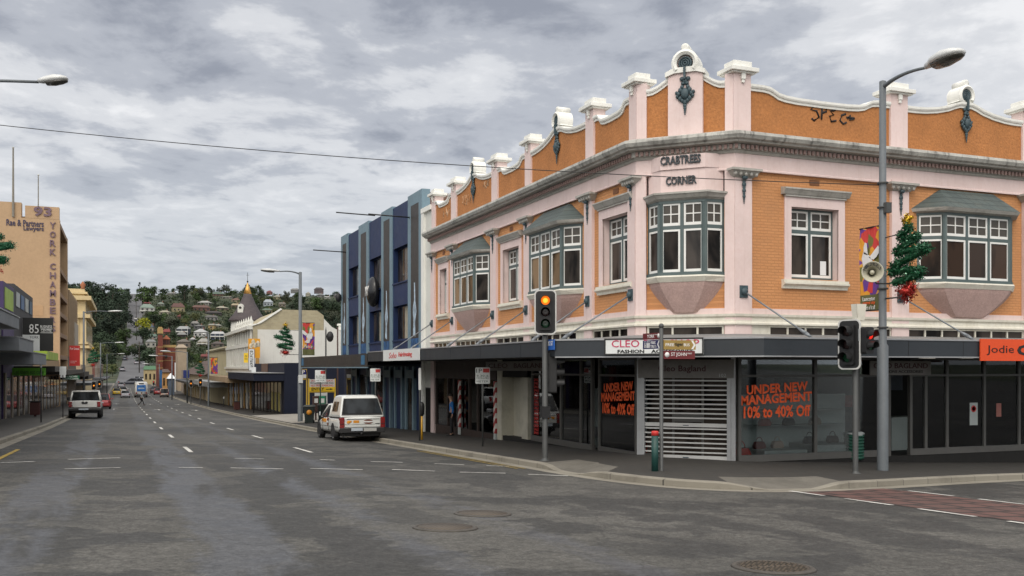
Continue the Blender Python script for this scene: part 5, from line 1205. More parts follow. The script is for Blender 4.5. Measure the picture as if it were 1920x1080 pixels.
# theatre hall: white wall with a yellow brick gable facing the car park
FH = Frame((0, 108.0), (1, 0), (0, -1))
t = thing('hall', 'big white hall with pale brick gable behind the navy shop', 'building', (20, 112, -5))
SIDE = mat('whitewashed_brick', (.64, .635, .59), .8, .05, .5, dirt=.3, dirtc=(.42, .40, .34), streak=.3)
YB = brickmat('pale_yellow_brick', (.42, .37, .24), (.36, .31, .20), (.40, .36, .27), 1.0, .45, .16, .85, .3, .35, dirtc=(.16, .14, .10))
m = MB(FH); m.prism([(13, -6), (45, -6), (45, 3.75), (24.5, 3.75), (22.8, 3.95), (21.6, 4.6), (20.72, 5.5), (20.72, 4.2), (13, 4.2)], -18, 0); m.build('wall', SIDE, t)
m = MB(FH); m.prism([(13.0, 4.2), (20.7, 4.2), (20.7, 5.85), (19.95, 6.4), (16.1, 6.42), (13.9, 4.9), (13, 4.6)], -18, -.02); m.prism([(13.0, 2.0), (13.5, 2.0), (13.5, 4.2), (13.0, 4.2)], .0, .03); m.build('gable', YB, t)
m = MB(FH); m.prism([(13.9, 4.9), (16.1, 6.42), (16.0, 6.55), (13.5, 4.85), (12.9, 4.75), (12.9, 4.55)], -.6, .12); m.build('gable_coping', WHITE, t)
for x in (24.0, 26.2): m = MB(FH); m.box(x, x + .7, -8, -7.3, 3.7, 5.1); m.box(x - .15, x + .85, -8.15, -7.15, 5.1, 5.3); m.build('chimney', WHITE, t)
# ornate white facade
OW = mat('ornate_white', (.60, .60, .555), .75, .06, 1, dirt=.3, dirtc=(.3, .28, .23), streak=.3)
t = thing('ornate_building', 'ornate white facade with finials under a conical slate tower roof', 'building', (18, 121, -6))
m = MB(FY); m.box(108.05, 134.5, -16, 0, -7, 4.3); m.build('wall', OW, t)
m = MB(FY); m.box(108, 134.6, 0, .6, 4.2, 4.55); m.box(108, 134.6, 0, .35, 2.35, 2.7); m.box(108, 134.6, 0, .3, -.6, -.1); m.box(108, 134.6, 0, .5, -.1, .15); m.build('cornice', OW, t)
for k in range(12):
    u_ = 108.6 + k * 2.3; m = MB(FY); m.box(u_ - .3, u_ + .3, 0, .3, .15, 2.35); m.box(u_ - .3, u_ + .3, 0, .22, 2.7, 4.2); p_ = m.build('pilaster', OW, t)
    if k < 11: m = MB(FY); m.box(u_ + .5, u_ + 1.8, .0, .03, .5, 2.1); m.build('window_bay', mat('shadow_grey_panel', (.28, .28, .27), .8, .1), t)
    if k < 7: m = MB(FY); m.lathe([(.35, 4.55), (.35, 4.75), (.18, 4.85), (.3, 5.05), (.12, 5.3), (.09, 5.45), (.01, 5.7)], (u_, .1, 0), 8); m.build('finial', OW, t)
m = MB(FY); m.box(108, 134.6, -.02, 2.6, -1.6, -1.0); m.build('awning', mat('tan_fascia', (.28, .20, .12), .7, .2, 1), t)
m = MB(FY); m.box(108, 134.6, -.02, .05, -5.2, -1.6); s = m.build('shop_window', GLASSD, t)
for k in range(9): m = MB(FY); m.box(109 + k * 3, 109.8 + k * 3, .05, .12, -5.4, -1.6); m.build('pier', OW if k % 2 else mat('mustard_pier', (.35, .2, .06), .7), t)
# tower with conical roof
tc_ = (15.2, 131.8); D_ = tc_[0] * SA + tc_[1] * CA; zz = lambda py: (690 - py) / F * D_
m = MB(ident); m.lathe([(2.15, -6), (2.15, zz(602))], (*tc_, 0), 20); m.build('tower', OW, t)
m = MB(ident); m.smooth = False; m.lathe([(2.45, zz(603)), (2.45, zz(600)), (1.75, zz(588)), (1.05, zz(570)), (.62, zz(556)), (.50, zz(551))], (*tc_, 0), 24); r_ = m.build('tower_roof', brickmat('purple_slates', (.090, .072, .075), (.065, .055, .06), (.04, .035, .04), 1.0, .35, .22, .75, .5, .3), t)
m = MB(ident); m.lathe([(.52, zz(551)), (.3, zz(541)), (.12, zz(533)), (.05, zz(530))], (*tc_, 0), 16); m.build('gilt_cap', mat('gilt_copper', (.65, .36, .10), .35, .15, 4, metal=.6), r_)
m = MB(ident); m.tube([(*tc_, zz(533)), (*tc_, zz(511))], .03, 6); m.ball((*tc_, zz(528)), .12); m.tube([(tc_[0] - .2, tc_[1], zz(516)), (tc_[0] + .2, tc_[1], zz(516))], .02, 5); m.build('spire', SIGB, r_)
q = atd(451, 578, D_ - 1.6); m = MB(ident); Rr = Rot(q, -.45, None); m.fr = Rr; m.prism([(-.36, -.55), (.36, -.55), (.36, .25), (.2, .5), (0, .6), (-.2, .5), (-.36, .25)], -.1, .8); o = m.build('dormer', OW, r_); m = MB(Rr); m.lathe([(.001, -.13), (.18, -.13), (.18, -.05), (.001, -.05)], (0, 0, .08), 12, 'y'); m.build('dormer_window', BLACK, o)
# yellow signs hung in front
FQ = Frame((0, 106.5), (1, 0), (0, -1)); q = lambda px: ony(px, 690, 106.5).x; qz = lambda py: ony(478, py, 106.5).z
t = board('hanging_sign', 'tall orange hanging sign with painted figures before the white hall', 'shop sign', FQ, q(465.5), q(487.5), qz(671), qz(635), 0, mat('orange_yellow_sign', (.66, .30, .012), .5, .1, 1)); 
random.seed(2); m = MB(FQ)
for k in range(9): x = q(470 + 1.9 * k); z = qz(645 + random.uniform(-4, 4)); m.ball((x, .035, z), (.16, .02, .28), 7, 5)
m.build('figures', mat('mixed_figures', (.45, .40, .30), .6, .9, 3), t); m = MB(FQ); m.box(q(479), q(486), .03, .04, qz(696), qz(671)); m.build('lower_panel', mat('mustard_pier', (.35, .2, .06), .7), t)
t = board('hanging_sign', 'narrow white vertical BURGERS sign below the orange one', 'shop sign', FQ, q(466), q(477), qz(695), qz(654), .12, SIGNW, None, mat('navy_plate', (.018, .02, .10), .4)); 
for k, ch in enumerate('BURGERS'): text('letter', ch, BLACK, t, FQ, q(469), q(474.5), qz(661 + k * 4.6), qz(657.3 + k * 4.6), .152, .006, .02)
t = board('hanging_sign', 'small yellow sign left of the white BURGERS sign', 'shop sign', FQ, q(457), q(465), qz(680), qz(662), .05, YELS); text('lettering', 'OPEN\n7 DAYS', BLACK, t, FQ, q(458), q(464), qz(675), qz(666), .082, .006)
simple_block('cream_building', 'plain cream walled building beyond the ornate white facade', FY, 134.6, 167, 18, -8, 2.9, mat('cream_wall', (.50, .44, .27), .75, .06, .6, dirt=.2, streak=.2), cornice=mat('cream_coping', (.55, .50, .35), .7))
b = MB(ident); b.box(10.6, 13, 134.7, 166, -2.6, -1.9); 
o = thing('street_awning', 'grey flat awning along the cream building', 'awning', (11.8, 150, -2.6)); b.build('canopy', ALU, o); b = MB(ident); b.box(13.02, 13.06, 135, 166, -6, -2.6); b.build('shopfront', GLASSD, o)
FB3 = Frame((0, 134.0), (1, 0), (0, -1)); x_ = ony(391, 690, 134).x
t = thing('banner', 'patchwork banner on the lamp post before the cream wall', 'banner', (x_ + .5, 133.8, -1), 0, 'festive street banners'); m = MB(FB3); m.box(x_ + .25, x_ + 1.15, .2, .22, Z2(400, 701, 134), Z2(400, 671, 134)); m.build('cloth', BAN, t); m = MB(FB3); m.box(x_ + .1, x_ + 1.15, .19, .23, Z2(400, 671, 134), Z2(400, 670, 134)); m.build('bracket', BLACK, t)
LQ3 = ong(391, 762, .15); lamp_post('thin lamp post before the cream wall', (LQ3.x, LQ3.y, LQ3.z), (690 - 626) / F * 127 - LQ3.z, .14, .11, (-.3, 0, .05), .5, .2, group='far street lamps')
q = (LQ3.x - 1.0, LQ3.y, (690 - 707) / F * 126); t = tinsel_tree('tinsel Christmas tree on the lamp post before the cream wall', q, (-1, 0), 1.5, 2.1, (LQ3.x, LQ3.y, q[2]), 500, ln=.14)
# row beyond: low brown-roofed shops, beige gable, red brick post office tower, green roofed house
t = simple_block('brown_shop', 'low brown roofed shop row with beige posts', FY, 167.2, 240, 14, -8, -1.2, mat('beige_render', (.34, .28, .19), .8, .15, .5))
m = MB(FY); m.prism([(.6, -1.2), (-4, 1.6), (-9, -1.0)], 168, 232, 'wz'); m.build('roof', mat('brown_tiles', (.085, .055, .045), .85, .2, 1), t)
m = MB(FY); m.box(168, 238, 0, 2.4, -2.9, -2.5); m.build('awning', CHAR, t)
for k in range(10): m = MB(FY); m.box(169 + k * 7, 169.5 + k * 7, .02, .15, -7, -2.9); m.build('post', mat('beige_post', (.45, .36, .2), .7), t)
FT = Frame((0, 172.0), (1, 0), (0, -1)); x_ = ony(344, 690, 172).x
board('hanging_sign', 'dark blue projecting sign on the far right footpath', 'shop sign', FT, ony(343.5, 690, 172).x, ony(355, 690, 172).x, Z2(350, 709, 172), Z2(350, 694, 172), 0, mat('deep_blue_sign', (.012, .025, .15), .5))
BRK = brickmat('post_office_brick', (.17, .042, .026), (.14, .036, .024), (.16, .07, .05), 1.0, .5, .2, .85, .3, .2)
YST = mat('yellow_stone', (.36, .25, .10), .8, .1, 1); 
Yt = 300.0; FP = Frame((0, Yt), (1, 0), (0, -1)); xx = lambda px: ony(px, 690, Yt).x; zp = lambda py: ony(312, py, Yt).z
t = thing('clock_tower', 'red brick post office with slim banded tower and orange cap', 'building', (xx(312), Yt + 6, -7))
m = MB(FP); m.box(xx(295), xx(330), -14, 0, -8, zp(648)); m.build('wall', BRK, t); m = MB(FP); m.box(xx(296), xx(304.5), -1, 2, -8, zp(628)); tw = m.build('tower', BRK, t)
m = MB(FP); m.box(xx(295.2), xx(305.2), -1.3, 2.3, zp(626), zp(616)); m.box(xx(296.6), xx(303.8), -.8, 1.8, zp(616), zp(613.5)); m.build('tower_top', YST, tw)
for py in (651, 664, 677, 690): m = MB(FP); m.box(xx(295.6), xx(304.9), -1.1, 2.1, zp(py + .6), zp(py - .6)); m.build('tower_band', YST, tw)
for py in (649, 661, 676): m = MB(FP); m.box(xx(304.6), xx(330.3), -.1, .1, zp(py + (2.3 if py == 649 else .4)), zp(py - (2.3 if py == 649 else .4))); m.build('band', YST, t)
for (px, py) in ((311.5, 655), (311.5, 669)): m = MB(FP); m.box(xx(px - 2.5), xx(px + 2.5), .01, .04, zp(py + 3), zp(py - 3)); m.build('window', GLASSD, t)
m = MB(FP); m.box(xx(306), xx(318.5), -4, 0, zp(648), zp(636)); m.build('turret', BRK, t); m = MB(FP); c = (xx(306) + xx(318.5)) / 2; w = xx(318.5) - xx(306); m.taper((c - w * .6, c + w * .6, -4.3, .3, zp(636)), (c - .1, c + .1, -2.1, -1.9, zp(628))); m.build('turret_roof', mat('orange_tiles', (.28, .085, .035), .8, .1), t)
for k in range(4): m = MB(FP); m.box(xx(306.8 + 3 * k), xx(308.6 + 3 * k), .01, .04, zp(646), zp(638)); m.build('turret_window', PSEAL, t)
def wall_card(name, label, px0, px1, py0, py1, Yp, m, roof=None, rz_=0, wins=0, depth=10, hip=0.0):
    fr = Frame((0, Yp), (1, 0), (0, -1)); X = lambda px: ony(px, 690, Yp).x; Z = lambda py: ony((px0 + px1) / 2, py, Yp).z
    a, b_ = X(px0), X(px1); t = thing(name, label, 'building', ((a + b_) / 2, Yp + depth / 2, gz(a, Yp)))
    m_ = MB(fr); m_.box(a, b_, -depth, 0, gz(a, Yp) - 1.5, Z(py0)); m_.build('wall', m, t)
    if roof:
        h = (py0 - rz_); m_ = MB(fr); c = (a + b_) / 2
        m_.taper((a - .3, b_ + .3, -depth - .3, .4, Z(py0)), (c - (c - a) * (1 - hip), c + (c - a) * (1 - hip), -depth * .6, -depth * .4, Z(rz_))); m_.build('roof', roof, t)
    for k in range(wins):
        u_ = a + (b_ - a) * (k + .5) / wins; w = (b_ - a) / wins * .22; zt_ = Z(py0); zb_ = Z(py1); m_ = MB(fr); m_.box(u_ - w, u_ + w, .01, .05, zb_ + (zt_ - zb_) * .4, zb_ + (zt_ - zb_) * .75); m_.build('window', GLASSD, t)
    return t
wall_card('gable_building', 'beige blank-walled building right of the brick tower', 333, 350, 652, 700, 285, mat('beige_wall', (.32, .255, .18), .85, .1, .4, dirt=.2), mat('beige_wall', (.32, .255, .18)), 645, 0, 12, .5)
wall_card('green_roofed_house', 'low yellow house with green roof at the foot of the hill', 270, 293, 693, 724, 395, mat('yellow_house_wall', (.38, .30, .16), .85, .1), mat('green_iron_roof', (.05, .13, .06), .6, .1), 686, 3, 10, .1)
wall_card('orange_house', 'orange rendered shop below the brick tower', 304, 318, 698, 740, 262, mat('orange_render', (.46, .25, .09), .8, .1), mat('brown_tiles', (.085, .055, .045)), 692, 2, 10, .3)
wall_card('white_tent', 'white peaked tent roof over a blue stall on the right footpath', 315.5, 327, 710, 717, 232, mat('pale_blue_stall', (.10, .13, .18), .6), mat('tent_canvas', (.72, .74, .76), .6, .03), 700, 0, 4, .85)
FT2 = Frame((0, 225.0), (1, 0), (0, -1)); board('street_banner_sign', 'tall white sail sign by the orange shop', 'sign', FT2, ony(327.5, 690, 225).x, ony(329.6, 690, 225).x, Z2(328, 735, 225), Z2(328, 680, 225), 0, SIGNW)
board('street_banner_sign', 'tall blue and teal sign by the orange shop', 'sign', Frame((0, 250.0), (1, 0), (0, -1)), ony(299.5, 690, 250).x, ony(304, 690, 250).x, Z2(301, 736, 250), Z2(301, 694, 250), 0, mat('blue_teal_sign', (.02, .10, .25), .5, .5, 1))
# ------------------------------------------------------------------ left side of York Street
FL = Frame((-6.8, 0), (0, 1), (1, 0))
BEIGEB = mat('york_beige', (.46, .315, .19), .85, .05, .3, .05, dirt=.12, dirtc=(.34, .23, .14), streak=.15)
GREYC = mat('grey_awning_paint', (.175, .19, .205), .6, .06, .6, dirt=.2); GREYD = mat('dark_grey_wall', (.045, .043, .045), .7, .1, .8)
t = thing('grey_shops', 'grey shop row with stepped flat awnings on the left', 'building', (-10, 50, -3))
m = MB(FL); m.box(18, 66, -14, -.1, -4, 3.2); m.build('wall', mat('dark_teal_wall', (.05, .05, .055), .7), t)
for i, (a, b, z0, z1) in enumerate(((16, 45.7, 1.62, 2.10), (45.8, 52.7, .73, 1.29), (52.8, 61.2, .18, .74))):
    m = MB(ident); m.box(-6.9, -4.1, a, b, z0, z1); m.build('awning', GREYC, t, bevel=.02); m = MB(ident); m.box(-6.9, -4.06, a, b, z1 + .003, z1 + .05); m.build('awning_edge', ALU, t)
for k in range(9): m = MB(FL); a = 22 + k * 5; m.box(a, a + .7, -.1, .12, -4, 1.5 if a < 45 else .1); m.build('pier', mat('maroon_pier', (.13, .025, .02), .6, .15, 2), t)
for k in range(8): m = MB(FL); a = 23 + k * 5; m.box(a, a + 3.6, -.09, -.05, -2.6, 0); m.build('shop_window', GLASSD, t)
t = thing('purple_building', 'low dark building with purple frame and framed pictures above the left awnings', 'building', (-10, 76, -4))
m = MB(FL); m.box(66.2, 72.4, -12, 0, -5, 5.3); m.build('purple_wall', mat('purple_wall', (.045, .025, .10), .6), t); m = MB(FL); m.box(72.5, 87, -12, -.02, -5, 5.65); m.build('wall', GREYD, t)
m = MB(FL); m.box(66.9, 71.6, 0, .04, 3.7, 5.0); m.build('green_panel', mat('lime_sign', (.30, .42, .04), .5, .2, 1), t)
for k, c in enumerate(((.4, .42, .42), (.06, .12, .24), (.4, .42, .4), (.05, .09, .14))): m = MB(FL); m.box(73.6 + k * 3.3, 75.9 + k * 3.3, .0, .04, 4.2, 5.2); m.build('picture_panel', mat('picture_%d' % k, c, .5, .3, 2), t)
for k, a in enumerate((67, 71, 75.5, 79, 83)): m = MB(FL); m.box(a, a + 2.6, .0, .05, -3.9, -.6); m.build('shop_window', GLASSD, t)
for a in (66.3, 70.3, 74.4, 78.2, 82.2, 86): m = MB(FL); m.box(a, a + .7, 0, .1, -4.5, -.3); m.build('pier', mat('pale_pier', (.24, .2, .15), .7, .2), t)
m = MB(FL); m.box(62, 72, 0, 2.7, .50, .98); m.build('lime_fascia', mat('lime_sign', (.30, .42, .04), .5, .2, 1), t)
m = MB(FL); m.box(72.1, 87, 0, 2.5, -.25, .12); m.build('awning', mat('brown_black_fascia', (.030, .027, .025)), t)
t = thing('hanging_sign', 'black 85 BUSINESS CENTRE YORK sign above the left awnings', 'shop sign', (-5.7, 78, 2.4)); F8 = Frame((0, 78.0), (1, 0), (0, -1)); x8 = lambda px: ony(px, 690, 78).x; z8 = lambda py: ony(70, py, 78).z
m = MB(F8); m.box(x8(42.5), x8(100), 0, .15, z8(658.5), z8(596)); p_ = m.build('panel', mat('sign_black', (.012, .012, .012)), t); m = MB(F8); m.box(x8(42.6), x8(74.8), .15, .16, z8(658.4), z8(628)); m.build('white_panel', SIGNW, t)
text('lettering', '85', WHL, p_, F8, x8(55), x8(73), z8(625), z8(608), .15, .02); text('lettering', 'BUSINESS\nCENTRE', WHL, p_, F8, x8(76), x8(98), z8(622), z8(610), .15, .01); text('lettering', 'YORK', BLACK, p_, F8, x8(56), x8(73), z8(635), z8(630), .16, .01)
m = MB(F8); m.box(x8(76), x8(99), .15, .16, z8(617), z8(616.3)); m.box(x8(76), x8(99), .15, .16, z8(624.3), z8(623.5)); m.build('rule', WHL, p_)
F6 = Frame((0, 61.6), (1, 0), (0, -1)); x6 = lambda px: ony(px, 690, 61.6).x; z6 = lambda py: ony(50, py, 61.6).z
t = board('hanging_sign', 'lime green cake shop sign hung under the grey awning', 'shop sign', F6, x6(23), x6(86), z6(704), z6(690), 0, mat('dark_lime_sign', (.09, .30, .015), .5, .1)); text('lettering', 'Let them eat cake', mat('dark_green_letters', (.01, .05, .01), .5), t, F6, x6(26), x6(82), z6(701.5), z6(692.5), .032, .01)
F12 = Frame((0, 125.0), (1, 0), (0, -1)); x12 = lambda px: ony(px, 690, 125).x; z12 = lambda py: ony(140, py, 125).z
t = board('lease_sign', 'red for lease board projecting over the left footpath', 'sign', F12, x12(130), x12(150), z12(686), z12(648), 0, mat('red_sign_face', (.55, .025, .02), .5, .05)); text('lettering', 'For Lease', WHL, t, F12, x12(131.5), x12(148.5), z12(656), z12(651), .032, .01); m = MB(F12); m.box(x12(132), x12(144), .03, .035, z12(677.5), z12(677)); m.box(x12(132), x12(141), .03, .035, z12(680.5), z12(680)); m.build('rule', WHL, t)
F9 = Frame((0, 92.0), (1, 0), (0, -1)); x9 = lambda px: ony(px, 690, 92).x; z9 = lambda py: ony(130, py, 92).z
t = board('hanging_sign', 'white and green build centre sign under the left awning', 'shop sign', F9, x9(118), x9(149), z9(712), z9(704), 0, mat('green_sign_face', (.01, .12, .05), .5)); text('lettering', 'DUNCAN\nBuild Centre', WHL, t, F9, x9(120), x9(147), z9(711.5), z9(704.5), .032, .01, .01)
t = board('light_box', 'small white light box sign under the left awning', 'shop sign', Frame((0, 78.0), (1, 0), (0, -1)), x8(113), x8(123), z8(708), z8(694), 0, SIGNW)
# York Chambers
t = thing('office_block', 'tall beige office block with 93 and mauve letters down its blank side', 'building', (-14, 130, -5))
FYC = Frame((0, 121.5), (1, 0), (0, -1)); xc = lambda px: ony(px, 690, 121.5).x; zc = lambda py: ony(80, py, 121.5).z
m = MB(FYC); m.box(-32, xc(112), -1.2, 0, -6, zc(410)); m.box(-32, xc(40), -1.2, 0, zc(410), zc(382)); m.box(xc(47), xc(111), -1.0, .02, zc(410), zc(387)); m.box(-32, -8.6, -17, -1.2, -6, zc(405)); m.box(xc(112) - 1.5, xc(112), -17, -16.4, -6, zc(412)); m.build('wall', BEIGEB, t)
for py in (413, 498, 545, 582, 622, 665): m = MB(FYC); m.box(-8.6, xc(112) - .02, -16.4, -1.2, zc(py) - .5, zc(py)); m.build('floor_slab', mat('brown_slab', (.25, .16, .10), .8), t)
m = MB(FYC); m.box(-8.7, -8.6, -16.3, -1.3, -5, zc(415)); m.build('recess', mat('recess_brown', (.16, .11, .075), .8, .2, .8), t)
m = MB(FYC); m.box(-32, xc(31), -6, -5.9, zc(382), zc(376)); m.build('roof_railing', CHAR, t)
m = MB(FYC); m.box(xc(62), xc(81), .0, .04, zc(592), zc(573)); m.build('wall_panel', mat('york_beige_panel', (.46, .30, .17), .85), t)
DIMP = mat('mauve_letters', (.155, .10, .13), .6, .15, 2); NVY = mat('navy_letters', (.05, .04, .08), .6)
text('lettering', '93', DIMP, t, FYC, xc(63), xc(97), zc(406), zc(388), .02, .12, .03)
text('lettering', 'Rae & Partners', NVY, t, FYC, xc(12), xc(82), zc(426), zc(414), 0, .06, .02); text('lettering', 'Lawyers', NVY, t, FYC, xc(44), xc(82), zc(436), zc(425), 0, .06, .02)
for ch, py in zip('YORKCHAMBERS', (422, 439, 455.5, 472, 499, 516, 533, 549.5, 566, 582, 599, 616)): text('letter', ch, DIMP, t, FYC, xc(93.5), xc(104.5), zc(py + 6), zc(py - 6), 0, .12, .02)
for px, p0, p1 in ((25, 410, 282), (72, 388, 330)):
    m = MB(FYC); m.lathe([(.13 if px < 40 else .06, 0), (.08 if px < 40 else .05, zc(p1) - zc(p0)), (.15, zc(p1) - zc(p0) + .03), (.01, zc(p1) - zc(p0) + .15)], (xc(px), .15, zc(p0)), 8); m.build('flagpole', OW, t)
m = MB(FL); m.box(121.6, 138.4, 0, 2.6, -1.0, -.45); m.build('awning', mat('brown_black_fascia', (.03, .027, .025)), t); m = MB(FL); m.box(122, 138, -.3, -.02, -4.8, -1); m.build('shop_window', GLASSD, t)
t = simple_block('tan_shops', 'low tan shop between the dark building and the beige block', FL, 87.2, 121, 10, -6, .9, mat('tan_wall', (.36, .25, .14), .8, .1, .5))
m = MB(FL); m.box(87.2, 121, 0, 2.5, -.55, -.15); m.build('awning', mat('brown_black_fascia', (.03, .027, .025)), t)
for k in range(7): m = MB(FL); a = 88 + k * 4.7; m.box(a, a + 3.4, 0, .05, -4.2, -.8); m.build('shop_window', GLASSD, t)
t = simple_block('brown_office', 'brown ribbed office front beyond the beige block', FL, 138.5, 163, 14, -7, 10.4, mat('brown_office_wall', (.14, .105, .075), .7, .1))
for k in range(9): m = MB(FL); a = 138.6 + k * 2.8; m.box(a, a + .9, 0, .25, 1.5, 10.2); m.build('rib', mat('tan_rib', (.30, .22, .14), .8, .1), t)
m = MB(FL); m.box(150, 161, .25, .4, 3.2, 6.5); m.build('sign_panel', mat('pale_beige_panel', (.36, .31, .25), .7), t); m = MB(FL); m.box(138.5, 163, 0, 2.5, -1.5, -1.0); m.build('awning', CHAR, t)
CL = mat('classical_cream', (.60, .48, .27), .75, .06, .5, dirt=.2, dirtc=(.3, .22, .12), streak=.2)
t = thing('classical_building', 'cream classical building with heavy cornices beyond the beige block', 'building', (-12, 222, -6))
m = MB(FL); m.box(203, 245, -13, 0, -7, 13.2); m.build('wall', CL, t)
for z, h, o_ in ((13.0, .8, 1.0), (14.2, .4, .3), (9.6, .7, .8), (3.8, .5, .7), (4.6, .3, .4)): m = MB(FL); m.box(203 - o_, 245, -13, o_, z, z + h); m.build('cornice', CL, t)
m = MB(FL); m.box(203.2, 245, -12.5, -.2, 13.8, 15.2); m.build('parapet', CL, t); m = MB(FL); m.lathe([(.5, 15.2), (.3, 15.5), (.55, 16), (.1, 16.6), (.01, 16.7)], (203.6, -.5, 0), 10); m.build('urn', mat('terracotta', (.35, .13, .06), .8), t)
for k in range(7):
    a = 204.5 + k * 5.8; m = MB(FL); m.box(a, a + 2.4, 0, .03, 5.4, 9.0); m.build('window', GLASSD, t); m = MB(FL); m.box(a, a + 2.4, 0, .03, 10.6, 12.6); m.build('window', GLASSD, t)
for k in range(3): m = MB(FL); m.fr = Frame((0, 203.0), (1, 0), (0, -1)); x = -9.8 + k * 1.3; m.box(x, x + .5, 0, .25, 4.9, 9.6); m.build('pilaster', CL, t)
for i, (a, b, z, c, lb, rc) in enumerate(((163.3, 182, -.8, (.30, .27, .24), 'low grey shop on the left past the brown office', None), (182.2, 202.5, .6, (.40, .30, .20), 'low tan shop before the cream classical building', None),
    (246, 268, 3.6, (.42, .20, .16), 'salmon gabled shop left of the street beyond the classical building', (.20, .05, .04)), (268.5, 292, 1.5, (.50, .44, .36), 'pale shop with red roof farther down the left side', (.22, .05, .04)), (292.5, 325, 2.4, (.36, .30, .24), 'taupe shop far down the left side', None), (326, 372, 1.0, (.28, .22, .18), 'last brown shop on the left before the hill', (.1, .07, .06)))):
    t = simple_block('shop_house', lb, FL, a, b, 10, -8, z, mat('shop_wall_%d' % i, c, .8, .1, .5), [(a + 1.5 + k * 4, a + 3.2 + k * 4, -1.6, -.1) for k in range(int((b - a) / 4))] if z > .5 else ())
    if rc: m = MB(FL); m.prism([(.4, z), (-5, z + 3), (-10.4, z)], a, b, 'wz'); m.build('roof', mat('shop_roof_%d' % i, rc, .8, .15), t)
    m = MB(FL); m.box(a, b, 0, 2.4, -2.7 if a < 250 else -3.2, -2.3 if a < 250 else -2.8); m.build('awning', (GREYC, CHAR)[i % 2], t)
for i, (a, b, z, c, lb) in enumerate(((240.5, 258, -.5, (.3, .25, .2), 'low taupe shop on the right before the orange shop'), (325, 385, -1.5, (.34, .28, .22), 'last low shop on the right before the hill'))):
    simple_block('shop_house', lb, Frame((13.0 if i else 13.5, 0), (0, 1), (-1, 0)), a, b, 10, -8, z, mat('shop_wall_r%d' % i, c, .8, .1, .5))
# left tinsel trees and lamps
q = atd(2, 470, 40); tinsel_tree('large tinsel Christmas tree cut by the left edge', (q.x - .35, q.y, 3.75), (1, 0), 1.75, 2.3, (q.x - 1.6, q.y, 3.75), 1500, ln=.09)
l0 = ong(157, 760, .15); Hh = (690 - 585) / F * 100
for (px, py, top_, arm, lb) in ((157, 763, 584, 2.6, 'nearest lamp post on the left footpath reaching over the road'), (188.5, 742, 643, 2.4, 'second lamp post down the left footpath'), (200.5, 735, 664, 2.4, 'third lamp post down the left footpath')):
    D_ = {157: 112, 188.5: 175, 200.5: 232}[px]; q = atd(px, 690, D_); z0 = gz(q.x, q.y) + .15; lamp_post(lb, (q.x, q.y, z0), (690 - top_) / F * D_ - z0, .13, .10, (arm, 0, .2), 1.6, .35, step=False, group='far street lamps')
    if px == 157: tinsel_tree('small tinsel Christmas tree on the nearest left lamp post', (q.x + 1.0, q.y, (690 - 688) / F * D_), (1, 0), 1.7, 2.3, (q.x, q.y, .0), 500, ln=.14)
for (px, top_, D_, lb) in ((322.5, 668, 175, 'lamp post with long arm reaching left from the far right footpath'), (298.7, 683, 240, 'farthest lamp post on the right footpath'), (351, 660, 150, 'lamp post by the blue sign on the right footpath')):
    q = atd(px, 690, D_); z0 = gz(q.x, q.y) + .15; lamp_post(lb, (q.x, q.y, z0), (690 - top_) / F * D_ - z0, .12, .09, (-2.4, 0, .2), 1.6, .35, step=False, group='far street lamps')
for (px, py, D_, lb) in ((358, 719, 143, 'amber traffic signal on the right footpath, left one of the far pair'), (375.7, 717, 136, 'amber traffic signal on the right footpath, right one of the far pair'), (176, 723, 130, 'amber traffic signal beside the white pickup, left one of the pair'), (186.5, 720, 150, 'amber traffic signal beside the white pickup, right one of the pair')):
    q = atd(px, py, D_); z0 = gz(q.x, q.y) + .15; s = signal(lb, (q.x, q.y + .15, z0), q.z - z0 - .3, .08, [], 'far traffic signals'); head(s, (q.x, q.y, q.z), 0, (1, LORG), sc_=.95)
for (px, py, D_, lb) in ((222.5, 719, 330, 'far red traffic signal left of the bus'), (288, 718, 330, 'far red traffic signal right of the bus, left one'), (294, 719, 320, 'far red traffic signal right of the bus, right one')):
    q = atd(px, py, D_); z0 = gz(q.x, q.y); s = signal(lb, (q.x, q.y + .15, z0), q.z - z0 - .3, .09, [], 'far traffic signals'); head(s, (q.x, q.y, q.z), 0, (0, LRED), sc_=1.3)
# left footpath: sign poles and bins
b0 = pole_at(77, 792); parking_sign('dark sign pole at the left kerb beside the maroon bin', b0, (690 - 668) / F * 52 - b0[2], .05, .30, [], 0, GREYD, False, r=.035)
b0 = pole_at(118, 783); parking_sign('parking sign pole at the left kerb beside the white pickup', b0, (690 - 690) / F * 64 - b0[2] + .1, .2, .28, [], 0, GREYD, False)
for px, py, lb in ((66, 781, 'maroon litter bin on the left footpath by the sign pole'), (444, 770, 'maroon litter bin on the right footpath before the gold shop')):
    p = ong(px, py, .17); t = thing('litter_bin', lb, 'bin', (p.x, p.y, p.z), 0, 'maroon litter bins'); m = MB(); m.box(-.3, .3, -.3, .3, .12, .95); m.box(-.08, .08, -.08, .08, 0, .12); m.build('body', mat('maroon_bin', (.07, .018, .015), .5, .1), t, bevel=.03); m = MB(); m.box(-.34, .34, -.34, .34, .97, 1.02); m.build('lid', SIGB, t)
p = ong(439, 763, .17)
for px, py, lb in ((419.5, 765, 'thin bollard on the right footpath before the cream building'), (475.5, 776, 'short grey sign pole on the right footpath before the navy shop')):
    b0 = pole_at(px, py); parking_sign(lb, b0, 1.4 if px < 430 else 4.4, .08 if px < 430 else .2, .12 if px < 430 else .5, [], 0, GREYD, False, r=.05)
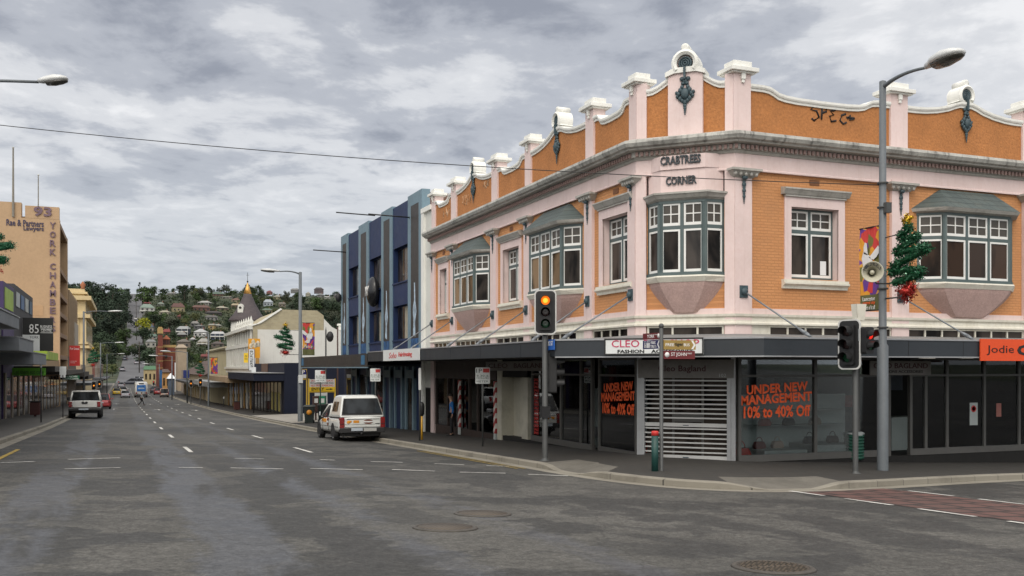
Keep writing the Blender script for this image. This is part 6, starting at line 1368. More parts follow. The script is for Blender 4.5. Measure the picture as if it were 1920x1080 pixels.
# ------------------------------------------------------------------ vehicles (local +y is forward)
def paint(name, c, rough=.32): return mat(name, c, rough, .04, 2, coat=.6, dirt=.1)
TYRE = mat('tyre_rubber', (.014, .014, .014), .85, .15, 6); RIM = mat('alloy_rim', (.45, .46, .47), .35, .08, 5, metal=.5); CARG = darkglass('car_glass', (.012, .014, .016), .5, .03)
TAIL = mat('tail_light_red', (.20, .010, .010), .25, .15, 6, spec=.6); PLATE = mat('number_plate', (.45, .50, .55), .5, .1); BUMP = mat('black_plastic', (.022, .022, .023), .6, .1)
def interp(st, y, k):
    for a, b in zip(st, st[1:]):
        if y <= b[0]: f = (y - a[0]) / (b[0] - a[0]); return a[k] + (b[k] - a[k]) * max(0, f)
    return st[-1][k]
def body_loft(st, lo_in=.05):
    """st: (y, z_low, z_belt, half width) -> closed lower body"""
    m = MB(); m.smooth = True; rows = []
    for y, zl, zb, w in st:
        zm = zl + (zb - zl) * .45; h = [(-w + lo_in, zl), (-w, zl + .10), (-w - .012, zm), (-w + .01, zb - .10), (-w + .055, zb - .02), (-w + .13, zb)]
        r = h + [(-.3 * w, zb + .02), (.3 * w, zb + .02)] + [(-x, z) for x, z in reversed(h)]
        rows.append([(x, y, z) for x, z in r])
    m.grid(rows, close_u=True, caps=True); return m
def cabin_pts(y, zb, zt, wb, wt): return [(-wb, y, zb), (-wt, y, zt - .05), (-wt * .9, y, zt), (wt * .9, y, zt), (wt, y, zt - .05), (wb, y, zb)]
def wheels(t, ys, track, r, w=.2, rim=RIM):
    for y in ys:
        for s in (-1, 1):
            m = MB(); x = s * track; m.lathe([(r * .62, -w / 2), (r * .93, -w / 2), (r, -w * .3), (r, w * .3), (r * .93, w / 2), (r * .62, w / 2)], (x, y, r), 22, 'x'); wh = m.build('wheel', TYRE, t)
            m = MB(); xo = x + s * w * .38; m.lathe([(.001, -.02), (r * .18, -.02), (r * .18, .02), (.001, .02)], (xo, y, r), 10, 'x'); m.lathe([(r * .66, -.03), (r * .66, .03), (r * .58, .03), (r * .58, -.03)], (xo, y, r), 20, 'x', True)
            for k in range(6):
                a = k * math.pi / 3; c, d = math.cos(a), math.sin(a); p = [(xo, y + r * .1 * c - e * d * .05, r + r * .1 * d + e * c * .05) for e in (-1, 1)] + [(xo, y + r * .6 * c - e * d * .04, r + r * .6 * d + e * c * .04) for e in (1, -1)]
                m.add(p, [(0, 1, 2, 3)])
            m.build('rim', rim, wh, keep=True)
            m = MB(); m.lathe([(.001, -.01), (r * .6, -.01), (r * .6, .01), (.001, .01)], (x + s * w * .2, y, r), 16, 'x'); m.build('hub', BUMP, wh)
def arches(t, ys, half, r):
    for y in ys:
        for s in (-1, 1):
            m = MB(); m.prism([(y + r * 1.16 * math.cos(a), max(r * .55, r + r * 1.16 * math.sin(a))) for a in [math.radians(-25 + 230 * k / 14) for k in range(15)]], s * (half - .12), s * (half + .016), 'wz'); m.build('wheel_arch', BUMP, t)
def generic_car(label, loc, rz, m_, kind='sedan', L=4.5, W=1.76, H=1.43, scale=1.0, group='cars along York Street', name='car'):
    t = thing(name, label, 'car' if kind != 'van' else 'van', loc, rz, group); t.scale = (scale,) * 3; h = L / 2; w = W / 2; zb = .88 if kind != 'van' else .95
    st = [(-h, .38, zb - .14, w * .86), (-h + .12, .28, zb, w * .94), (-h + .6, .24, zb + .02, w), (0, .22, zb, w), (h - 1.2, .24, zb - .04, w), (h - .35, .28, zb - .16, w * .95), (h, .36, zb - .32, w * .82)]
    b = body_loft(st).build('body', m_, t)
    cs = {'sedan': [(-h + .75, .66, .9), (-h + 1.35, 1, 1), (h - 2.3, 1, 1), (h - 1.35, .66, .9)], 'hatch': [(-h + .12, .66, .88), (-h + .65, 1, 1), (h - 2.1, 1, 1), (h - 1.1, .64, .9)], 'wagon': [(-h + .1, .66, .9), (-h + .4, 1, 1), (h - 2.3, 1, 1), (h - 1.35, .66, .9)], 'van': [(-h + .06, .6, .94), (-h + .18, 1, 1), (h - 1.4, 1, 1), (h - .45, .62, .95)]}[kind]
    rows = [];
    for y, f, g_ in cs: zt = zb + (H - zb) * f if f == 1 else zb + .015; rows.append(cabin_pts(y, zb - .01, zt + .001 if f == 1 else zb + .02, w * .93, (w * .74 if kind != 'van' else w * .88) if f == 1 else w * .90))
    m = MB(); m.grid(rows, caps=True); m.build('window', CARG, t)
    y0, y1 = cs[1][0], cs[2][0]; wt = w * (.76 if kind != 'van' else .90); m = MB(); m.smooth = True; m.grid([[(-wt, y, H - .07), (-wt * .92, y, H + .012), (0, y, H + .035), (wt * .92, y, H + .012), (wt, y, H - .07)] for y in (y0 - .03, (y0 + y1) / 2, y1 + .05)]); r = m.build('roof', m_, t)
    m = MB()
    for s in (-1, 1):
        for (ya, za, xa), (yb, zb2, xb) in (((cs[0][0], zb, w * .92), (y0, H - .03, wt)), ((cs[3][0], zb, w * .92), (y1, H - .03, wt)), (((y0 + y1) / 2, zb, w * .945), ((y0 + y1) / 2, H - .03, wt))): m.tube([(s * xa, ya, za), (s * xb, yb, zb2)], .045, 5)
        if kind in ('wagon', 'van'): m.tube([(s * w * .94, y0 + .9, zb), (s * wt, y0 + .9, H - .03)], .04, 5)
    m.build('pillar', m_, r)
    for s in (-1, 1):
        m = MB(); m.box(s * w * .90 - .16, s * w * .90 + .06, -h - .02, -h + .10, zb - .22, zb - .04) if kind != 'van' else m.box(s * w * .93 - .07, s * w * .93 + .05, -h - .02, -h + .08, zb - .25, zb + .25); m.build('tail_light', TAIL, t, bevel=.02)
        m = MB(); m.box(s * w * .72 - .17, s * w * .72 + .17, h - .14, h - .02, zb - .42, zb - .28); m.build('headlight', PLATE, t, bevel=.02)
        m = MB(); m.ball((s * (w + .10), cs[2][0] + .75, zb + .08), (.10, .06, .07)); m.build('mirror', m_, t)
    m = MB(); m.box(-w * .86, w * .86, -h - .07, -h + .1, .34, .54); bu = m.build('bumper', m_ if kind != 'van' else BUMP, t, bevel=.03); m = MB(); m.box(-.18, .18, -h - .08, -h - .06, zb - .26, zb - .14); m.build('number_plate', PLATE, t)
    m = MB(); m.box(-w * .8, w * .8, -h + .15, h - .2, .16, .30); m.build('underbody', BUMP, t)
    ys = (-h + .85, h - .85); arches(t, ys, w, .31); wheels(t, ys, w - .1, .31); return t
def road_at(px, py): q = ong(px, py); return (q.x, q.y, gz(q.x, q.y) + .012)
# ---- white ute with a tall canopy
def ute():
    c = paint('white_ute_paint', (.66, .67, .64)); w = .90
    q = onx(660, 700, 8.55); yb = 39.0; x = 9.05
    t = thing('ute', 'white ute with tall windowed canopy and orange stickers parked at the right kerb', 'ute', (x, yb, gz(x, yb) + .012), 0.0)
    t.rotation_euler = (math.atan(-.030), 0, 0); t.scale = (1.06,) * 3
    L = 5.0; h = L / 2; zb = .93
    # rear face at y = 0 local -> shift so the empty stands at the rear axle
    st = [(-.05, .46, zb, w * .95), (.05, .40, zb, w * .985), (.8, .36, zb, w), (2.2, .34, zb, w), (3.3, .34, zb - .03, w), (4.2, .36, zb - .13, w * .97), (4.75, .40, zb - .25, w * .90), (4.95, .46, zb - .36, w * .78)]
    body_loft(st, .06).build('body', c, t)
    m = MB(); m.grid([cabin_pts(y, zb - .01, zt, wb, wt) for y, zt, wb, wt in ((1.95, 1.40, w * .93, w * .80), (2.05, 1.46, w * .93, w * .78), (2.75, 1.45, w * .93, w * .78), (3.75, zb + .03, w * .92, w * .9))], caps=True); cab = m.build('cab_window', CARG, t)
    m = MB(); m.smooth = True; m.grid([[(-w * .80, y, 1.40), (-w * .72, y, 1.475), (0, y, 1.50), (w * .72, y, 1.475), (w * .80, y, 1.40)] for y in (1.98, 2.4, 2.82)]); r = m.build('cab_roof', c, t)
    m = MB()
    for s in (-1, 1):
        m.tube([(s * w * .93, 3.75, zb), (s * w * .79, 2.78, 1.42)], .04, 6); m.tube([(s * w * .945, 2.0, zb), (s * w * .80, 2.05, 1.42)], .05, 6)
    m.build('pillar', c, r)
    # canopy
    def ring(z, y0, y1, wd, c_=.10): return [(-wd, y0 + c_, z), (-wd + c_, y0, z), (wd - c_, y0, z), (wd, y0 + c_, z), (wd, y1 - c_, z), (wd - c_, y1, z), (-wd + c_, y1, z), (-wd, y1 - c_, z)]
    m = MB(); m.grid([ring(zb - .015, -.03, 2.03, w * .95, .04), ring(1.03, 0, 2.0, w * .95, .05), ring(1.66, .26, 1.90, w * .80, .08), ring(1.755, .34, 1.80, w * .76, .12), ring(1.80, .52, 1.6, w * .66, .16)], close_u=True, caps=True); m.smooth = False; ca = m.build('canopy', c, t, bevel=.025)
    def quad(a0, a1, a2, a3, n, th=.012):
        m = MB(); n = Vector(n).normalized() * th; v = [Vector(p) for p in (a0, a1, a2, a3)]; m.add([tuple(p) for p in v] + [tuple(p + n) for p in v], [(0, 1, 2, 3), (7, 6, 5, 4), (0, 4, 5, 1), (1, 5, 6, 2), (2, 6, 7, 3), (3, 7, 4, 0)]); return m
    nb = (0, -1, .413); f_ = lambda z: (z - 1.03) * .413
    quad((-.80, f_(1.02), 1.02), (.80, f_(1.02), 1.02), (.665, f_(1.66), 1.66), (-.665, f_(1.66), 1.66), nb, .018).build('rear_seal', BUMP, ca)
    quad((-.755, f_(1.07) - .018, 1.08), (.755, f_(1.07) - .018, 1.08), (.64, f_(1.62) - .018, 1.63), (-.64, f_(1.62) - .018, 1.63), nb, .016).build('rear_window', CARG, ca)
    for s in (-1, 1):
        for a, b in ((.62, 1.08), (1.13, 1.62)):
            sl = lambda z: w * (.952 - .152 * (z - 1.03) / .63)
            quad((s * sl(1.16), a, 1.16), (s * sl(1.16), b, 1.16), (s * sl(1.54), b - .06, 1.54), (s * sl(1.54), a + .02, 1.54), (s, 0, .2), .014).build('side_window', CARG, ca)
    m = MB(); m.box(-w * .97, w * .97, -.03, 2.0, zb - .022, zb + .022); m.build('black_rail', BUMP, ca)
    # tailgate, badges, lights, bumper
    m = MB(); m.box(-.70, .70, -.075, -.03, .56, .90); tg = m.build('tailgate', c, t, bevel=.012); m = MB(); m.box(-.62, .66, -.082, -.07, .855, .875); m.box(-.68, .68, -.082, -.07, .66, .668); m.build('crease', BUMP, tg)
    OS = mat('orange_sticker', (.65, .26, .02), .5); m = MB(); m.ball((-.52, -.078, .77), (.10, .008, .05), 10, 5); m.box(-.36, -.14, -.084, -.074, .72, .82); m.ball((-.55, -.078, .73), (.07, .008, .04), 10, 5); m.build('sticker', OS, tg)
    m = MB(); m.lathe([(.001, 0), (.001, 0)], (0, 0, 0), 3)
    m = MB(); m.prism([(.22 + .2 * math.cos(a), .76 + .085 * math.sin(a)) for a in [2 * math.pi * k / 18 for k in range(18)]], -.082, -.074); m.build('oval_sticker', mat('dark_red_sticker', (.16, .05, .03), .5, .5, 20), tg); m = MB(); m.box(.02, .42, -.086, -.080, .735, .785); m.build('oval_band', SIGNW, tg); m = MB(); m.box(.50, .67, -.084, -.074, .68, .70); m.build('badge', BLACK, tg)
    for s in (-1, 1): m = MB(); m.box(s * w * .88 - .085, s * w * .88 + .095, -.085, .16, .52, .93); tl = m.build('tail_light', TAIL, t, bevel=.02); m = MB(); m.box(s * w * .88 - .08, s * w * .88 + .09, -.09, -.08, .66, .70); m.build('light_band', mat('dark_red_lens', (.07, .006, .006), .3), tl)
    m = MB(); m.box(-w * .97, w * .97, -.14, .22, .34, .535); m.box(-.34, .34, -.165, -.12, .40, .535); m.build('bumper', BUMP, t, bevel=.025); m = MB(); m.box(-.46, -.02, -.172, -.16, .42, .53); m.build('number_plate', PLATE, t); m = MB(); m.box(.02, .52, -.172, -.15, .40, .52); m.build('step_plate', mat('pale_step', (.42, .42, .40), .5), t)
    m = MB(); m.box(-.7, .7, .1, 4.6, .20, .42); m.tube([(-.05, -.15, .30), (-.05, .1, .36)], .05); m.build('underbody', BUMP, t)
    ys = (1.15, 4.05); arches(t, ys, w, .33); wheels(t, ys, w - .11, .33, .22)
    for s in (-1, 1): m = MB(); m.box(s * (w + .04) - .09, s * (w + .04) + .13 * s + .09, 3.25, 3.36, zb + .04, zb + .20); m.build('mirror', mat('pale_mirror', (.5, .52, .55), .3), t, bevel=.03)
    m = MB()
    for k in range(4): m.box(-w - .012, -w + .03, 2.55 + k * .22, 2.7 + k * .22, .72, .86)
    m.build('door_sticker', OS, t); m = MB(); m.prism([(2.15 + .17 * math.cos(a), .74 + .17 * math.sin(a)) for a in [2 * math.pi * k / 16 for k in range(16)]], -w - .016, -w + .02, 'wz'); m.build('round_door_sticker', mat('dark_red_sticker', (.16, .05, .03)), t); m = MB(); m.box(-w - .018, -w + .02, 1.99, 2.31, .70, .78); m.build('door_sticker_band', SIGNW, t)
    m = MB()
    for yy in (1.97, 3.2): m.box(-w - .014, -w + .02, yy, yy + .012, .40, zb - .05); m.box(w - .02, w + .014, yy, yy + .012, .40, zb - .05)
    m.box(-w - .016, -w + .02, .2, 4.3, .565, .58); m.box(w - .02, w + .016, .2, 4.3, .565, .58); m.build('door_gap', BUMP, t)
    return t
ute_ = ute()
# ---- white pickup at the left kerb
def pickup():
    c = paint('white_pickup_paint', (.60, .60, .575)); w = .93; x, y = -2.52, 73.6
    t = thing('pickup_truck', 'white dual cab pickup seen from behind at the left kerb', 'pickup truck', (x, y, gz(x, y) + .012)); t.scale = (1.12, 1.12, 1.10); t.rotation_euler = (math.atan(-.026), 0, 0)
    zb = 1.12
    st = [(0, .62, zb, w * .97), (.1, .58, zb, w), (1.5, .52, zb, w), (3.6, .52, zb, w), (4.7, .55, zb - .08, w * .97), (5.1, .62, zb - .2, w * .85)]
    body_loft(st, .05).build('body', c, t)
    m = MB(); m.grid([cabin_pts(y_, zb - .01, zt, w * .95, wt) for y_, zt, wt in ((1.55, 1.76, w * .80), (1.65, 1.80, w * .78), (3.0, 1.79, w * .78), (3.8, zb + .03, w * .9))], caps=True); m.build('cab_window', CARG, t)
    m = MB(); m.smooth = True; m.grid([[(-w * .82, y_, 1.70), (-w * .74, y_, 1.80), (0, y_, 1.83), (w * .74, y_, 1.80), (w * .82, y_, 1.70)] for y_ in (1.50, 2.3, 3.05)]); r = m.build('roof', c, t)
    m = MB()
    for s in (-1, 1):
        for (ya, yb) in ((1.53, 1.6), (2.35, 2.35), (3.75, 3.02)): m.tube([(s * w * .95, ya, zb), (s * w * .80, yb, 1.75)], .06, 6)
    m.tube([(-w * .8, 1.52, 1.74), (w * .8, 1.52, 1.74)], .05, 6); m.build('pillar', c, r)
    m = MB(); m.box(-.70, .70, -.05, .0, .70, 1.13); tg = m.build('tailgate', c, t, bevel=.02); m = MB(); m.prism([(-.16, 1.08), (.16, 1.08), (.18, 1.0), (.13, .93), (-.13, .93), (-.18, 1.0)], -.075, -.045); m.build('handle_plate', BUMP, tg); m = MB(); m.ball((0, -.08, 1.04), (.04, .012, .04), 10, 5); m.build('badge', RIM, tg)
    m = MB(); m.box(-.7, .7, -.058, -.048, .715, .725); m.build('crease', BUMP, tg)
    for s in (-1, 1): m = MB(); m.box(s * w * .88 - .10, s * w * .88 + .09, -.06, .14, .74, 1.08); m.build('tail_light', TAIL, t, bevel=.02)
    m = MB(); m.box(-w * .99, w * .99, -.20, .05, .50, .66); m.build('bumper', BUMP, t, bevel=.03); m = MB(); m.box(-.34, .22, -.215, -.19, .56, .65); m.build('number_plate', PLATE, t)
    m = MB(); m.box(-.75, .75, .0, 4.6, .34, .6); m.tube([(0, -.25, .48), (0, .1, .45)], .06); m.build('underbody', BUMP, t)
    ys = (1.15, 4.2); arches(t, ys, w, .40); wheels(t, ys, w - .10, .39, .27)
    for s in (-1, 1): m = MB(); m.box(s * (w + .12) - .12, s * (w + .12) + .12, 3.2, 3.32, 1.15, 1.38); m.build('mirror', BUMP, t, bevel=.03)
    return t
pickup()
RP, YP, WP, SP, DP = paint('red_paint', (.30, .018, .02)), paint('yellow_paint', (.62, .42, .02)), paint('white_car_paint', (.6, .6, .58)), paint('silver_paint', (.30, .29, .32)), paint('dark_paint', (.03, .035, .05))
x, y, z = road_at(197, 767); generic_car('red hatchback parked ahead of the white pickup', (-2.25, y + 2.2, gz(-2.25, y + 2.2)), 0, RP, 'hatch', 4.2, 1.72, 1.45, 1.12)
for (px, py, m_, k, lb, s) in ((219, 741, YP, 'sedan', 'yellow taxi sedan down the left lane', 1.05), (231, 738, WP, 'wagon', 'white wagon ahead of the yellow sedan', 1.15), (235, 746, SP, 'sedan', 'silver sedan beside the yellow one', 1.0), (297, 740.5, RP, 'hatch', 'small red car parked on the far right beyond the bus', 1.1), (290.5, 737.5, DP, 'hatch', 'dark hatchback parked ahead of the red one', 1.2), (308.5, 745, mat('patterned_van', (.36, .25, .20), .4, .8, 3), 'van', 'van with multicoloured panels parked on the right', .95), (227, 727, SP, 'wagon', 'grey car far ahead at the lights', 1.2), (266.5, 716.5, WP, 'sedan', 'pale car waiting beyond the bus', 1.5), (258, 716, SP, 'sedan', 'grey car waiting left of the pale one beyond the bus', 1.5)):
    x, y, z = road_at(px, py); generic_car(lb, (x, y + 2.1 * s, gz(x, y + 2.1)), 0, m_, k, *((4.5, 1.75, 1.43) if k != 'van' else (4.4, 1.75, 1.85)), scale=s)
x, y, z = road_at(247, 722); generic_car('dark car crossing the street at the far junction', (x, y, z), math.pi / 2, DP, 'wagon', 4.8, 1.8, 1.5, 1.7)
# ---- bus
def bus():
    x, y, z = road_at(265, 745.2); t = thing('bus', 'white bus with blue rear advertisement heading down the street', 'bus', (x, y, z)); w, H, L = 1.25, 3.15, 11
    wp = paint('bus_white', (.60, .60, .58)); m = MB(); m.smooth = True
    m.grid([[(-w * f, yy, .35), (-w * f, yy, 1.2), (-w * .98 * f, yy, H - .35), (-w * .85 * f, yy, H), (w * .85 * f, yy, H), (w * .98 * f, yy, H - .35), (w * f, yy, 1.2), (w * f, yy, .35)] for yy, f in ((0, .94), (.15, 1), (L - .2, 1), (L, .94))], close_u=True, caps=True); m.build('body', wp, t)
    m = MB(); m.box(-.85, .85, -.04, .02, 1.25, 2.55); a = m.build('advertisement', mat('blue_advert', (.02, .12, .36), .4, .7, 2), t); m = MB(); m.box(-.6, .6, -.05, -.035, 1.75, 2.0); m.build('white_patch', mat('pale_patch', (.35, .42, .5), .5, .4, 6), a)
    for s in (-1, 1):
        m = MB(); m.box(s * .95 - .12, s * .95 + .12, -.03, .05, .75, 1.05); m.build('tail_light', TAIL, t); m = MB(); m.box(s * w - .015, s * w + .015, .8, L - .6, 1.35, 2.45); m.build('side_window', CARG, t)
    m = MB(); m.box(-1.15, 1.15, -.08, .1, .30, .60); m.build('bumper', BUMP, t); m = MB(); m.box(-.3, .3, -.045, .0, .72, .86); m.build('number_plate', PLATE, t); m = MB(); m.box(-.5, .5, -.035, .01, 2.72, 2.95); m.build('route_display', BLACK, t)
    wheels(t, (2.8, 8.6), w - .14, .46, .28); return t
bus()
# parked and moving cars on the hill road, all alike at this distance
for i, (px, py, m_, lb) in enumerate(((254.3, 606, WP, 'white car high on the hill road'), (254.3, 599.5, WP, 'second white car above the first on the hill road'), (256.5, 683, SP, 'grey car parked at the right of the lower hill road'), (229.5, 696, SP, 'silver car at the left foot of the hill road'), (234, 676, DP, 'dark car half way up the lower hill road on the left'))):
    q = ong(px, py, .3, hz, 440); generic_car(lb, (q.x, q.y, hz(q.x, q.y) + .35), 0, m_, 'wagon', 4.6, 1.8, 1.5, 1.5, 'cars on the hill road')
# ------------------------------------------------------------------ people
SKIN = mat('skin', (.42, .25, .17), .55, .05); HAIR = mat('dark_hair', (.02, .014, .01), .6)
def skin_obj(name, verts, edges, radii, m_, parent, sub=1):
    me = bpy.data.meshes.new(name); me.from_pydata(verts, edges, []); me.materials.append(m_); o = bpy.data.objects.new(name, me); COL.objects.link(o); o.parent = parent
    sk = o.modifiers.new('skin', 'SKIN'); sk.use_smooth_shade = True
    for i, v in enumerate(me.skin_vertices[0].data): v.radius = (radii[i] if hasattr(radii[i], '__len__') else (radii[i],) * 2); v.use_root = (i == 0)
    s = o.modifiers.new('sub', 'SUBSURF'); s.levels = s.render_levels = sub; return o
def person(label, loc, rz, stride, shirt, trousers, bag=None):
    t = thing('person', label, 'person', loc, rz); S = stride
    # joints: pelvis, spine, chest, neck, head; arms; legs
    V = [(0, 0, .95), (0, 0, 1.15), (0, .02, 1.38), (0, .03, 1.50), (0, .05, 1.62), (0, .06, 1.74), (-.19, .02, 1.42), (-.24, -.10 * S, 1.16), (-.22, .10 * S, .92), (-.21, .15 * S, .83), (.19, .02, 1.42), (.24, .14 * S, 1.17), (.22, .30 * S, .98), (.21, .36 * S, .90), (-.10, 0, .90), (-.11, .24 * S, .50), (-.11, .34 * S, .09), (-.11, .50 * S + .12 * (1 - S), .04), (.10, 0, .90), (.11, -.02 * S, .48), (.11, -.40 * S, .12), (.11, -.32 * S + .1 * (1 - S), .05)]
    E = [(0, 1), (1, 2), (2, 3), (3, 4), (4, 5), (2, 6), (6, 7), (7, 8), (8, 9), (2, 10), (10, 11), (11, 12), (12, 13), (0, 14), (14, 15), (15, 16), (16, 17), (0, 18), (18, 19), (19, 20), (20, 21)]
    R = [(.15, .11), (.14, .10), (.16, .11), .055, (.085, .10), (.07, .085), .06, .045, .035, .038, .06, .045, .035, .038, .085, .06, .042, .035, .085, .06, .042, .035]
    skin_obj('body', V, E, R, SKIN, t)
    def sub(name, ids, m_, g_): mp = {i: k for k, i in enumerate(ids)}; skin_obj(name, [V[i] for i in ids], [(mp[a], mp[b]) for a, b in E if a in mp and b in mp], [tuple(x * g_ for x in (R[i] if hasattr(R[i], '__len__') else (R[i],) * 2)) for i in ids], m_, t)
    sub('shirt', [0, 1, 2, 6, 7, 8, 10, 11, 12], shirt, 1.13); sub('trousers', [0, 14, 15, 16, 18, 19, 20], trousers, 1.16)
    m = MB(); m.ball((0, .04, 1.71), (.085, .105, .09), 10, 6); m.build('hair', HAIR, t)
    for s in (-1, 1):
        m = MB(); f = 16 if s < 0 else 20; p = V[f]; m.ball((p[0], p[1] + .07, .05), (.05, .14, .05), 8, 5); m.build('shoe', BLACK, t)
        hd = V[9] if s < 0 else V[13]
        for k in range(4): m = MB(); m.tube([(hd[0] + (k - 1.5) * .018, hd[1] + .01, hd[2]), (hd[0] + (k - 1.5) * .019, hd[1] + .03, hd[2] - .07 + .006 * abs(k - 1.5))], [.010, .007], 5); m.build('finger', SKIN, t)
        m = MB(); m.tube([(hd[0] - s * .03, hd[1] + .02, hd[2] + .02), (hd[0] - s * .045, hd[1] + .05, hd[2] - .03)], [.011, .008], 5); m.build('thumb', SKIN, t)
        m = MB(); m.ball((s * .032, .145, 1.665), (.012, .008, .009), 6, 4); m.build('eye', BLACK, t); m = MB(); m.ball((s * .088, .05, 1.65), (.012, .02, .03), 6, 4); m.build('ear', SKIN, t)
    m = MB(); m.ball((0, .155, 1.64), (.014, .02, .022), 6, 4); m.build('nose', SKIN, t); m = MB(); m.box(-.025, .025, .14, .147, 1.60, 1.606); m.build('mouth', mat('lips', (.3, .1, .09)), t)
    if bag: m = MB(); m.box(-.30, -.22, -.12, .12, .70, .95); m.build('bag', BLACK, t, bevel=.03)
    return t
x, y, z = road_at(265, 760); person('person in pale shirt and dark trousers striding across the road', (x, y, z), math.radians(-85), 1.0, mat('pale_blue_shirt', (.42, .47, .5), .8), mat('black_trousers', (.012, .012, .014), .8), True)
q = onx(838, 700, 13.45); person('person in blue top standing in the dark barber shop doorway', (12.7, 38.4, gz(12.7, 38.4) + .28), math.radians(80), .12, mat('bright_blue_top', (.01, .14, .42), .7), mat('black_trousers', (.012, .012, .014)))
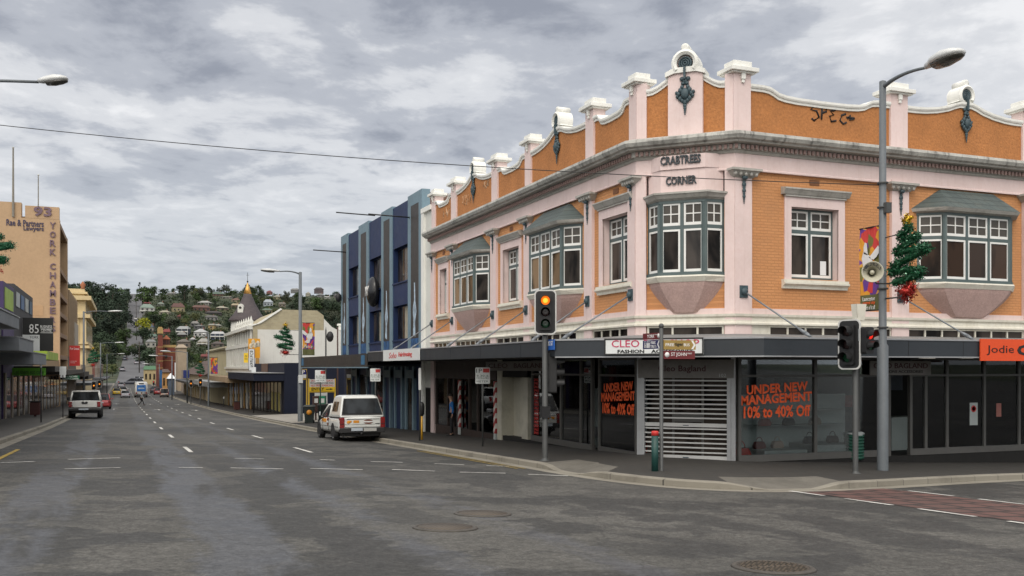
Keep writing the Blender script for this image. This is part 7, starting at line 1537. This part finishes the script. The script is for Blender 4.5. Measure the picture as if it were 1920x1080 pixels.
# ------------------------------------------------------------------ the hillside: houses and trees
HOUSES = [  # px centre, base py, width px, wall px, roof px, wall colour, roof colour, description
 (276, 590, 29, 14, 8, (.55, .54, .50), (.26, .36, .29), 'white two storey house with verandah and pale green roof high beside the hill road'),
 (274, 572, 13, 4, 5, (.28, .06, .05), (.26, .03, .04), 'bright red roofed house behind the pale green roofed one'),
 (335, 585, 25, 10, 8, (.48, .40, .22), (.17, .07, .055), 'cream house with brick red hipped roof left of the poplar'),
 (307, 590, 20, 5, 4, (.45, .40, .30), (.46, .42, .30), 'pale cream roofed house in the middle of the slope'),
 (283, 622, 11, 9, 6, (.50, .48, .42), (.08, .12, .19), 'narrow white house with blue roof by the yellow tree'),
 (286, 636, 17, 6, 5, (.45, .46, .42), (.13, .22, .17), 'white cottage with green roof above the brick tower'),
 (283, 651, 21, 11, 5, (.58, .56, .50), (.28, .29, .29), 'white gabled cottage with grey roof left of the brick tower'),
 (335, 597, 7, 4, 3, (.18, .06, .05), (.22, .05, .04), 'tiny red house among the trees in mid slope'),
 (342, 628, 24, 12, 6, (.10, .12, .15), (.40, .42, .42), 'blue grey two storey house with pale roof right of the brick tower'),
 (340, 634, 20, 7, 5, (.06, .045, .04), (.30, .30, .29), 'dark timber house with grey roof right of the brick tower'),
 (344, 652, 28, 12, 6, (.24, .20, .16), (.20, .17, .14), 'taupe gabled house above the beige blank wall'),
 (312, 626, 15, 4, 6, (.25, .1, .08), (.30, .035, .03), 'red pyramid roofed house behind the brick tower'),
 (365, 612, 17, 6, 5, (.20, .20, .20), (.28, .27, .25), 'grey house with pyramid roof in mid slope'),
 (372, 617, 20, 6, 3, (.16, .16, .17), (.22, .22, .22), 'low grey house under the grey pyramid roof'),
 (396, 618, 14, 9, 3, (.46, .33, .13), (.35, .35, .30), 'mustard house with pale roof on the right slope'),
 (408, 614, 18, 4, 3, (.33, .32, .26), (.40, .40, .34), 'long pale roofed house beside the mustard house'),
 (375, 632, 27, 10, 7, (.62, .62, .60), (.55, .56, .56), 'bright white house with white roof above the cream pyramid house'),
 (408, 637, 28, 12, 5, (.10, .13, .19), (.60, .61, .61), 'dark blue house with bright white roof near the cream building'),
 (380, 649, 21, 9, 7, (.52, .47, .34), (.42, .41, .37), 'cream house with pale pyramid roof in front of the white house'),
 (408, 651, 27, 7, 5, (.20, .16, .13), (.13, .10, .09), 'brown house below the dark blue one'),
 (378, 583, 36, 7, 5, (.20, .10, .075), (.19, .085, .06), 'long terracotta brick house right of the poplar'),
 (381, 571, 25, 4, 4, (.35, .33, .30), (.55, .54, .50), 'white roofed house above the long terracotta house'),
 (417, 581, 26, 4, 4, (.20, .15, .12), (.50, .46, .34), 'cream roofed house left of the conical slate tower'),
 (398, 601, 24, 7, 4, (.36, .35, .32), (.16, .15, .14), 'pale grey house with dark roof on the right slope'),
 (400, 590, 35, 4, 4, (.07, .06, .06), (.075, .06, .055), 'long dark roofed house on the right slope'),
 (301, 574, 14, 4, 5, (.32, .34, .28), (.22, .27, .22), 'grey green house near the top of the slope'),
 (384, 673, 17, 5, 5, (.20, .10, .08), (.24, .04, .035), 'red roofed house just above the far shops'),
 (503, 574, 20, 8, 6, (.50, .56, .62), (.44, .50, .55), 'pale blue white gabled house right of the slate tower'),
 (519, 561, 17, 5, 4, (.42, .38, .22), (.38, .37, .30), 'cream house near the ridge right of the slate tower'),
 (529, 576, 15, 7, 3, (.30, .26, .19), (.25, .22, .18), 'beige flat topped house right of the slate tower'),
 (501, 588, 22, 7, 4, (.42, .35, .20), (.15, .22, .16), 'cream house with green roof just above the pale brick gable'),
 (504, 550, 11, 3, 3, (.3, .12, .1), (.26, .04, .05), 'small red roofed house on the ridge'),
 (552, 547, 17, 4, 3, (.25, .25, .24), (.27, .27, .26), 'grey flat house on the ridge behind the lamp post'),
 (598, 548, 20, 6, 4, (.16, .12, .13), (.08, .07, .075), 'dark mauve house on the ridge left of the blue building'),
 (601, 557, 15, 4, 4, (.30, .30, .30), (.22, .22, .23), 'grey roofed house below the dark mauve one'),
 (613, 560, 14, 3, 2, (.55, .55, .52), (.5, .5, .48), 'low white house on the right ridge'),
 (632, 558, 14, 4, 4, (.2, .17, .16), (.12, .11, .11), 'dark roofed house nearest the blue building'),
 (578, 553, 10, 3, 3, (.46, .44, .34), (.40, .38, .30), 'tiny cream house on the ridge'),
 (409, 555, 22, 4, 5, (.24, .12, .09), (.12, .19, .14), 'terracotta house with green roof on the ridge'),
 (424, 560, 28, 3, 2, (.28, .27, .23), (.36, .35, .30), 'long low grey house on the ridge left of the slate tower'),
 (442, 567, 18, 5, 4, (.40, .34, .22), (.25, .13, .09), 'cream house with terracotta roof left of the gilt cap'),
 (441, 577, 17, 5, 4, (.20, .12, .09), (.50, .40, .24), 'brown house with cream roof left of the gilt cap'),
 (290, 668, 12, 7, 6, (.5, .5, .48), (.05, .05, .055), 'white gable with dark steep roof behind the dark tree'),
 (320, 553, 18, 3, 3, (.25, .25, .22), (.3, .3, .27), 'grey low house on the skyline beside the tall conifer'),
 (202, 603, 12, 3, 3, (.5, .5, .46), (.42, .42, .40), 'white roofed house among the dark trees left of the hill road'),
 (450, 600, 20, 6, 4, (.4, .36, .26), (.22, .18, .15), 'cream house beside the ornate white facade'),
 (362, 640, 12, 4, 4, (.6, .6, .58), (.5, .5, .5), 'small white shed between the white and the blue grey houses'),
]
HW = darkglass('house_window', (.02, .022, .025), .5, .1); HMAT = {}
placed = []
for i, (px, py, w, wh, rh, wc, rc, lb) in enumerate(HOUSES):
    q = ong(px, py, 0, hz, 445); D = q.x * SA + q.y * CA; s = D / F * .93
    W_, H_, R_ = w * s, wh * s, rh * s; dp = min(W_ * .8, 12)
    rz = random.Random(i).uniform(-.5, .15)
    t = thing('hill_house', lb, 'house', (q.x, q.y, q.z), rz, 'houses on the hillside')
    wm_ = mat('house_wall_%d' % i, tuple(c * .52 + .06 * sum(wc) / 3 for c in wc), .8, .08, .3); rm_ = mat('house_roof_%d' % i, tuple(c * .52 + .1 * sum(rc) / 3 for c in rc), .7, .12, .4)
    m = MB(); m.box(-W_ / 2 * .92, W_ / 2 * .92, 0, dp, -4, H_); m.build('wall', wm_, t)
    m = MB(); hip = (.35, .0, .6)[i % 3]; rl = W_ / 2 * hip
    m.taper((-W_ / 2, W_ / 2, -.6, dp + .6, H_), (-W_ / 2 + W_ * .5 * (1 - hip) * .8, W_ / 2 - W_ * .5 * (1 - hip) * .8, dp * .42, dp * .58, H_ + R_)); r = m.build('roof', rm_, t)
    m = MB(); m.box(W_ * .15, W_ * .15 + .8, dp * .5, dp * .5 + .8, H_ + R_ * .3, H_ + R_ + 1.0); m.build('chimney', mat('hill_chimney', (.2, .1, .07), .8), r)
    n = max(1, round(W_ / 4.2)); fl = max(1, round(H_ / 3.6))
    for f in range(fl):
        for k in range(n):
            x = -W_ * .46 + W_ * .92 * (k + .5) / n; z = H_ * (f + .30) / fl; m = MB(); m.box(x - .7, x + .7, -.05, .05, z, z + min(1.5, H_ / fl * .45)); fw = m.build('window', HW, t)
    if i in (0, 8, 17, 18):
        m = MB()
        for k in range(n + 1): x = -W_ * .48 + W_ * .96 * k / n; m.box(x - .12, x + .12, -1.8, -1.55, -.5, H_ - .1)
        m.box(-W_ * .5, W_ * .5, -1.85, 0, H_ * .46, H_ * .52); m.box(-W_ * .5, W_ * .5, -1.85, -1.7, H_ * .52, H_ * .62); m.build('verandah', mat('verandah_white', (.55, .55, .52), .7), t)
    placed.append((px, py, w, wh + rh, q.y))
# ---- trees
def leafmat(name, c):
    m = bpy.data.materials.new(name); m.use_nodes = True; t = N(m.node_tree); b = t.n['Principled BSDF']
    v = t.node('ShaderNodeTexCoord').outputs['Object']; oi = t.node('ShaderNodeObjectInfo')
    col = t.mix(t.ramp(t.noise(v, .45, 4, .6), [(.32, 0.0), (.68, 1.0)]), tuple(x * .55 for x in c), tuple(x * 1.5 for x in c))
    k = t.math('MULTIPLY_ADD', oi.outputs['Random'], .7, .65); col = t.mix(1.0, col, t.node('ShaderNodeCombineXYZ', {0: k, 1: k, 2: k}).outputs[0], 'MULTIPLY')
    t.put(b, 'Base Color', col); t.put(b, 'Roughness', .8); t.put(b, 'Specular IOR Level', .2); return m
BARK = mat('bark', (.05, .04, .03), .9, .2, 3)
def make_crown(seed, kind):
    """unit-height tree: leaf clumps through the crown volume, limbs and trunk"""
    rn = random.Random(seed); cl = []
    if kind == 'round':
        for k in range(26): a = rn.uniform(0, 6.28); r = .30 * math.sqrt(rn.random()); z = .32 + .58 * rn.random(); f = 1 - abs(z - .58) * 1.3; cl.append((r * f * 1.15 * math.cos(a), r * f * 1.15 * math.sin(a), z, rn.uniform(.09, .16)))
    elif kind == 'spread':
        for k in range(30): a = rn.uniform(0, 6.28); r = .46 * math.sqrt(rn.random()); z = .42 + .46 * rn.random() - r * .35; cl.append((r * math.cos(a), r * math.sin(a), z, rn.uniform(.08, .15)))
    elif kind == 'cone':
        for k in range(34): z = .1 + .88 * rn.random(); r = .20 * (1.02 - z) ** .8; a = rn.uniform(0, 6.28); cl.append((r * math.cos(a), r * math.sin(a), z, .035 + .075 * (1 - z)))
    elif kind == 'column':
        for k in range(34): z = .06 + .9 * rn.random(); r = .10 * math.sin(math.pi * min(1, z * .9 + .12)) ** .6; a = rn.uniform(0, 6.28); cl.append((r * math.cos(a), r * math.sin(a), z, rn.uniform(.05, .085)))
    elif kind == 'bush':
        for k in range(22): a = rn.uniform(0, 6.28); r = .55 * math.sqrt(rn.random()); z = .15 + .65 * rn.random() * (1 - r * .8); cl.append((r * math.cos(a), r * math.sin(a), z, rn.uniform(.12, .22)))
    m = MB()
    for (x, y, z, r) in cl:
        for k in range(34):
            d = Vector((rn.gauss(0, 1), rn.gauss(0, 1), rn.gauss(0, .8))).normalized() * r * rn.uniform(.55, 1.05); p = Vector((x, y, z)) + d
            n = (d.normalized() + Vector((rn.gauss(0, .5), rn.gauss(0, .5), rn.gauss(0, .5) + .4))).normalized(); u = n.cross(Vector((rn.gauss(0, 1), rn.gauss(0, 1), rn.gauss(0, 1)))).normalized(); w = n.cross(u); s = r * rn.uniform(.20, .36)
            m.add([tuple(p - u * s), tuple(p - w * s * .7), tuple(p + u * s), tuple(p + w * s * .7)], [(0, 1, 2, 3)])
    b = MB(); h = .5 if kind != 'bush' else .25; b.tube([(0, 0, -.12), (.005, .0, h * .5), (0, .01, h), (.01, 0, h + .25)], [.028, .022, .015, .004], 6)
    for (x, y, z, r) in cl[:7]: b.tube([(0, 0, h * .75), (x * .5, y * .5, (z + h * .7) / 2), (x, y, z)], [.012, .008, .003], 5)
    return m, b
GREENS = {'dark': (.032, .050, .028), 'mid': (.050, .082, .028), 'olive': (.082, .092, .038), 'lime': (.26, .27, .02), 'pine': (.030, .046, .030), 'grey': (.066, .076, .052)}
KINDS = {}
for kname, col, kind, lb in (('dark_round', 'dark', 'round', 'dark green round crowned tree'), ('mid_round', 'mid', 'round', 'mid green round crowned tree'), ('olive_spread', 'olive', 'spread', 'olive green spreading tree'), ('pine_spread', 'pine', 'spread', 'near black spreading tree'), ('grey_round', 'grey', 'round', 'grey green tree'), ('pine_cone', 'pine', 'cone', 'dark pointed conifer'), ('dark_column', 'dark', 'column', 'tall dark poplar'), ('lime_round', 'lime', 'round', 'yellow green tree'), ('mid_bush', 'mid', 'bush', 'bushy green shrub'), ('olive_bush', 'olive', 'bush', 'olive scrub bush')):
    lm = leafmat('leaves_' + kname, GREENS[col]); vs = []
    for s in range(3 if kname not in ('lime_round', 'dark_column') else 1):
        m, b = make_crown(len(KINDS) * 10 + s, kind); r = thing('tree' if 'bush' not in kname else 'shrub', lb, 'tree' if 'bush' not in kname else 'shrub', (0, -500, -100))
        m.build('crown', lm, r, keep=True); b.build('trunk', BARK, r); vs.append(r)
    KINDS[kname] = (vs, lb, [False] * len(vs))
def put_tree(k, x, y, h, label=None, group='trees on the hillside', wide=1.0, z=None):
    vs, lb, used = KINDS[k]; i = random.randrange(len(vs)); zz_ = hz(x, y) - .02 * h if z is None else z; rz = random.uniform(0, 6.28)
    if not used[i]: r = vs[i]; used[i] = True; r.location = (x, y, zz_); r.rotation_euler = (0, 0, rz); r.scale = (h * wide, h * wide, h); r['group'] = group; r['label'] = label or (lb + ' on the far hillside')
    else: r = dup(vs[i], (x, y, zz_), rz, label or (lb + ' on the far hillside'), group, (h * wide, h * wide, h))
    return r
random.seed(21)
def tree_px(k, px, base, top, lb, wide=1.0, D=None):
    if D: q = atd(px, base, D); z = q.z
    else: q = ong(px, base, 0, hz, 445); z = q.z
    D = q.x * SA + q.y * CA; put_tree(k, q.x, q.y, (base - top) / F * D, lb, 'landmark trees on the hillside', wide, z)
    placed.append((px, base, 4, base - top, q.y - 1)) if k != 'mid_bush' else None
for a in (('dark_column', 346, 572, 532, 'tall dark poplar standing against the skyline'), ('pine_cone', 262, 562, 529, 'dark conifer on the skyline beside the hill road'), ('mid_round', 267, 578, 537, 'big green tree right of the upper hill road', 1.3), ('lime_round', 267, 628, 595, 'yellow green tree beside the hill road', 1.2),
          ('dark_round', 268, 646, 612, 'dark green tree under the yellow one', 1.3), ('pine_spread', 168, 580, 529, 'huge near black tree on the left skyline', 1.0), ('pine_spread', 192, 585, 527, 'largest black tree on the left skyline', 1.1), ('pine_spread', 212, 590, 533, 'black tree at the right end of the left skyline clump', 1.0), ('pine_spread', 180, 606, 552, 'black tree below the left skyline clump', 1.2), ('dark_round', 155, 590, 538, 'dark tree behind the cream classical cornice', 1.1),
          ('dark_round', 236, 575, 548, 'dark tree left of the upper hill road', 1.2), ('pine_spread', 229, 626, 570, 'black tree beside the bend of the hill road', 1.0), ('pine_spread', 205, 640, 585, 'black tree in the middle of the left wood', 1.2), ('mid_round', 236, 655, 614, 'green tree left of the lower hill road', 1.3), ('mid_round', 238, 675, 645, 'leafy green tree at the foot of the hill left of the road', 1.5), ('mid_round', 215, 672, 640, 'green tree behind the left shops', 1.4),
          ('dark_round', 262, 683, 645, 'dark leaning tree over the green roofed house', 1.3), ('dark_round', 278, 692, 652, 'largest dark tree between the hill road and the brick tower', 1.5), ('dark_round', 290, 615, 590, 'dark tree left of the brick tower high up', 1.3), ('dark_round', 330, 618, 598, 'dark tree behind the brick tower', 1.6), ('dark_round', 445, 640, 612, 'dark tree beside the ornate building', 1.3), ('olive_spread', 253, 660, 643, 'olive tree by the bend of the lower hill road', 1.0)):
    tree_px(*a)
for i, (px, h_, D_) in enumerate(((211, 6, 455), (206, 7, 480), (200, 8, 440))):
    q = atd(px, 690, D_); put_tree(('mid_round', 'dark_round', 'olive_spread')[i % 3], q.x, q.y, h_, 'leafy green tree at the foot of the hill beside the road', 'trees at the foot of the hill', 1.2)
def on_road(x, y): return abs(x - road_centre(y)) < 10.5
def blocks(px, base, top, w, y):
    for (hx, hb, hw, hh, hy) in placed:
        if y < hy + 6 and abs(px - hx) < (hw + w) / 2 * .9 and top < hb - hh * .45 and base > hb - hh: return True
    return False
n = 0; tries = 0
while n < 255 and tries < 12000:
    tries += 1
    px = random.uniform(128, 645); py = random.uniform(545, 690)
    if px > 420: py = random.uniform(543, 640)
    if 470 < px < 610 and py > 612: continue
    q = ong(px, py, 0, hz, 445)
    if q.y > 1395 or q.y < 450 or on_road(q.x, q.y): continue
    D = q.x * SA + q.y * CA; h = random.uniform(7, 14) if q.y > 650 else random.uniform(6, 11)
    left = px < 232; wood = px > 540 and py > 556
    k = random.choices(['dark_round', 'mid_round', 'olive_spread', 'pine_spread', 'grey_round', 'pine_cone', 'mid_bush', 'olive_bush'], (5, 1.2, .6, 6, .8, .6, .5, .3) if left else ((6, 1, 1, 5, 2, .3, .5, .5) if wood else (4, 4, 2.2, 1.5, 2.2, .7, 2.2, 1.8)))[0]
    if left or wood: h *= 1.35
    if 'bush' in k: h *= .5
    hp = h / D * F; wp = hp * (1.0 if 'spread' in k else .7)
    if blocks(px, py, py - hp, wp, q.y): continue
    if not left and px < 262 and px > 226 and py > 560: continue
    vs, lb, _ = KINDS[k]; where = 'in the dark wood left of the hill road' if left else ('in the wood right of the pale brick gable' if wood else 'among the hillside houses')
    put_tree(k, q.x, q.y, h, '%s %s' % (lb, where), 'trees on the hillside', random.uniform(.95, 1.4)); n += 1
# ridge-line trees
for px in list(range(226, 640, 9)):
    px += random.uniform(-4, 4); Y_ = random.uniform(1270, 1390); a, b, c = ray(px, 690); D = Y_ / b; x = a * D
    if on_road(x, Y_) and px < 270: continue
    k = random.choice(['dark_round', 'mid_round', 'pine_spread', 'grey_round', 'pine_cone']); put_tree(k, x, Y_, random.uniform(6, 12), KINDS[k][1] + ' along the ridge line', 'trees along the ridge', 1.2)
for k, (vs, lb, used) in KINDS.items():
    for r, u_ in zip(vs, used):
        if not u_:
            for c in list(r.children): bpy.data.objects.remove(c)
            bpy.data.objects.remove(r)
# scrub between the trees: nobody could count it
random.seed(5); sc_ = MB(ident)
for k in range(5200):
    px = random.uniform(126, 645); py = random.uniform(541, 690); q = ong(px, py, 0, hz, 445) if k % 1 == 0 else None
    if q.y > 1396 or q.y < 448 or on_road(q.x, q.y): continue
    for j in range(5):
        s = random.uniform(.5, 1.3); p = Vector((q.x + random.uniform(-3, 3), q.y + random.uniform(-3, 3), 0)); p.z = hz(p.x, p.y) + random.uniform(0, 1.4); u_ = Vector((random.gauss(0, 1), random.gauss(0, 1), random.gauss(0, 1))).normalized() * s; w_ = Vector((random.gauss(0, 1), random.gauss(0, 1), random.gauss(0, 1))).normalized() * s * .7
        sc_.add([tuple(p - u_), tuple(p - w_), tuple(p + u_), tuple(p + w_)], [(0, 1, 2, 3)])
o = sc_.build('hillside_scrub', leafmat('scrub_leaves', (.030, .042, .020)), keep=True); tag(o, 'low green scrub covering the ground between the hillside trees', 'scrub', kind='stuff')
# power poles up the hill road
for i, (px, py, tp) in enumerate(((256, 640, 575), (255.5, 600, 548), (261, 700, 640))):
    q = ong(px, py, 0, hz, 445); D = q.x * SA + q.y * CA; t = thing('power_pole', ('timber power pole half way up the hill road', 'timber power pole high on the hill road', 'timber power pole at the foot of the hill road')[i], 'power pole', q, 0, 'power poles'); m = MB(); H_ = min(16, (py - tp) / F * D); m.lathe([(.25, 0), (.18, H_), (.01, H_ + .1)], n=7); m.build('pole', BARK, t); m = MB(); m.box(-1.2, 1.2, -.1, .1, H_ - 1, H_ - .8); m.build('crossarm', BARK, t)
